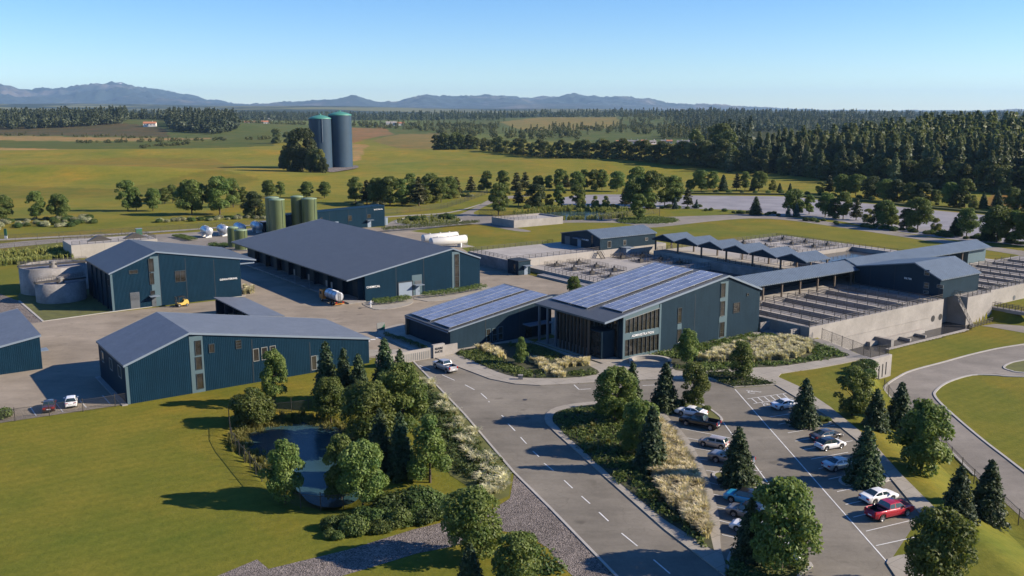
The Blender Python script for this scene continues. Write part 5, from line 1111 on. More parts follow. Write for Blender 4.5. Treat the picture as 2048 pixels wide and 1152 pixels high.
ptree(G_, 'fir_c', 1608, 850, 757, 'dark conifer on the kerbed island by the silver sedan', gp, .1, .95); ptree(G_, 'fir_a', 1474, 968, 854, 'dark conifer on the kerbed island between grey pickup and blue car', gp, .1, 1.0); ptree(G_, 'fir_c', 1728, 965, 853, 'dark conifer on the kerbed island above the white sedan', gp, .1, 1.0); ptree(T_, 'oak_c', 1562, 1140, 962, 'largest broadleaf tree at the bottom of the car park', gp, .1, .92); ptree(G_, 'fir_b', 1497, 1115, 996, 'narrow conifer hiding the dark car at the car park bottom', gp, .1, .95); ptree(T_, 'oak_d', 1148, 592, 552, 'lone tree between the solar roofs and the hatch deck', gp, 0, 1.0)
gp = 'trees on the bank beside the access road'
for a in [(T_, 'oak_b', 1704, 838, 734, 'broadleaf tree on the lawn below the retaining wall', -.6, 1.2), (G_, 'fir_a', 1749, 872, 778, 'left conifer of the pair beside the wire fence', -1.4, 1.0), (G_, 'fir_c', 1797, 862, 764, 'right conifer of the pair beside the access road', -2.6, .95), (T_, 'oak_d', 1840, 958, 804, 'tall broadleaf tree on the bank beside the access road', -1.6, 1.05), (G_, 'fir_c', 1912, 1058, 934, 'left conifer on the lower bank near the right edge', -1.6, .95), (G_, 'fir_a', 1972, 1044, 920, 'right conifer on the lower bank near the right edge', -2.5, .95), (T_, 'oak_c', 1872, 1185, 1020, 'big broadleaf tree at the bottom right corner', 0.1, .95)]:
    ptree(a[0], a[1], a[2], a[3], a[4], a[5], gp, a[5 + 1], a[7])
def row(lst, place, gp, names=(T_, G_)):
    for i, (key, bx, by, ty, wd) in enumerate(sorted(lst, key=lambda q: q[1])):
        con = key.startswith(('fir', 'spruce', 'pine')); nm = 'pine_tree' if key == 'pine_a' else names[1] if con else names[0]
        kd = 'reddish pine' if key == 'pine_a' else 'blue green conifer' if key == 'spruce_a' else 'dark conifer' if con else 'pale tree' if key == 'yel_a' else 'dark bushy tree' if key.startswith('dark') else 'green broadleaf tree'
        ptree(nm, key, bx, by, ty, f'{kd} {place}, {ordw(i)} from the left', gp, 0, wd * 1.12, 'tree', 1.06)
row([('oak_d', 8, 441, 393, 1.1), ('oak_b', 74, 440, 386, 1.0), ('oak_d', 119, 439, 391, 1.05), ('oak_a', 256, 422, 364, .95), ('oak_b', 273, 422, 377, .9), ('oak_d', 306, 422, 379, 1.0), ('oak_b', 330, 408, 377, 1.2), ('oak_a', 346, 406, 371, .9), ('oak_c', 384, 430, 364, 1.0), ('oak_a', 440, 429, 357, 1.05), ('oak_b', 467, 415, 360, .9), ('oak_b', 487, 410, 376, .9), ('dark_a', 510, 434, 386, 1.0), ('oak_d', 539, 396, 362, 1.1), ('oak_b', 561, 393, 365, 1.1), ('oak_d', 613, 396, 365, 1.2), ('oak_d', 649, 396, 365, 1.1)],
    'in the row beyond the left fence', 'trees beyond the left fence')
row([('oak_b', 711, 406, 357, 1.0), ('pine_a', 734, 408, 364, 1.1), ('oak_c', 756, 410, 359, 1.0), ('oak_a', 780, 412, 356, 1.05), ('oak_b', 804, 412, 361, 1.0), ('oak_b', 821, 398, 350, 1.0), ('pine_a', 838, 412, 358, 1.1), ('oak_a', 862, 403, 350, 1.0), ('oak_b', 882, 405, 358, 1.0), ('oak_d', 899, 398, 355, 1.0), ('pine_a', 912, 390, 356, 1.1), ('yel_a', 811, 410, 388, 1.1), ('yel_a', 852, 408, 381, 1.1), ('yel_a', 870, 406, 376, 1.1), ('yel_a', 910, 396, 371, 1.1), ('oak_c', 770, 404, 366, 1.0), ('oak_d', 845, 400, 362, .9)],
    'in the grove behind the electrical building', 'grove behind the electrical building')
row([('pine_a', 942, 386, 355, 1.1), ('yel_a', 962, 382, 362, 1.0), ('oak_b', 974, 383, 344, 1.0), ('oak_a', 1007, 384, 343, .9), ('pine_a', 1033, 386, 347, 1.0), ('pine_a', 1050, 381, 346, 1.0), ('oak_d', 1077, 380, 352, 1.0), ('oak_b', 1098, 380, 352, 1.0), ('oak_a', 1120, 381, 340, .95), ('pine_a', 1132, 378, 350, 1.1), ('oak_c', 1154, 381, 345, .95), ('oak_b', 1169, 380, 341, .9), ('oak_a', 1189, 380, 341, .95), ('oak_b', 1204, 380, 341, .95), ('oak_c', 1234, 383, 345, 1.0), ('yel_a', 1190, 381, 360, 1.0)],
    'in the row behind the lagoon', 'trees behind the lagoon')
row([('oak_b', 997, 431, 370, .95), ('oak_b', 1009, 420, 372, .8), ('pine_a', 1037, 412, 373, 1.0), ('dark_a', 1071, 414, 371, 1.0), ('yel_a', 1098, 413, 390, 1.0), ('oak_b', 1119, 413, 373, 1.0), ('oak_a', 1155, 413, 372, 1.0), ('yel_a', 1163, 415, 390, 1.0), ('yel_a', 1190, 415, 393, 1.0), ('yel_a', 1212, 415, 393, 1.0), ('pine_a', 1250, 414, 376, 1.0), ('oak_b', 1273, 410, 338, .9), ('oak_a', 1303, 418, 346, .9), ('oak_b', 1277, 441, 391, 1.05), ('oak_c', 1270, 418, 359, .85), ('oak_b', 1297, 420, 378, .95), ('oak_b', 1329, 413, 357, .95), ('oak_b', 1344, 413, 355, .9), ('oak_b', 1352, 412, 358, .9), ('pine_a', 1375, 414, 379, 1.0), ('spruce_a', 1393, 417, 400, .9), ('spruce_a', 1350, 418, 396, .9)],
    'on the near side of the lagoon', 'trees before the lagoon')
row([('oak_d', 1380, 383, 360, 1.0), ('oak_c', 1402, 383, 343, .95), ('oak_b', 1426, 383, 345, 1.0), ('fir_c', 1446, 382, 351, .9), ('pine_a', 1473, 380, 348, .9), ('oak_b', 1490, 380, 345, .9), ('oak_c', 1517, 382, 345, .95), ('spruce_a', 1505, 381, 357, .9), ('yel_a', 1546, 382, 361, 1.1), ('fir_c', 1559, 384, 367, .9), ('fir_b', 1580, 382, 367, 1.0), ('yel_a', 1640, 387, 365, 1.0), ('pine_a', 1658, 388, 354, 1.0), ('oak_c', 1682, 390, 351, .95), ('oak_c', 1711, 392, 351, 1.0), ('dark_a', 1741, 397, 355, 1.0), ('oak_c', 1770, 402, 361, 1.0), ('dark_a', 1794, 404, 362, 1.0), ('oak_c', 1821, 406, 368, 1.0), ('dark_a', 1845, 407, 368, 1.0), ('oak_d', 1871, 408, 381, 1.0), ('oak_c', 1899, 413, 368, .9), ('dark_a', 1913, 415, 382, .9), ('oak_b', 1929, 415, 361, 1.0), ('yel_a', 1947, 418, 392, 1.0), ('fir_b', 1966, 417, 386, 1.0), ('fir_c', 1994, 418, 381, .9), ('oak_d', 2022, 421, 377, 1.0), ('dark_a', 2044, 422, 384, 1.0)],
    'on the far bank of the lagoon', 'trees on the far lagoon bank')
row([('fir_c', 1511, 430, 395, .95), ('oak_c', 1587, 431, 381, .95), ('spruce_a', 1593, 433, 407, .85), ('spruce_a', 1576, 433, 412, .85), ('oak_b', 1618, 429, 392, .95), ('oak_d', 1650, 434, 388, 1.0), ('dark_a', 1668, 437, 400, .8), ('oak_b', 1686, 438, 387, 1.0), ('pine_a', 1712, 440, 399, 1.0), ('yel_a', 1735, 447, 419, 1.0), ('dark_a', 1755, 450, 410, .9), ('oak_c', 1771, 453, 404, .9), ('yel_a', 1784, 453, 419, 1.0), ('oak_c', 1835, 459, 399, 1.0), ('dark_a', 1812, 457, 420, .8), ('yel_a', 1871, 465, 438, 1.0), ('fir_b', 1909, 471, 436, 1.2), ('oak_d', 1933, 474, 419, .95), ('fir_b', 1973, 482, 440, 1.1), ('oak_c', 1993, 485, 416, .95), ('oak_b', 2030, 488, 426, 1.0), ('oak_c', 2060, 492, 425, .9)],
    'between the perimeter road and lagoon', 'trees along the perimeter road')
row([('dark_a', 585, 342, 285, 1.0), ('dark_a', 606, 343, 262, .75), ('dark_b', 628, 345, 300, .8), ('pine_a', 622, 345, 280, .6), ('dark_b', 572, 336, 300, .8), ('dark_a', 646, 347, 318, .8), ('yel_a', 641, 346, 302, .6)], 'at the foot of the twin silos', 'trees at the foot of the silos')
row([('wood_b', 553, 288, 260, 1.0), ('wood_b', 574, 287, 266, 1.0), ('wood_c', 589, 287, 262, .9)], 'in the field left of the twin silos', 'field trees left of the silos')
hg = []
for k in range(11): x = 872 + k * 8.2; hg.append(('wood_b' if k % 2 else 'wood_c', x, 302 + .02 * k, 273 + 4 * math.sin(k * 2.1) + (4 if k > 7 else 0), 1.05))
for k in range(44):
    x = 970 + k * 11; by = np.interp(x, [970, 1100, 1200, 1300, 1450], [308, 318, 325, 331, 337]); hg.append(('wood_c' if k % 3 else 'wood_b', x, by, by - np.interp(x, [970, 1150, 1350, 1450], [24, 31, 38, 52]) + 5 * math.sin(k * 1.7), 1.15))
row(hg, 'in the hedgerow across the valley field', 'hedgerow trees across the field')
row([('wood_c', 1390, 334, 266, .75), ('wood_b', 1437, 330, 258, 1.0), ('wood_b', 1452, 335, 268, .9), ('wood_b', 1420, 334, 290, 1.0)], 'standing at the left end of the hillside forest', 'trees at the forest corner')
# right hand forest: the front 270 as trees of their own, the rest one mass
fb = [(1448, 338), (1520, 344), (1600, 351), (1700, 362), (1800, 373), (1920, 381), (2048, 388), (2200, 396), (2320, 404)]
rg = np.random.default_rng(77); cand = []
base = [un(*p) for p in fb]
for i in range(len(base) - 1):
    (x0, y0), (x1, y1) = base[i], base[i + 1]; L = math.dist((x0, y0), (x1, y1)); nx, ny = (y1 - y0) / L, -(x1 - x0) / L
    if nx * .876 + ny * .485 < 0: nx, ny = -nx, -ny
    for _ in range(int(L * 330 / 78)): t_ = rg.uniform(0, 1); d = 330 * rg.uniform(0, 1) ** 1.15; cand.append((d, x0 + (x1 - x0) * t_ + nx * d + rg.normal(0, 4), y0 + (y1 - y0) * t_ + ny * d + rg.normal(0, 4)))
cand.sort(); ncon = 0; nbl = 0
def inst_mesh(name, items, mat):          # a wood that reads as one mass: many small tree shapes in one object
    Vs, Fs, off = [], [], 0
    for (V0, F0, x, y, z, s, w, a) in items:
        c, s_ = math.cos(a), math.sin(a); Q = np.stack([(V0[:, 0] * c - V0[:, 1] * s_) * w + x, (V0[:, 0] * s_ + V0[:, 1] * c) * w + y, V0[:, 2] * s + z], 1); Vs.append(Q); Fs.append(F0 + off); off += len(V0)
    return link(name, npmesh(name, np.concatenate(Vs), np.concatenate(Fs), mat))
def proto(seed, n, con=True):
    r = np.random.default_rng(seed)
    if con: u = r.uniform(.03, 1, n) ** .8; a = r.uniform(0, 6.28, n); Rr = .21 * (1 - u) ** .75 * np.sqrt(r.uniform(.3, 1.1, n)) + .008; P = np.stack([Rr * np.cos(a), Rr * np.sin(a), u], 1); return quads_at(P, np.stack([np.cos(a), np.sin(a), np.full(n, .9)], 1), .08, r, 1.6, .5)
    d = r.normal(0, 1, (n, 3)); d /= np.linalg.norm(d, axis=1)[:, None]; P = d * r.uniform(.8, 1.05, (n, 1)) * [.42, .42, .45] + [0, 0, .52]; return quads_at(P, d, .2, r, 1.3, .6)
PC = [proto(200 + k, 110) for k in range(4)]; PB = [proto(300 + k, 90, False) for k in range(4)]
mass = []
for d, x, y in cand:
    z = g1(x, y); zz = z - .3; edge = d < 26
    if (edge and rg.random() < .62) or (d < 150 and rg.random() < .10 and nbl < 95):
        nbl += 1
        k = 'wood_b' if rg.random() < .6 else 'wood_c'
        tree('broadleaf_tree', k, x, y, rg.uniform(9, 19), 'rounded broadleaf tree at the foot of the hillside forest', 'broadleaf trees along the forest edge', None, zz, 1.05)
    elif ncon < 275:
        h = rg.uniform(20, 32) * (1 if d > 12 else .8); o = link('forest_conifer', WOODS[ncon % 4]); o.location = (x, y, zz); s = h / 30; w_ = s * rg.uniform(1.0, 1.4); o.scale = (w_, w_, s); o.rotation_euler = (0, 0, rg.uniform(0, 6.28))
        tag(o, 'tall dark conifer standing in the hillside forest beyond the lagoon', 'tree', 'conifers of the hillside forest'); ncon += 1
    else: mass.append((*PC[ncon % 4], x, y, zz, rg.uniform(21, 32), rg.uniform(26, 36), rg.uniform(0, 6.28))); ncon += 1
tag(inst_mesh('far_woods', mass, F_WOOD), 'dark conifer wood covering the hill behind the front trees', None, None, 'stuff')
def belt(poly, n, h, con, rg):
    it = []
    xs = [p[0] for p in poly]; ys = [p[1] for p in poly]; m = 0
    while m < n:
        X = rg.uniform(min(xs), max(xs), n); Y = rg.uniform(min(ys), max(ys), n); k = inpoly(X, Y, poly)
        for px, py in zip(X[k], Y[k]):
            x, y = un(px, py); c = rg.random() < con; hh = rg.uniform(.75, 1.2) * h; p = (PC if c else PB)[m % 4]
            it.append((*p, x, y, g1(x, y) - .5, hh * (1 if c else .62), hh * (1.05 if c else .75), rg.uniform(0, 6.28))); m += 1
            if m >= n: break
    return it
rg = np.random.default_rng(5)
m1 = belt([(-120, 268), (0, 268), (120, 267), (250, 265), (272, 260), (328, 260), (345, 270), (430, 273), (480, 268), (470, 256), (380, 252), (250, 249), (120, 250), (-120, 250)], 2000, 30, .6, rg) + belt([(-200, 250), (640, 247), (640, 240), (-200, 240)], 1500, 32, .65, rg) + belt([(-120, 264), (262, 261), (262, 255), (-120, 256)], 420, 24, .5, rg)
tag(inst_mesh('far_woods', m1, F_FAR), 'dark forest on the low hill beyond the left fields', None, None, 'stuff')
m2 = belt([(480, 247), (2250, 247), (2250, 237), (480, 239)], 2100, 34, .7, rg) + belt([(1440, 264), (1800, 262), (1800, 240), (1440, 240)], 520, 28, .6, rg) + belt([(690, 248), (1010, 251), (1010, 244), (690, 243)], 180, 28, .85, rg)
tag(inst_mesh('far_woods', m2, F_FAR), 'long dark conifer band below the mountains', None, None, 'stuff')
m3 = (belt([(705, 256), (860, 258), (960, 264), (1000, 262), (1000, 256), (860, 254), (705, 253)], 120, 18, .4, rg) + belt([(850, 266), (1010, 276), (1160, 276), (1160, 268), (1040, 266), (940, 262), (850, 260)], 110, 17, .35, rg) + belt([(1060, 264), (1230, 255), (1420, 258), (1420, 268), (1200, 270), (1060, 270)], 120, 18, .5, rg)
      + belt([(1240, 258), (1450, 256), (1450, 243), (1240, 245)], 220, 22, .6, rg) + belt([(480, 262), (640, 262), (640, 247), (480, 250)], 90, 13, .3, rg) + belt([(1380, 286), (1460, 290), (1460, 262), (1380, 268)], 80, 20, .4, rg) + belt([(1320, 276), (1400, 276), (1400, 270), (1330, 270)], 40, 22, .7, rg) + belt([(150, 284), (545, 282), (545, 280.5), (150, 282.5)], 60, 9, .1, rg) + belt([(880, 292), (1000, 296), (1000, 293), (890, 289)], 40, 12, .2, rg) + belt([(705, 262), (880, 265), (880, 262), (705, 259.5)], 60, 14, .4, rg) + belt([(0, 274), (330, 277), (330, 275), (0, 272)], 60, 7, .3, rg) + belt([(280, 293), (380, 286), (380, 289), (285, 296)], 40, 7, 0, rg))
tag(inst_mesh('far_woods', m3, F_WOODB), 'scattered tree belts between the valley fields', None, None, 'stuff')

# ---- shrubs, hedges, grasses
def bush_mesh(seed, mat, n=1700, size=.105, nb=10, flat=.85):
    r = np.random.default_rng(seed); cs = [(0, 0, .42)] + [(.42 * math.cos(k * .7 + r.normal(0, .2)), .42 * math.sin(k * .7 + r.normal(0, .2)), r.uniform(.28, .48)) for k in range(nb - 1)]; V, Fq = blob_leaves(cs, [.62] + [r.uniform(.36, .48) for _ in range(nb - 1)], n / nb / .2, size, r, flat, -.6); return npmesh('bush', V, Fq, mat)
BUSH = {k: [bush_mesh(400 + 10 * i + j, m) for j in range(3)] for i, (k, m) in enumerate((('g', F_BUSH), ('d', F_BUSHD), ('p', F_PALE)))}
def bush(kind, x, y, r, label, group, z=0.0, hs=1.0):
    o = link('bush', BUSH[kind][int(rng.integers(3))]); o.location = (x, y, z); o.scale = (r, r, r * hs); o.rotation_euler = (0, 0, rng.uniform(0, 6.28)); return tag(o, label, 'shrub', group)
lst = [(660, 1068, 1.0), (676, 1072, .9), (662, 1052, 1.5), (690, 1048, 1.5), (712, 1060, 2.0), (738, 1058, 1.2), (758, 1058, 1.4), (728, 1036, 1.7), (745, 1042, 1.8), (778, 1054, 1.3), (798, 1045, 2.0), (818, 1042, 1.3), (780, 1018, 2.3), (806, 1015, 2.4), (835, 1010, 2.6), (860, 1012, 2.2), (872, 1030, 1.8), (850, 1040, 1.6), (880, 1012, 1.8), (836, 1030, 1.6), (765, 1030, 1.5)]
for i, (px, py, r_) in enumerate(sorted(lst)): bush('d' if i % 2 else 'g', *un(px, py + 5), r_, f'clipped round shrub by the gravel path, {ordw(i)} from the left', 'clipped shrubs by the gravel path', 0, 1.05)
rg = np.random.default_rng(3)
def brow(poly, n, kinds, r0, r1, place, gp):
    pts = sorted(((rg.uniform(*poly[0]), rg.uniform(*poly[1])) for _ in range(n)))
    for i, (px, py) in enumerate(pts):
        k = kinds[int(rg.integers(len(kinds)))]; x, y = un(px, py + (poly[2] * (px - poly[0][0]) if len(poly) > 2 else 0)); bush(k, x, y, rg.uniform(r0, r1), f'{ {"p": "pale", "g": "green", "d": "dark"}[k]} rounded shrub {place}, {ordw(i)} from the left', gp, g1(x, y))
brow(((-5, 195), (441, 460), -.04), 56, 'ppdgd', 1.3, 2.3, 'in the drift beyond the left fence', 'shrub drift beyond the left fence')
brow(((315, 560), (440, 446), -.035), 44, 'ppd', 1.1, 1.9, 'in the drift under the fence trees', 'shrub drift under the fence trees')
brow(((700, 950), (411, 416), -.09), 44, 'dpg', 1.2, 2.0, 'under the grove behind the electrical building', 'shrubs under the grove')
brow(((1050, 1400), (413, 418)), 50, 'dgd', 1.2, 2.2, 'on the near shore of the lagoon', 'shrubs on the near lagoon shore')
brow(((1400, 1560), (420, 424), .05), 18, 'dg', 1.0, 1.8, 'along the perimeter road by the lagoon', 'shrubs along the perimeter road')
brow(((1600, 2048), (436, 441), .115), 46, 'dgd', 1.2, 2.2, 'under the trees of the perimeter road', 'shrubs under the perimeter trees')
for k in range(26):
    px = 1380 + k * 26; py = np.interp(px, [1380, 1600, 1750, 2048], [386, 387, 400, 424]); x, y = un(px, py); bush('d' if k % 3 else 'g', x, y, rg.uniform(1.3, 2.4), f'low shrub on the far lagoon bank, {ordw(k)} from the left', 'shrubs on the far lagoon bank', g1(x, y))
for i, (px, py, r_) in enumerate([(818, 440, 2.0), (832, 441, 2.2), (846, 440, 2.0), (885, 437, 2.2), (902, 438, 2.4), (893, 434, 2.0)]): bush('d', *un(px, py), r_, f'dark shrub on the oval road island, {ordw(i)} from the left', 'shrubs on the oval island', .05)
for px, py, r_, lb in [(8, 835, 1.7, 'round green shrub at the left picture edge beside the fence'), (1722, 748, 2.2, 'large shrub left of the retaining wall'), (1740, 735, 1.6, 'shrub at the top of the planted slope by the retaining wall'), (1738, 756, 1.8, 'shrub on the planted slope below the retaining wall'), (1716, 738, 1.5, 'leftmost shrub at the top of the planted slope')]: x, y = un(px, py); bush('d' if px > 100 else 'g', x, y, r_, lb, 'single shrubs', 0)
for px, py, r_, lb in [(1640, 843, .9, 'low shrub under the conifer island by the silver sedan'), (1655, 843, .7, 'small shrub at the tip of the conifer island'), (1510, 965, 1.0, 'low shrub at the tip of the left conifer island'), (1700, 960, .8, 'low shrub on the conifer island near the white sedan'), (1413, 822, .9, 'low shrub on the island tip above the white parked car'), (1360, 815, 1.3, 'low shrub at the corner of the car park')]: bush('g', *un(px, py), r_, lb, 'shrubs on the parking islands', .1)
def hedge(pts, w, h, label, mat=F_BUSH, z=0.0):
    r = np.random.default_rng(int(abs(pts[0][0] * 10)) + 7); P, Nn = [], []
    x0, y0 = pts[0]
    for (xa, ya), (xb, yb) in zip(pts[:-1], pts[1:]):
        L = math.dist((xa, ya), (xb, yb)); nb = max(2, int(L / .8))
        for k in range(nb):
            t_ = (k + .5) / nb
            for side in np.linspace(-1, 1, max(1, int(w / .9))) if w > .9 else [0]:
                c = np.array([xa + (xb - xa) * t_ - x0 - (yb - ya) / L * side * w * .38 + r.normal(0, .12), ya + (yb - ya) * t_ - y0 + (xb - xa) / L * side * w * .38 + r.normal(0, .12), h * r.uniform(.42, .58)]); n = 110
                d = r.normal(0, 1, (n, 3)); d /= np.linalg.norm(d, axis=1)[:, None]; d[:, 2] = np.abs(d[:, 2]) * 1.0 - .2; P.append(c + d * [.62, .62, h * .5] * r.uniform(.85, 1.08, (n, 1))); Nn.append(d)
    V, Fq = quads_at(np.concatenate(P), np.concatenate(Nn), .15, r); o = link('hedge', npmesh('hedge', V, Fq, mat)); o.location = (x0, y0, z); return tag(o, label, 'hedge', 'hedges of the plant')
hedge(uns([(352, 474), (386, 482)]), 3.2, 1.3, 'short clipped hedge on the island by the white tanks'); hedge(uns([(766, 464), (860, 457), (957, 449)]), 2.4, 2.2, 'long clipped hedge along the lawn behind the chemical building'); hedge(uns([(748, 609), (788, 606), (818, 601)]), 3.2, 1.4, 'hedge left of the chemical building door', F_BUSH, .1); hedge(uns([(846, 596), (900, 590), (968, 578)]), 2.6, 1.5, 'hedge right of the chemical building door', F_BUSH, .1); hedge(uns([(776, 672), (816, 685), (858, 700)]), 1.6, 1.1, 'shaded hedge along the annex wall', F_BUSHD)
def cover(name, polys, per_m2, mat, label, size=.26, hh=.5, z=0.15, clump=.65, seed=1, leaves=20):
    r = np.random.default_rng(seed); P, Nn = [], []
    for poly in polys:
        for x, y in scatter(poly, int(area(poly) * per_m2), r):
            n = leaves; s = clump * r.uniform(.6, 1.35); d = r.normal(0, 1, (n, 3)); d /= np.linalg.norm(d, axis=1)[:, None]; d[:, 2] = np.abs(d[:, 2]); P.append(np.array([x, y, z - .05]) + d * [s, s, hh * s / clump] * r.uniform(.8, 1.05, (n, 1))); Nn.append(d + [0, 0, .3])
    V, Fq = quads_at(np.concatenate(P), np.concatenate(Nn), size, r); return tag(link(name, npmesh(name, V, Fq, mat)), label, None, None, 'stuff')
def tufts(name, pts, mat, label, h=1.0, blades=70, spread=.55, seed=2, width=.035, zf=None, droop=.55):
    r = np.random.default_rng(seed); Vs, Fs, o = [], [], 0
    for x, y in pts:
        n = blades; a = r.uniform(0, 6.28, n); L = h * r.uniform(.6, 1.15, n) * r.uniform(.8, 1.2); z = zf if zf is not None else g1(x, y); lean = spread * r.uniform(.2, 1.1, n); b = np.stack([x + r.normal(0, .14, n), y + r.normal(0, .14, n), np.full(n, z)], 1)
        dirv = np.stack([np.cos(a), np.sin(a)], 1); m = b.copy(); m[:, :2] += dirv * (lean * L * .4)[:, None]; m[:, 2] += L * .72; t = b.copy(); t[:, :2] += dirv * (lean * L)[:, None]; t[:, 2] += L * (1 - droop * lean * .5); w = np.stack([-np.sin(a), np.cos(a), np.zeros(n)], 1) * width
        Vs.append(np.stack([b - w, b + w, m + w * 1.1, m - w * 1.1, t + w * .5, t - w * .5], 1).reshape(-1, 3)); i = np.arange(n)[:, None] * 6 + o; Fs.append(np.concatenate([i + [0, 1, 2, 3], i + [3, 2, 4, 5]])); o += n * 6
    return tag(link(name, npmesh(name, np.concatenate(Vs), np.concatenate(Fs), mat)), label, None, None, 'stuff')
isl_shr = uns([(1110, 838), (1130, 825), (1230, 812), (1290, 820), (1310, 850), (1290, 900), (1300, 950), (1310, 990), (1340, 1030), (1425, 1098), (1405, 1095), (1340, 1045), (1215, 945), (1130, 868)])
cover('ground_cover', [isl_shr], 2.2, F_BUSH, 'leafy green ground cover on the road island', .24, .55, .2, .7, 21)
isl_gr = uns([(1312, 845), (1340, 865), (1375, 925), (1398, 975), (1412, 1040), (1420, 1085), (1370, 1050), (1318, 985), (1300, 930), (1318, 890)])
tufts('feather_grass', scatter(isl_gr, 330, rg), F_STRAW, 'straw coloured feather grass on the road island', 1.25, 110, .75, 22, .04, .2)
tufts('feather_grass', scatter(uns([(1100, 842), (1140, 826), (1330, 850), (1420, 1090), (1330, 1040), (1210, 940)]), 40, rg), F_REED, 'scattered green grass tufts on the road island', .8, 60, .6, 23, .04, .2)
cover('ground_cover', [uns([(912, 708), (945, 701), (985, 712), (1030, 735), (1085, 748), (1085, 757), (1030, 754), (985, 740), (945, 722)]), uns([(1010, 690), (1060, 690), (1130, 715), (1100, 722), (1050, 706)]), uns([(1130, 748), (1180, 742), (1190, 750), (1150, 756)])], 2.4, F_BUSH, 'low green shrubs in front of the low annex', .24, .5, .2, .65, 24)
tufts('feather_grass', scatter(uns([(952, 700), (975, 696), (1010, 712), (1012, 722), (985, 714)]), 40, rg) + scatter(uns([(1055, 722), (1075, 722), (1130, 748), (1128, 757), (1095, 755), (1085, 742)]), 60, rg) + scatter(uns([(1105, 728), (1180, 722), (1188, 732), (1120, 738)]), 46, rg), F_STRAW, 'straw coloured feather grass by the annex footpath', 1.0, 80, .7, 25, .035, .2)
cover('ground_cover', [uns([(1300, 712), (1400, 690), (1500, 670), (1560, 672), (1570, 680), (1480, 690), (1440, 704), (1400, 722), (1330, 716)]), uns([(1345, 738), (1420, 728), (1500, 726), (1560, 727), (1640, 712), (1700, 711), (1640, 722), (1560, 733), (1480, 737), (1412, 743)]), uns([(1630, 690), (1665, 700), (1695, 711), (1640, 714), (1620, 706)])], 2.3, F_BUSH, 'dark leafy ground cover before the administration wall', .24, .5, .2, .65, 26)
tufts('feather_grass', scatter(uns([(1385, 722), (1440, 704), (1500, 690), (1575, 680), (1628, 690), (1622, 706), (1580, 722), (1500, 728), (1420, 726)]), 300, rg), F_STRAWP, 'pale billowing feather grass before the administration wall', 1.3, 110, .75, 27, .04, .2)
cover('ground_cover', [CBED, uns([(1705, 728), (1732, 722), (1748, 740), (1754, 765), (1735, 752), (1715, 742)])], 2.4, F_BUSHD, 'low shrubs on the bed above the accessible stalls', .22, .5, .15, .6, 28)
cover('ground_cover', [uns([(835, 760), (860, 775), (900, 830), (940, 880), (1000, 930), (990, 985), (940, 960), (890, 930), (860, 860), (838, 800)])], 1.3, F_BUSHD, 'dark shrubs between the entry road and the grove', .26, .9, 0, .95, 29, 34)
_rb = uns([(836, 748), (862, 762), (905, 815), (950, 866), (990, 908), (1016, 940), (1012, 985), (962, 994), (960, 950), (925, 900), (880, 840), (850, 800)])
_pt = []
for k in range(30):
    cx_, cy_ = scatter(_rb, 1, rg)[0]; _pt += [(cx_ + rg.normal(0, .75), cy_ + rg.normal(0, .9)) for _ in range(int(rg.integers(2, 6)))]
tufts('feather_grass', [q for q in _pt if inpoly(np.array([q[0]]), np.array([q[1]]), _rb)[0]] + scatter(uns([(985, 950), (1014, 945), (1008, 985), (965, 994)]), 22, rg), F_STRAWP, 'pale feather grass along the left kerb of the entry road', 1.0, 90, 1.0, 30, .026)
rp = []
for x, y in POND:
    for _ in range(11): rp.append((x + rg.normal(0, 1.0), y + rg.normal(0, 1.0)))
far_ = [p for p in rp if p[1] > un(600, 905)[1] or p[0] < un(560, 940)[0]]
tufts('reeds', far_, F_REED, 'green reeds round the pond bank', 1.05, 40, .3, 31, .035)
rp = [(x + rg.normal(0, 3), y + rg.normal(0, 3) + 2) for x, y in POND2 + POND3 for _ in range(16)]
tufts('reeds', rp, F_REED, 'pale reeds along the far ponds', 2.0, 26, .3, 32, .07)
tufts('reeds', scatter(OV, 110, rg), F_REED, 'pale grasses on the oval road island', 1.2, 26, .4, 33, .06)
cover('ground_cover', [OV2], 1.6, F_BUSH, 'green ground cover under the lone island tree', .3, .8, .05, 1.0, 34)
cover('ground_cover', [uns([(1460, 1130), (1482, 1095), (1540, 1108), (1615, 1130), (1590, 1160), (1470, 1190)])], 1.5, F_BUSH, 'shrubs under the big tree at the car park bottom', .24, .6, .1, .8, 35, 28)
tufts('feather_grass', scatter(uns([(487, 575), (506, 580), (508, 588), (490, 590)]), 26, rg), F_STRAWP, 'pale grass clump at the corner of the dewatering building', 1.2, 80, .7, 36, .05, .05)
cover('ground_cover', [uns([(420, 488), (455, 487), (460, 494), (425, 495)]), uns([(1060, 1085), (1110, 1110), (1130, 1152), (1090, 1152)])], 1.3, F_BUSHD, 'dark low shrubs beside the green tanks and the path', .28, .7, 0, .9, 37, 26)

m4 = belt([(1330, 252), (1600, 250), (1600, 236), (1330, 238)], 300, 30, .75, np.random.default_rng(61)) + belt([(1345, 262), (1510, 266), (1510, 246), (1345, 246)], 260, 26, .6, np.random.default_rng(62)) + belt([(1425, 318), (1500, 330), (1500, 264), (1400, 262)], 90, 24, .7, np.random.default_rng(63)); tag(inst_mesh('far_woods', m4, F_FAR), 'wooded slope left of the hillside forest', None, None, 'stuff')
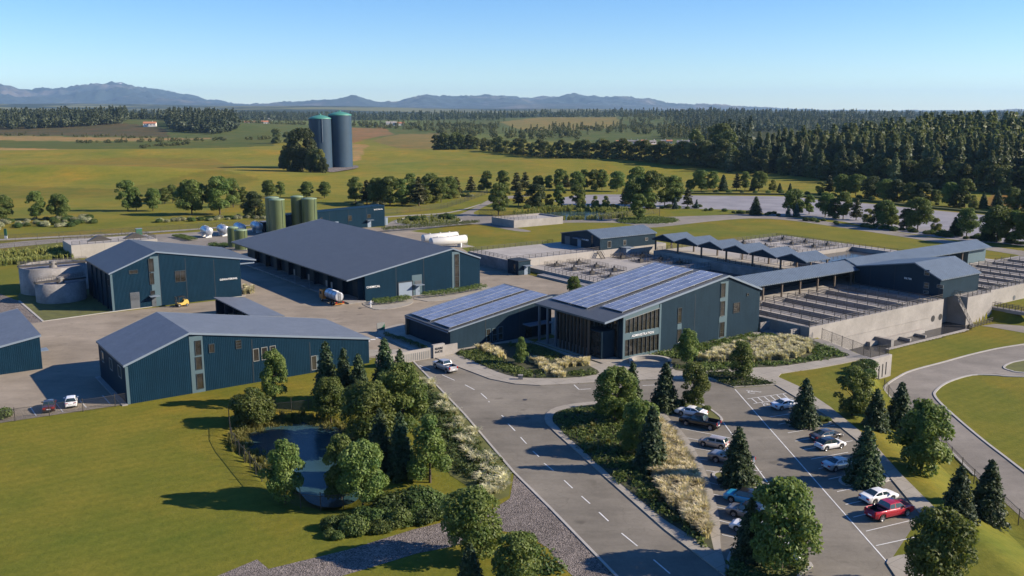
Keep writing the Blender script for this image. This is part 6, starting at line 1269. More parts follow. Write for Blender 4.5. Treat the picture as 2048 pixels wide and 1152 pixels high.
# ------------------------------------------------------------------ tanks, silos
x, y = un(661, 335); zs = g1(*un(664, 335))
def silo(px0, px1, ytop, yb, label):
    bx, by = un((px0 + px1) / 2, yb); z0 = g1(bx, by); s = math.hypot(bx, by) / F_PX; r = (px1 - px0) / 2 * s; h = hgt((px0 + px1) / 2, ytop, (px0 + px1) / 2, yb) - z0
    o = thing('grain_silo', label, 'silo', (bx, by, z0 - 1), 0, 'twin silos in the field'); mb = MB(); mb.lathe([(r, 0), (r, h + 1)], n=48); mb.build('wall', M_SILO, o, True)
    mb = MB(); mb.lathe([(r + .25, h + .7), (r + .25, h + 1.3), (r * .8, h + 2.2), (r * .5, h + 3.1), (r * .2, h + 3.7), (.01, h + 3.9)], n=48); d = mb.build('dome', M_SILOT, o, True); mb = MB(); mb.lathe([(.8, h + 3.6), (.8, h + 4.8), (.01, h + 5.0)], n=12); mb.build('vent', M_SILOT, d)
    mb = MB()
    for k in range(1, 7): mb.lathe([(r + .04, h * k / 7), (r + .04, h * k / 7 + .15)], n=48)
    mb.build('hoop', M_SILO, o); return o, r, h
sl, r_, h_ = silo(622, 666, 237, 335, 'left shorter blue concrete silo with turquoise dome'); mb = MB(); mb.tube((r_ * .35, -r_ * .97, h_ * .55), (r_ * .35, -r_ * .97, h_ + .9), .22, n=6); mb.build('pipe', M_FASC, sl); silo(661, 705, 230, 334, 'right taller blue concrete silo with turquoise dome')
sheet('silo_apron', [(p[0], p[1]) for p in smooth(uns([(655, 337), (690, 334), (712, 331), (716, 336), (690, 341), (660, 345)]), 3, True)], max(g1(*un(680, 337)), 0) + .25, M_GRAV)
def green_tank(px0, px1, by, ty, label, plinth=False):
    bx, by_ = un((px0 + px1) / 2, by); s = math.hypot(bx, by_) / F_PX; r = (px1 - px0) / 2 * s; h = hgt((px0 + px1) / 2, ty + 2, (px0 + px1) / 2, by); o = thing('chemical_tank', label, 'tank', (bx, by_, 0), 0, 'green storage tanks')
    mb = MB(); mb.lathe([(r, .3), (r, h)], n=40); mb.build('shell', M_GREEN, o, True); mb = MB(); mb.lathe([(r + .06, h - .12), (r + .06, h + .06), (r * .6, h + .3), (.01, h + .45)], n=40); mb.build('lid', M_GREENT, o, True)
    mb = MB(); mb.box(-r - .5, r + .5, -r - .5, r + .5, -.2, .3) if plinth else mb.lathe([(r + .3, -.2), (r + .3, .3), (.01, .3)], n=32); mb.build('plinth', M_CONCD, o); mb = MB(); a = -.6; mb.tube((r * math.cos(a) * 1.05, r * math.sin(a) * 1.05, .3), (r * math.cos(a) * 1.05, r * math.sin(a) * 1.05, h), .09, n=6); mb.build('pipe', M_GREENT, o)
green_tank(534, 560.5, 467, 393, 'tall green tank at the back of the left pair'); green_tank(542, 571.5, 470, 397, 'tall green tank at the front of the left pair'); green_tank(585, 609, 466, 391, 'slim tall green tank of the right pair'); green_tank(607, 635.5, 468, 395, 'wide tall green tank of the right pair')
green_tank(457, 477.5, 495, 453, 'short green tank behind, near the chemical building roof', True); green_tank(471, 495.5, 500, 458, 'short green tank in front, near the chemical building roof', True)
def htank(cx, cy, rz, L, r, mat, label, group):
    o = thing('pressure_tank', label, 'tank', (cx, cy, 0), rz, group); pr = [(.01, -L / 2 - r * .35), (r * .5, -L / 2 - r * .28), (r * .85, -L / 2 - r * .12), (r, -L / 2), (r, L / 2), (r * .85, L / 2 + r * .12), (r * .5, L / 2 + r * .28), (.01, L / 2 + r * .35)]
    zc = r + 1.0; mb = MB(); mb.lathe(pr, (0, zc), 28, 'x'); mb.build('shell', mat, o, True)
    for u in (-L * .33, L * .33): mb = MB(); mb.box(u - .2, u + .2, -r * .75, r * .75, 0, zc - r * .6); mb.build('saddle', M_WHITE, o)
    for u in (-L * .3, .1, L * .28): mb = MB(); mb.lathe([(.3, zc + r - .05), (.3, zc + r + .25), (.01, zc + r + .3)], (u, 0), 12); mb.build('manhole', mat, o)
    mb = MB(); mb.box(-L * .45, L * .45, -.06, .06, zc + r, zc + r + .1); mb.build('walkway', M_JOINT, o); mb = MB(); e = L / 2 + r * .45; [mb.bar((e, s_ * .3, 0), (e, s_ * .3, zc + r), .06) for s_ in (-1, 1)]; [mb.bar((e, -.3, .4 + k * .35), (e, .3, .4 + k * .35), .04) for k in range(int((zc + r) / .35))]; mb.build('ladder', M_FASC, o)
for k, (px, py, lb) in enumerate([(414, 474, 'leftmost'), (447, 471, 'second from left'), (480, 467, 'third from left'), (514, 464, 'rightmost')]): htank(*un(px, py), ANG - math.pi / 2, 6.2, 1.45, M_STAIN, f'{lb} shiny white pressure tank on the far pad', 'white tanks on the far pad')
p = un(897, 496); htank(*p, ANG, 13.5, 1.5, M_TANK, 'front long white tank on the lawn behind the chemical building', 'white tanks on the lawn'); q = un(888, 491); htank(q[0] - 1.5, q[1] + 2.5, ANG, 13.5, 1.5, M_TANK, 'rear long white tank on the lawn behind the chemical building', 'white tanks on the lawn')
c_ = AB(p); sheet('tank_pad', invs([(c_[0] - 8, c_[1] - 2.5), (c_[0] + 9, c_[1] - 2.5), (c_[0] + 9, c_[1] + 8), (c_[0] - 8, c_[1] + 8)]), .05, M_PAVE)
# ---- round concrete tanks
def round_tank(cx, cy, r, h, label, a_walk, zc=0):
    o = thing('clarifier_tank', label, 'tank', (cx, cy, 0), 0, 'round concrete tanks'); mb = MB(); mb.lathe([(r, -.5), (r, h), (r - .35, h), (r - .35, h - 1.0)], n=72); w = mb.build('wall', M_CONCD, o, True)
    for p_ in w.data.polygons: p_.use_smooth = abs(p_.normal.z) < .5
    mb = MB(); mb.lathe([(r - .3, h - .75), (.01, h - .75)], n=48); mb.build('water', M_LAGOON, o); mb = MB(); ca, sa = math.cos(a_walk), math.sin(a_walk)
    e = Vector((ca, sa, 0)); s_ = Vector((-sa, ca, 0)); mb.bar(tuple(-e * (r + .2) + Vector((0, 0, h + .15))), tuple(e * (r + .2) + Vector((0, 0, h + .15))), 1.7, .4); wk = mb.build('walkway', M_STEEL, o); mb = MB()
    for sd_ in (-.85, .85):
        for hh in (.5, .9, 1.3): mb.bar(tuple(-e * r + s_ * sd_ + Vector((0, 0, h + hh))), tuple(e * r + s_ * sd_ + Vector((0, 0, h + hh))), .06)
        for k in range(11): b = -e * r + e * (2 * r * k / 10) + s_ * sd_; mb.bar(tuple(b + Vector((0, 0, h + .3))), tuple(b + Vector((0, 0, h + 1.3))), .06)
    mb.build('railing', M_RAIL, wk); mb = MB(); mb.lathe([(.9, h - .8), (.9, h + .9), (.01, h + 1.1)], n=16); mb.build('drive_housing', M_CONCD, o); return o
cx, cy = un(111, 580); rb_ = 61.5 / (355 * .982 / CAM_H); round_tank(cx, cy, rb_, 6.7, 'large round concrete tank with walkway behind the small round tank', ANG)
cx, cy = un(124, 599); rs_ = 46 / (374 * .982 / CAM_H); round_tank(cx, cy, rs_, 4.7, 'smaller round concrete tank with walkway on the kerbed lawn', ANG + .15)
cx, cy = un(127.5, 507); oc = thing('thickener_deck', 'rectangular concrete deck with dark stairs behind the large round tank', 'tank', (cx, cy, 0), ANG, None)
mb = MB(); mb.box(0, 26, -14, 0, -.5, 4.3); mb.build('deck', M_DECK, oc)
for u in (9, 20): mb = MB(); mb.extrude_xz([(u - 3, 4.3), (u, 5.9), (u + 1.2, 5.9), (u + 4.5, 4.3)], -8, -6.4); mb.build('stairs', M_STEEL, oc)
mb = MB(); [mb.bar((u - 3, v, 5.3), (u, v, 6.9), .07) or mb.bar((u, v, 6.9), (u + 1.2, v, 6.9), .07) or mb.bar((u + 1.2, v, 6.9), (u + 4.5, v, 5.3), .07) for u in (9, 20) for v in (-8, -6.4)]; mb.build('stair_rail', M_STEEL, oc)
x_, y_ = cx, cy; I_ = lambda u, v: (x_ + u * AX - v * AY, y_ + u * AY + v * AX, 4.3)
railing([I_(.3, -13.7), I_(25.5, -13.7)], 'railing along the front of the rectangular concrete deck'); railing([I_(.3, -.3), I_(25.7, -.3), I_(25.7, -13)], 'railing along the back of the rectangular concrete deck')
cx, cy = un(1028, 456); oc = thing('concrete_basin', 'low rectangular concrete basin on the lawn by the loop road', 'tank', (cx, cy, 0), ANG, None); L1 = math.dist(un(1028, 456), un(1127, 447.5)); L2 = math.dist(un(1028, 456), un(995.5, 447.5)); mb = MB(); mb.box(0, L1, 0, .4, -.3, 3); mb.box(0, L1, L2 - .4, L2, -.3, 3); mb.box(0, .4, .4, L2 - .4, -.3, 3); mb.box(L1 - .4, L1, .4, L2 - .4, -.3, 3); mb.build('wall', M_CONC, oc); mb = MB(); mb.box(.4, L1 - .4, .4, L2 - .4, -.2, 2.4); mb.build('cover', M_DECK, oc)
x_, y_ = cx, cy; I_ = lambda u, v: (x_ + u * AX - v * AY, y_ + u * AY + v * AX, 3.0)
railing([I_(.2, L2 - .2), I_(.2, .2), I_(L1 * .45, .2)], 'railing on the near corner of the low concrete basin'); railing([I_(.2, L2 * .6), I_(L1 * .5, L2 * .6)], 'railing across the middle of the low concrete basin')
# ---- gate wall and signs
ga = ab(868, 716); oc = bld('gate_wall', 'pale concrete gate wall lettered MAIN GATE across the entry road', ab(732, 726)[0], ga[1], 0, 'wall'); L1 = 89.9 - ab(732, 726)[0]; xs_ = ga[0] - ab(732, 726)[0] - .3
mb = MB(); mb.box(0, xs_, 0, .3, -.3, 2.1); mb.box(xs_ + 2.5, L1, 0, .3, -.3, 2.1); mb.build('wall', M_CONC, oc); mb = MB(); mb.box(xs_, xs_ + 2.5, -.35, .35, -.3, 2.55); mb.build('sign_wall', M_CONC, oc)
mb = MB(); [mb.box(xs_ - 6 + k * .4, xs_ - 5.9 + k * .4, -.05, -.01, .2, 1.6) for k in range(15)]; mb.build('slat_relief', M_FRAMEL, oc)
for t_, z_ in (('MAIN', 1.6), ('GATE', 1.0)): o = text_mesh(t_, .62, M_SIGND, oc, (xs_ + .35, -.40, z_), (math.pi / 2, 0, 0), 'sign_lettering', .04)
x, y = un(762, 665); oc = thing('site_sign', 'white and green site sign board at the crossing', 'sign', (x, y, 0), ANG); mb = MB(); mb.box(-.8, -.7, -.05, .05, 0, .5); mb.box(.7, .8, -.05, .05, 0, .5); mb.build('leg', M_STEEL, oc); mb = MB(); mb.box(-.9, .9, -.08, .08, .5, 2.1); b_ = mb.build('board', M_FRAMEL, oc); mb = MB(); mb.quad((.88, -.085, .52), (.88, -.085, 1.8), (.1, -.085, 1.0), (-.5, -.085, .52)); mb.build('green_band', M('sign_green', (.02, .11, .06), .5), b_); M_SB = MATS['sign_green']
for px, py, lb in ((12, 477, 'white and green post sign beside the far path'),):
    x, y = un(px, py); oc = thing('post_sign', lb, 'sign', (x, y, 0)); mb = MB(); mb.box(-.5, .5, -.1, .1, 0, 1.0); mb.build('base', M_WHITE, oc); mb = MB(); mb.box(-.5, .5, -.1, .1, 1.0, 3.6); mb.build('panel', M_SB, oc)
x, y = un(279, 481); oc = thing('utility_cabinet', 'dark green utility cabinet behind the dewatering roof', 'cabinet', (x, y, 0), ANG); mb = MB(); mb.box(-1, 1, -.6, .6, 0, 4.2); mb.build('body', M_SB, oc); mb = MB(); mb.box(-1.1, 1.1, -.7, .7, 4.2, 4.35); mb.build('lid', M_FASC, oc)
x, y = un(741.5, 615); oc = thing('fire_hydrant', 'white fire hydrant stand at the corner of the chemical building', 'hydrant', (x, y, .1)); mb = MB(); mb.tube((0, 0, 0), (0, 0, 1.2), .13, n=8); mb.build('barrel', M_WHITE, oc); mb = MB(); mb.tube((-.4, 0, .95), (.4, 0, .95), .12, n=8); mb.build('nozzle', M_WHITE, oc); mb = MB(); mb.tube((0, 0, 1.2), (.1, .1, 1.6), .16, .05, n=8); mb.build('cap', M_WHITE, oc)
oc = thing('kerb_island', 'raised kerbed pavement under the hedge by the chemical building', 'pavement', (*un(790, 606), 0)); oc['kind'] = 'structure'; bpy.data.objects.remove(oc)
sheet('pavement', smooth(uns([(725, 607), (742, 617), (758, 620), (790, 617), (822, 609), (826, 600), (815, 596), (760, 601)]), 3, True), .12, M_PAVE, skirt=.3); sheet('pavement', smooth(uns([(828, 596), (842, 601), (870, 603), (960, 590), (985, 578), (960, 573), (880, 583)]), 3, True), .12, M_PAVE, skirt=.3)
sheet('pavement', smooth(uns([(754, 668), (752, 664), (770, 656), (806, 648), (815, 668), (892, 700), (850, 712), (800, 690)]), 3, True), .1, M_PAVE, skirt=.3)
sw = un(1300, 727); oc = thing('seat_wall', 'curved low concrete seat wall on the office forecourt', 'wall', (*sw, 0)); ps = []
for t_ in np.linspace(-.5, 3.5, 26): ps.append((3.6 * math.cos(t_), 2.9 * math.sin(t_)))
mb = MB(); ribbon(mb, ps, .5, .1, .75); mb.build('wall', M_CONC, oc); mb = MB(); ribbon(mb, ps, .62, .752, .80); mb.build('coping', M_KERB, oc)
x, y = un(1041, 760); oc = thing('bollard_block', 'small grey concrete marker block in the annex planting', 'marker', (x, y, .15)); mb = MB(); mb.box(-.4, .4, -.3, .3, 0, .7); mb.build('block', M_CONCD, oc); mb = MB(); mb.box(-.44, .44, -.34, .34, .7, .76); mb.build('cap', M_CONC, oc)
# ---- fences
fence([(*un(px, py), 0) for px, py in ((-40, 855), (0, 847), (60, 838), (130, 828), (200, 819), (252, 810))], 'wire fence at the foot of the yard stalls on the left', 1.9, 4.6)
fence([(*un(px, py), 0) for px, py in ((-60, 489), (100, 479), (300, 467), (480, 455), (530, 451))], 'wire fence along the far path on the left', 2.6, 7.0); fence([(*un(px, py), 0) for px, py in ((-60, 505), (60, 498), (128, 492))], 'wire fence between the far road and the reed pond', 2.4, 6.5)
fence([(*un(px, py), 0) for px, py in ((770, 430), (830, 424), (890, 417), (930, 404), (975, 388))], 'wire fence below the grove along the loop road', 2.6, 7.0); fence([(*un(px, py), 0) for px, py in ((958, 430), (1060, 437), (1180, 440), (1320, 427))], 'wire fence in front of the far pond', 2.4, 6.5)
fence([(*un(px, py), 0) for px, py in ((458, 838), (462, 880), (476, 905), (510, 945), (545, 985), (590, 1012), (640, 1019), (700, 1014))], 'wire fence around the near side of the pond', 1.6, 2.6); fence([(*un(px, py), 0) for px, py in ((548, 826), (590, 822), (640, 815))], 'wire fence on the lawn behind the pond', 1.5, 2.6)
fp = []
for px, py in ((1773, 779), (1790, 806), (1836, 850), (1890, 897), (1946, 955), (2010, 1012), (2048, 1048), (2120, 1115)): x, y = un(px, py, LOW + .3); fp.append((x - .6, y - .3, g1(x - .6, y - .3)))
fence(fp, 'long wire fence between the grassy bank and access road', 2.0, 4.2)
wk = bld('service_walkway', 'short concrete walkway with railings at the right edge below the filter tank', 222, 104.5, 0, 'walkway'); mb = MB(); mb.box(0, 1.6, -4, 6.2, -2.2, -1.4); mb.build('slab', M_CONC, wk)
railing([(*inv(222.1, 110.4), -1.4), (*inv(222.1, 100.6), -1.4)], 'left railing of the short service walkway', step=1.4); railing([(*inv(223.5, 110.4), -1.4), (*inv(223.5, 100.6), -1.4)], 'right railing of the short service walkway', step=1.4)
railing([(*un(1937, 659, LOW), LOW), (*un(1985, 644, LOW), LOW)], 'low railing at the foot of the stair tower', step=1.6)

# ------------------------------------------------------------------ vehicles
PAINT = {}
def paint(name, col, metal=0.0, rough=.28):
    if name not in PAINT: PAINT[name] = M(name, col, rough, metal, .03, 1, 5, coat=.6)
    return PAINT[name]
def vehicle(label, x, y, rz, kind, pm, roof_mat=None, z=.03, group='vehicles parked on the site'):
    o = thing({'pickup': 'pickup_truck'}.get(kind, 'parked_car'), label, 'pickup truck' if kind == 'pickup' else 'car', (x, y, z), rz, group)
    sp_ = dict(sedan=dict(L=4.75, W=1.84, H=1.44, wb=2.75, wr=.335, belt=[(-2.37, .62), (-2.3, .98), (-1.55, 1.03), (0, .95), (1.0, .94), (1.9, .84), (2.3, .68), (2.37, .5)], roof=(-1.75, -.75, .45, 1.15), tail=(.70, .92)),
               hatch=dict(L=4.3, W=1.80, H=1.47, wb=2.62, wr=.335, belt=[(-2.15, .6), (-2.1, .95), (-1.5, 1.02), (0, .95), (.95, .95), (1.75, .84), (2.08, .66), (2.15, .5)], roof=(-2.02, -1.25, .35, 1.2), tail=(.85, 1.0)),
               suv=dict(L=4.6, W=1.88, H=1.68, wb=2.75, wr=.37, belt=[(-2.3, .7), (-2.25, 1.05), (-1.6, 1.1), (0, 1.05), (1.0, 1.06), (1.9, .98), (2.24, .8), (2.3, .6)], roof=(-2.2, -1.65, .4, 1.15), tail=(.9, 1.1)),
               mini=dict(L=3.95, W=1.75, H=1.47, wb=2.55, wr=.33, belt=[(-1.97, .62), (-1.93, .95), (-1.5, 1.0), (0, .97), (.9, .97), (1.6, .9), (1.9, .74), (1.97, .5)], roof=(-1.9, -1.6, .45, .95), tail=(.75, .95)),
               pickup=dict(L=5.85, W=2.02, H=1.90, wb=3.7, wr=.42, belt=[(-2.92, .75), (-2.9, 1.28), (-.9, 1.28), (0, 1.24), (1.35, 1.26), (2.5, 1.2), (2.85, 1.05), (2.92, .75)], roof=(-.95, -.72, .75, 1.45), tail=(.85, 1.25)))[kind]
    L, W, H, wb, wr = (sp_[k] for k in ('L', 'W', 'H', 'wb', 'wr')); wx = (-wb / 2 - .02 * L, wb / 2 - .02 * L); bel = sp_['belt']; zb0 = .24 if kind != 'pickup' else .38
    X = np.unique(np.round(np.concatenate([np.linspace(-L / 2, L / 2, 57), [w + s * (wr + .07) * c for w in wx for s in (-1, 1) for c in (1, .98, .92, .8, .6, .35, 0)], [b[0] for b in bel]]), 3))
    zt = np.interp(X, [b[0] for b in bel], [b[1] for b in bel]); e = np.abs(X) / (L / 2); hw = W / 2 * (1 - .16 * np.clip((e - .72) / .28, 0, 1) ** 2)
    zb = np.full_like(X, zb0) + .10 * np.clip((e - .9) / .1, 0, 1)
    for w in wx: d = np.abs(X - w); R_ = wr + .07; k = d < R_; zb[k] = np.maximum(zb[k], wr + np.sqrt(np.maximum(0, R_ ** 2 - d[k] ** 2)))
    bed = (kind == 'pickup') & (X < -.98) & (X > -2.84)
    secs = []
    for i in range(len(X)):
        w, z0, z1 = hw[i], zb[i], max(zt[i], zb[i] + .06); zm = z0 + (z1 - z0) * .55
        pr = [(w * .9, z0), (w * .985, z0 + (z1 - z0) * .12), (w, zm), (w * .975, z1 - .10 * (z1 - z0)), (w * .90, z1)]
        pr += [(w * .86, z1), (w * .85, .72), (0, .72)] if bed[i] else [(w * .7, z1 + .02), (w * .4, z1 + .035), (0, z1 + .04)]
        secs.append(pr)
    mb = MB(); n = len(secs[0]); ids = []
    for i, pr in enumerate(secs):
        full = pr + [(-a, b) for a, b in reversed(pr[:-1])]; ids.append(len(mb.v)); mb.v += [(X[i], a, b) for a, b in full]
    m = 2 * n - 1
    for i in range(len(X) - 1):
        for k in range(m - 1): mb.f.append((ids[i] + k, ids[i] + k + 1, ids[i + 1] + k + 1, ids[i + 1] + k)); mb.m.append(0)
    for i, rev in ((0, True), (len(X) - 1, False)): q = [ids[i] + k for k in range(m)]; mb.f.append(tuple(q[::-1] if rev else q)); mb.m.append(0)
    mb.f = [tuple(reversed(f_)) for f_ in mb.f]
    bo = mb.build('body', pm, o, True)
    for p_ in bo.data.polygons: p_.use_smooth = len(p_.vertices) == 4
    if kind == 'pickup': bb = MB(); bb.box(-2.83, -.99, -.84, .84, .725, .735); bb.box(-2.83, -.99, -.845, -.835, .74, 1.24); bb.box(-2.83, -.99, .835, .845, .74, 1.24); bb.box(-1.0, -.985, -.83, .83, .74, 1.24); bb.box(-2.84, -2.83, -.83, .83, .74, 1.24); bb.build('bed_liner', M_BLACK, o)
    # cabin
    x0, x1, x2, x3 = sp_['roof']; C = np.unique(np.round(np.concatenate([np.linspace(x0, x1, 7), np.linspace(x1, x2, 13), np.linspace(x2, x3, 7)]), 4)); zbel = np.interp(C, [b[0] for b in bel], [b[1] for b in bel]) - .02; hwc = np.interp(C, X, hw)
    zr = np.interp(C, [x0, x1, (x1 + x2) / 2, x2, x3], [np.interp(x0, [b[0] for b in bel], [b[1] for b in bel]), H - .05, H, H - .04, np.interp(x3, [b[0] for b in bel], [b[1] for b in bel])]); f_ = np.clip((zr - zbel) / (H - zbel), 0, 1)
    gl = {'side_window': MB(), 'windshield': MB(), 'rear_window': MB()}; rf = MB(); pts = []
    for i in range(len(C)):
        wbt = hwc[i] * .93; wrf = wbt - .20 * f_[i]; zz = lambda t_: zbel[i] + (zr[i] - .05 * f_[i] - zbel[i]) * t_
        pts.append([(wbt, zz(0)), (wbt - .2 * f_[i] * .12, zz(.12)), (wbt - .2 * f_[i] * .88, zz(.88)), (wrf, zz(1)), (wrf - .12 * f_[i], zr[i]), (0, zr[i] + .02)])
    pil = [(x1 + x2) / 2 - .05] if kind != 'mini' else [(x1 + x2) / 2 + .1]
    for i in range(len(C) - 1):
        xm = (C[i] + C[i + 1]) / 2
        for s_ in (1, -1):
            for k in range(5):
                q = [(C[i], s_ * pts[i][k][0], pts[i][k][1]), (C[i], s_ * pts[i][k + 1][0], pts[i][k + 1][1]), (C[i + 1], s_ * pts[i + 1][k + 1][0], pts[i + 1][k + 1][1]), (C[i + 1], s_ * pts[i + 1][k][0], pts[i + 1][k][1])]
                if s_ > 0: q = q[::-1]
                if k == 1 and (x0 + .55 * (x1 - x0) < xm < x3 - .30 * (x3 - x2)) and not any(abs(xm - p_) < .06 for p_ in pil): t_ = gl['side_window']
                elif k >= 3 and xm < x1 and kind != 'x' and i > 0: t_ = gl['rear_window'] if k == 4 else rf
                elif k >= 3 and xm > x2 and i < len(C) - 2: t_ = gl['windshield'] if k == 4 else rf
                else: t_ = rf
                t_.quad(*q)
    rf.build('roof', roof_mat or pm, o, True)
    for nm, t_ in gl.items():
        if t_.f: t_.build(nm, M_CGLASS, o)
    mb = MB(); mb.box(-L / 2 + .25, L / 2 - .25, -W / 2 + .28, W / 2 - .28, zb0 - .05, zb0 + .25); mb.build('underbody_light_block', M_BLACK, o)  # dark box added under the open body shell to block light
    for w in wx:
        for s_ in (1, -1):
            mb = MB(); yo = s_ * (W / 2 - .02); mb.lathe([(wr * .62, yo), (wr * .93, yo), (wr, yo - s_ * .05), (wr, yo - s_ * .2), (.05, yo - s_ * .2)], (0, 0), 20, 'y'); wh = mb.build('wheel', M_TYRE, o); wh.location = (w, 0, wr)
            mb = MB(); mb.lathe([(wr * .64, yo - s_ * .01), (wr * .56, yo - s_ * .05), (.02, yo - s_ * .05)], (0, 0), 20, 'y'); mb.build('hub', M_BLACK, wh)
            mb = MB()
            for k in range(5): a = k * 1.2566; mb.bar((0, yo - s_ * .03, 0), (wr * .6 * math.cos(a), yo - s_ * .03, wr * .6 * math.sin(a)), .05, .09)
            mb.lathe([(wr * .64, yo + s_ * .004), (wr * .55, yo - s_ * .02)], (0, 0), 20, 'y'); mb.build('rim', M_RIM, wh)
    zl0, zl1 = sp_['tail']
    for s_ in (1, -1):
        ey = hw[0] * .98; mb = MB(); mb.box(-L / 2 - .025, -L / 2 + .22, s_ * (ey - .34 if kind != 'pickup' else ey - .16), s_ * (ey + .045), zl0, zl1 - (.06 if kind != 'pickup' else .02)); mb.build('tail_light', M_TAIL, o)
        zf = np.interp(L / 2 - .2, [b[0] for b in bel], [b[1] for b in bel]); mb = MB(); mb.box(L / 2 - .32, L / 2 + .01, s_ * (ey - .38), s_ * (ey + .03), zf - .24, zf - .1); mb.build('headlight', M_HEAD, o)
        xm = x3 - .42; mb = MB(); mb.box(xm - .09, xm + .09, s_ * (W / 2 - .06), s_ * (W / 2 + .16), zbel[-1] + .02, zbel[-1] + .17); mb.build('mirror', pm if kind != 'pickup' else M_BLACK, o)
    mb = MB(); mb.box(-L / 2 - .03, -L / 2 + .1, -.26, .26, zl0 - .12 - (.12 if kind == 'pickup' else .05), zl0 + .01 - (.12 if kind == 'pickup' else .05)); mb.build('licence_plate', M_WHITE, o)
    mb = MB(); mb.box(L / 2 - .14, L / 2 + .015, -.55, .55, .36, .56); mb.build('grille', M_BLACK, o)
    mb = MB(); mb.box(-L / 2 - .02, -L / 2 + .2, -.62, .62, .28, .42); mb.build('bumper', M_BLACK, o)
    return o
def at(px, py): return un(px, py)
EH = math.atan2(2.5, 5.7); WH = math.atan2(3.9, -6.1)
SILV = paint('silver_paint', (.50, .49, .48), .35); WHT = paint('white_car_paint', (.78, .78, .78)); RED = paint('red_paint', (.36, .012, .028), .1); BLK = paint('black_paint', (.014, .012, .011)); DGR = paint('dark_grey_paint', (.06, .052, .05), .2); BEI = paint('beige_paint', (.42, .36, .31), .3); GRY = paint('steel_grey_paint', (.22, .22, .23), .35); BLU = paint('blue_paint', (.03, .27, .46), .1); MAR = paint('maroon_paint', (.09, .02, .022), .2)
vehicle('silver white sedan parked beside the accessible stalls', *at(1571, 816), EH, 'sedan', paint('pale_silver_paint', (.66, .66, .67), .1)); vehicle('dark grey sedan with red tail lamps parked behind the white hatchback', *at(1652, 879), EH, 'sedan', DGR); vehicle('white hatchback with black roof parked beside the dark sedan', *at(1660, 896), EH, 'hatch', WHT, BLK); vehicle('silver sedan half hidden by the conifer island', *at(1679, 936), EH, 'sedan', SILV); vehicle('white sedan parked beside the red pickup', *at(1757, 1001), EH, 'sedan', WHT)
vehicle('red pickup truck with open black bed at the lower right', *at(1778, 1032), EH, 'pickup', RED); vehicle('white sedan parked behind the black pickup', *at(1382, 831), WH, 'sedan', WHT); vehicle('black pickup truck parked under the broadleaf tree', *at(1399, 853), WH, 'pickup', BLK); vehicle('beige compact hatchback with white rear in the left stalls', *at(1427, 893), WH, 'mini', BEI); vehicle('grey pickup truck partly hidden behind a conifer', *at(1462, 927), WH, 'pickup', GRY)
vehicle('bright blue car parked below the conifer island', *at(1488, 1005), WH, 'suv', BLU, BLK); vehicle('dark grey car parked beside the blue car', *at(1494, 1034), WH, 'suv', GRY, BLK); vehicle('white car mostly hidden behind the big bottom tree', *at(1500, 1064), WH, 'hatch', WHT); vehicle('white car glimpsed through the leaves of the big bottom tree', *at(1560, 1112), WH, 'hatch', WHT)
vehicle('dark maroon sedan in the yard stalls on the left', *at(99, 818), math.pi / 2 + .42, 'sedan', MAR, DGR); vehicle('white car in the yard stalls on the left', *at(143, 810), math.pi / 2 + .42, 'hatch', WHT); vehicle('silver pickup truck driving toward the gate', *at(890, 740), math.pi / 2 + .62, 'pickup', SILV)
# tank truck
x, y = un(663, 606); tk = thing('tank_truck', 'orange truck with a shiny white tank beside the chemical building', 'truck', (x, y, .03), math.atan2(AX, -AY)); M_OR = paint('orange_paint', (.52, .20, .03))
mb = MB(); mb.box(-4.3, 3.6, -.45, .45, .75, 1.05); mb.build('chassis', M_BLACK, tk); mb = MB(); mb.extrude_xz([(2.3, .7), (4.2, .7), (4.3, 1.6), (4.0, 2.9), (2.3, 2.95)], -1.2, 1.2); cb = mb.build('cab', M_OR, tk); mb = MB(); mb.quad((4.32, -1.05, 1.7), (4.32, 1.05, 1.7), (4.07, 1.05, 2.75), (4.07, -1.05, 2.75)); mb.build('windshield', M_CGLASS, cb)
for s_ in (1, -1): mb = MB(); mb.box(2.9, 3.9, s_ * 1.2, s_ * 1.215, 1.8, 2.65); mb.build('side_window', M_CGLASS, cb)
mb = MB(); mb.lathe([(.01, -4.6), (.95, -4.57), (1.1, -4.45), (1.1, 1.6), (.95, 1.72), (.01, 1.75)], (0, 2.2), 16, 'x'); mb.build('tank', M_STAIN, tk); mb = MB(); [mb.lathe([(1.13, u), (1.13, u + .12)], (0, 2.2), 16, 'x') for u in (-4.4, -2.4, -.4, 1.45)]; mb.build('tank_band', M_JOINT, tk); mb = MB(); [mb.bar((-4.68, s_ * .25, .9), (-4.68, s_ * .25, 3.2), .06) for s_ in (1, -1)]; [mb.bar((-4.68, -.25, 1 + k * .35), (-4.68, .25, 1 + k * .35), .05) for k in range(7)]; mb.build('ladder', M_STEEL, tk); mb = MB(); mb.box(-3.8, 1.2, -.3, .3, 3.3, 3.42); mb.build('walkway', M_WHITE, tk)
for w in (3.2, -1.8, -3.2):
    for s_ in (1, -1): mb = MB(); yo = s_ * 1.15; mb.lathe([(.02, yo - s_ * .06), (.3, yo - s_ * .04), (.5, yo), (.52, yo - s_ * .05), (.52, yo - s_ * .32), (.02, yo - s_ * .32)], (0, 0), 18, 'y'); wh = mb.build('wheel', M_TYRE, tk); wh.location = (w, 0, .52); mb = MB(); mb.lathe([(.28, yo + s_ * .01), (.02, yo + s_ * .03)], (0, 0), 14, 'y'); mb.build('rim', M_RIM, wh)
for s_ in (1, -1): mb = MB(); mb.box(-4.75, -4.6, s_ * .7, s_ * 1.1, .8, 1.0); mb.build('tail_light', M_TAIL, tk)
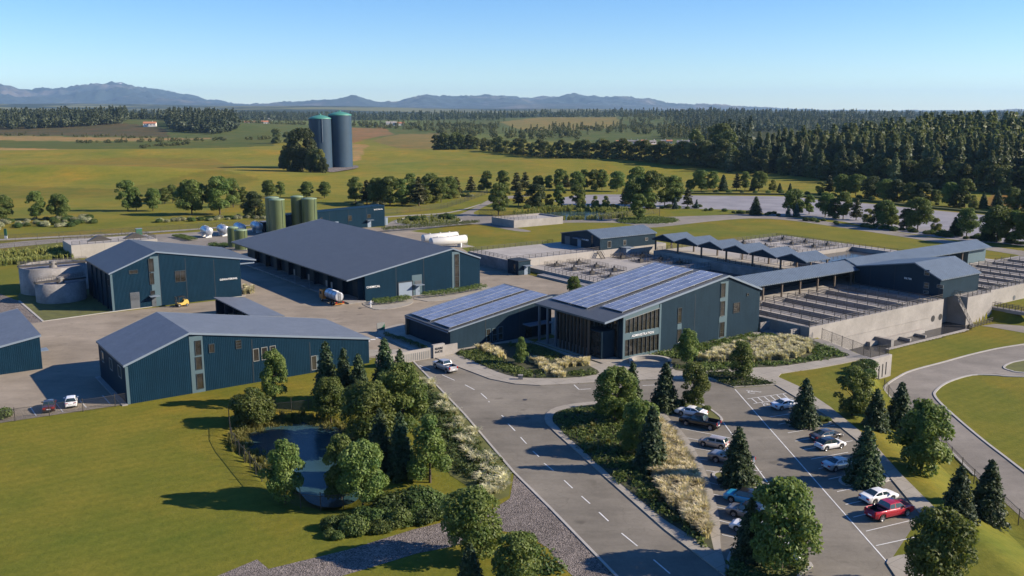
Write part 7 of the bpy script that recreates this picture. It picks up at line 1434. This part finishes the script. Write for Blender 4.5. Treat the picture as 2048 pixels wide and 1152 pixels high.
mb = MB(); mb.box(-4.7, -4.6, -1.15, 1.15, .45, .62); mb.build('bumper', M_OR, tk); mb = MB(); mb.box(.2, 1.8, -1.15, -.5, .5, 1.0); mb.build('fuel_tank', M_STAIN, tk)
# forklift
x, y = un(363, 613); fk = thing('forklift', 'yellow forklift with dark overhead guard before the dewatering building', 'forklift', (x, y, .03), ANG + math.pi + .1); M_YE = paint('yellow_paint', (.62, .42, .10))
mb = MB(); mb.extrude_xz([(-1.5, .45), (1.0, .4), (1.0, .9), (.1, .95), (-.3, 1.15), (-.6, 1.65), (-1.4, 1.55), (-1.6, 1.0)], -.65, .65); mb.build('body', M_YE, fk); mb = MB(); [mb.bar(p, q, .1) for s_ in (.6, -.6) for p, q in (((.9, s_, .9), (.55, s_, 2.35)), ((-.9, s_, 1.55), (-.7, s_, 2.35)))]; mb.box(-.8, .65, -.65, .65, 2.33, 2.42); mb.build('overhead_guard', M_BLACK, fk)
mb = MB(); [mb.box(1.15, 1.3, s_ - .08, s_ + .08, .1, 2.5) for s_ in (.4, -.4)]; [mb.box(1.15, 1.3, -.32, .32, z_, z_ + .1) for z_ in (.5, 1.3, 2.3)]; mb.build('mast', M_BLACK, fk)
for s_ in (.35, -.35): mb = MB(); mb.box(1.35, 2.4, s_ - .07, s_ + .07, .12, .18); mb.build('fork', M_STEEL, fk)
mb = MB(); mb.box(-.35, .15, -.28, .28, .95, 1.08); mb.box(-.42, -.3, -.28, .28, 1.08, 1.5); mb.build('seat', M_BLACK, fk)
for w, r_ in ((.75, .42), (-1.1, .34)):
    for s_ in (1, -1): mb = MB(); yo = s_ * .78; mb.lathe([(.02, yo), (r_ * .9, yo), (r_, yo - s_ * .05), (r_, yo - s_ * .28), (.02, yo - s_ * .28)], (0, 0), 16, 'y'); wh = mb.build('wheel', M_TYRE, fk); wh.location = (w, 0, r_); mb = MB(); mb.lathe([(r_ * .5, yo + s_ * .012), (.02, yo + s_ * .012)], (0, 0), 12, 'y'); mb.build('rim', M_RIM, wh)
# ---- farm houses across the valley
def house(px, py, w, d, h, label, roof=M_TILE, rz=0.2):
    x, y = un(px, py); z = g1(x, y); o = thing('farm_house', label, 'house', (x, y, z), rz, 'houses across the valley'); mb = MB(); mb.extrude_yz([(0, -2), (0, h), (d / 2, h + d * .22), (d, h), (d, -2)], -w / 2, w / 2); mb.build('wall', M_RENDER, o)
    mb = MB(); mb.extrude_yz([(-.6, h - .1), (d / 2, h + d * .25), (d + .6, h - .1), (d + .6, h + .25), (d / 2, h + d * .25 + .5), (-.6, h + .25)], -w / 2 - .5, w / 2 + .5); rf = mb.build('roof', roof, o); mb = MB(); mb.box(w * .2, w * .2 + 1, d * .45, d * .45 + 1, h, h + d * .25 + 2); mb.build('chimney', M_RENDER, rf)
    for k in range(max(2, int(w / 6))): mb = MB(); u = -w / 2 + (k + .5) * w / max(2, int(w / 6)); mb.box(u - .8, u + .8, -.08, 0, h * .45, h * .8); mb.build('window', M_GLASS, o)
house(300, 267, 26, 14, 7, 'white farmhouse with orange roof at the foot of the left wood', M_TILE); house(500, 256, 34, 14, 9, 'long brick coloured house with tiled roof in the hamlet'); house(531, 256, 22, 14, 10, 'white house with tiled roof at the right of the hamlet'); house(468, 250, 26, 14, 8, 'grey roofed barn at the left of the hamlet', M_CONC); house(541, 246, 20, 12, 7, 'small white house above the hamlet', M_CONC); house(572, 245, 14, 10, 6, 'small white cottage right of the hamlet', M_CONC)
house(783, 257, 30, 16, 8, 'long pale farm shed beyond the silos', M_CONC); house(802, 255, 22, 14, 7, 'brown roofed farm shed beyond the silos', M_TILE)
rg = np.random.default_rng(8)
for k in range(9): house(1240 + k * 17 + rg.uniform(-3, 3), 288 + rg.uniform(-4, 4), rg.uniform(7, 10), 7, 3.2, f'tiny house in the village strip beyond the hedgerow, {ordw(k)} from the left', M_TILE if k % 3 == 0 else M_CONCD, rg.uniform(-.5, .5))

x, y = un(1319, 434); oc = thing('lamp_post', 'slender dark lamp post beside the perimeter road', 'lamp post', (x, y, 0)); mb = MB(); mb.tube((0, 0, 0), (0, 0, 6.2), .12, .07, 8); mb.build('pole', M_STEEL, oc); mb = MB(); mb.box(-.1, 1.1, -.15, .15, 6.15, 6.3); mb.build('lamp_head', M_STEEL, oc)
for px, py in ((720, 617), (1050, 800), (600, 640), (1560, 930)): x, y = un(px, py); mb = MB(); mb.lathe([(.38, .056), (.01, .057)], (x, y), 16); tag(mb.build('drain_cover', M_STEEL), None, None, None, 'structure')
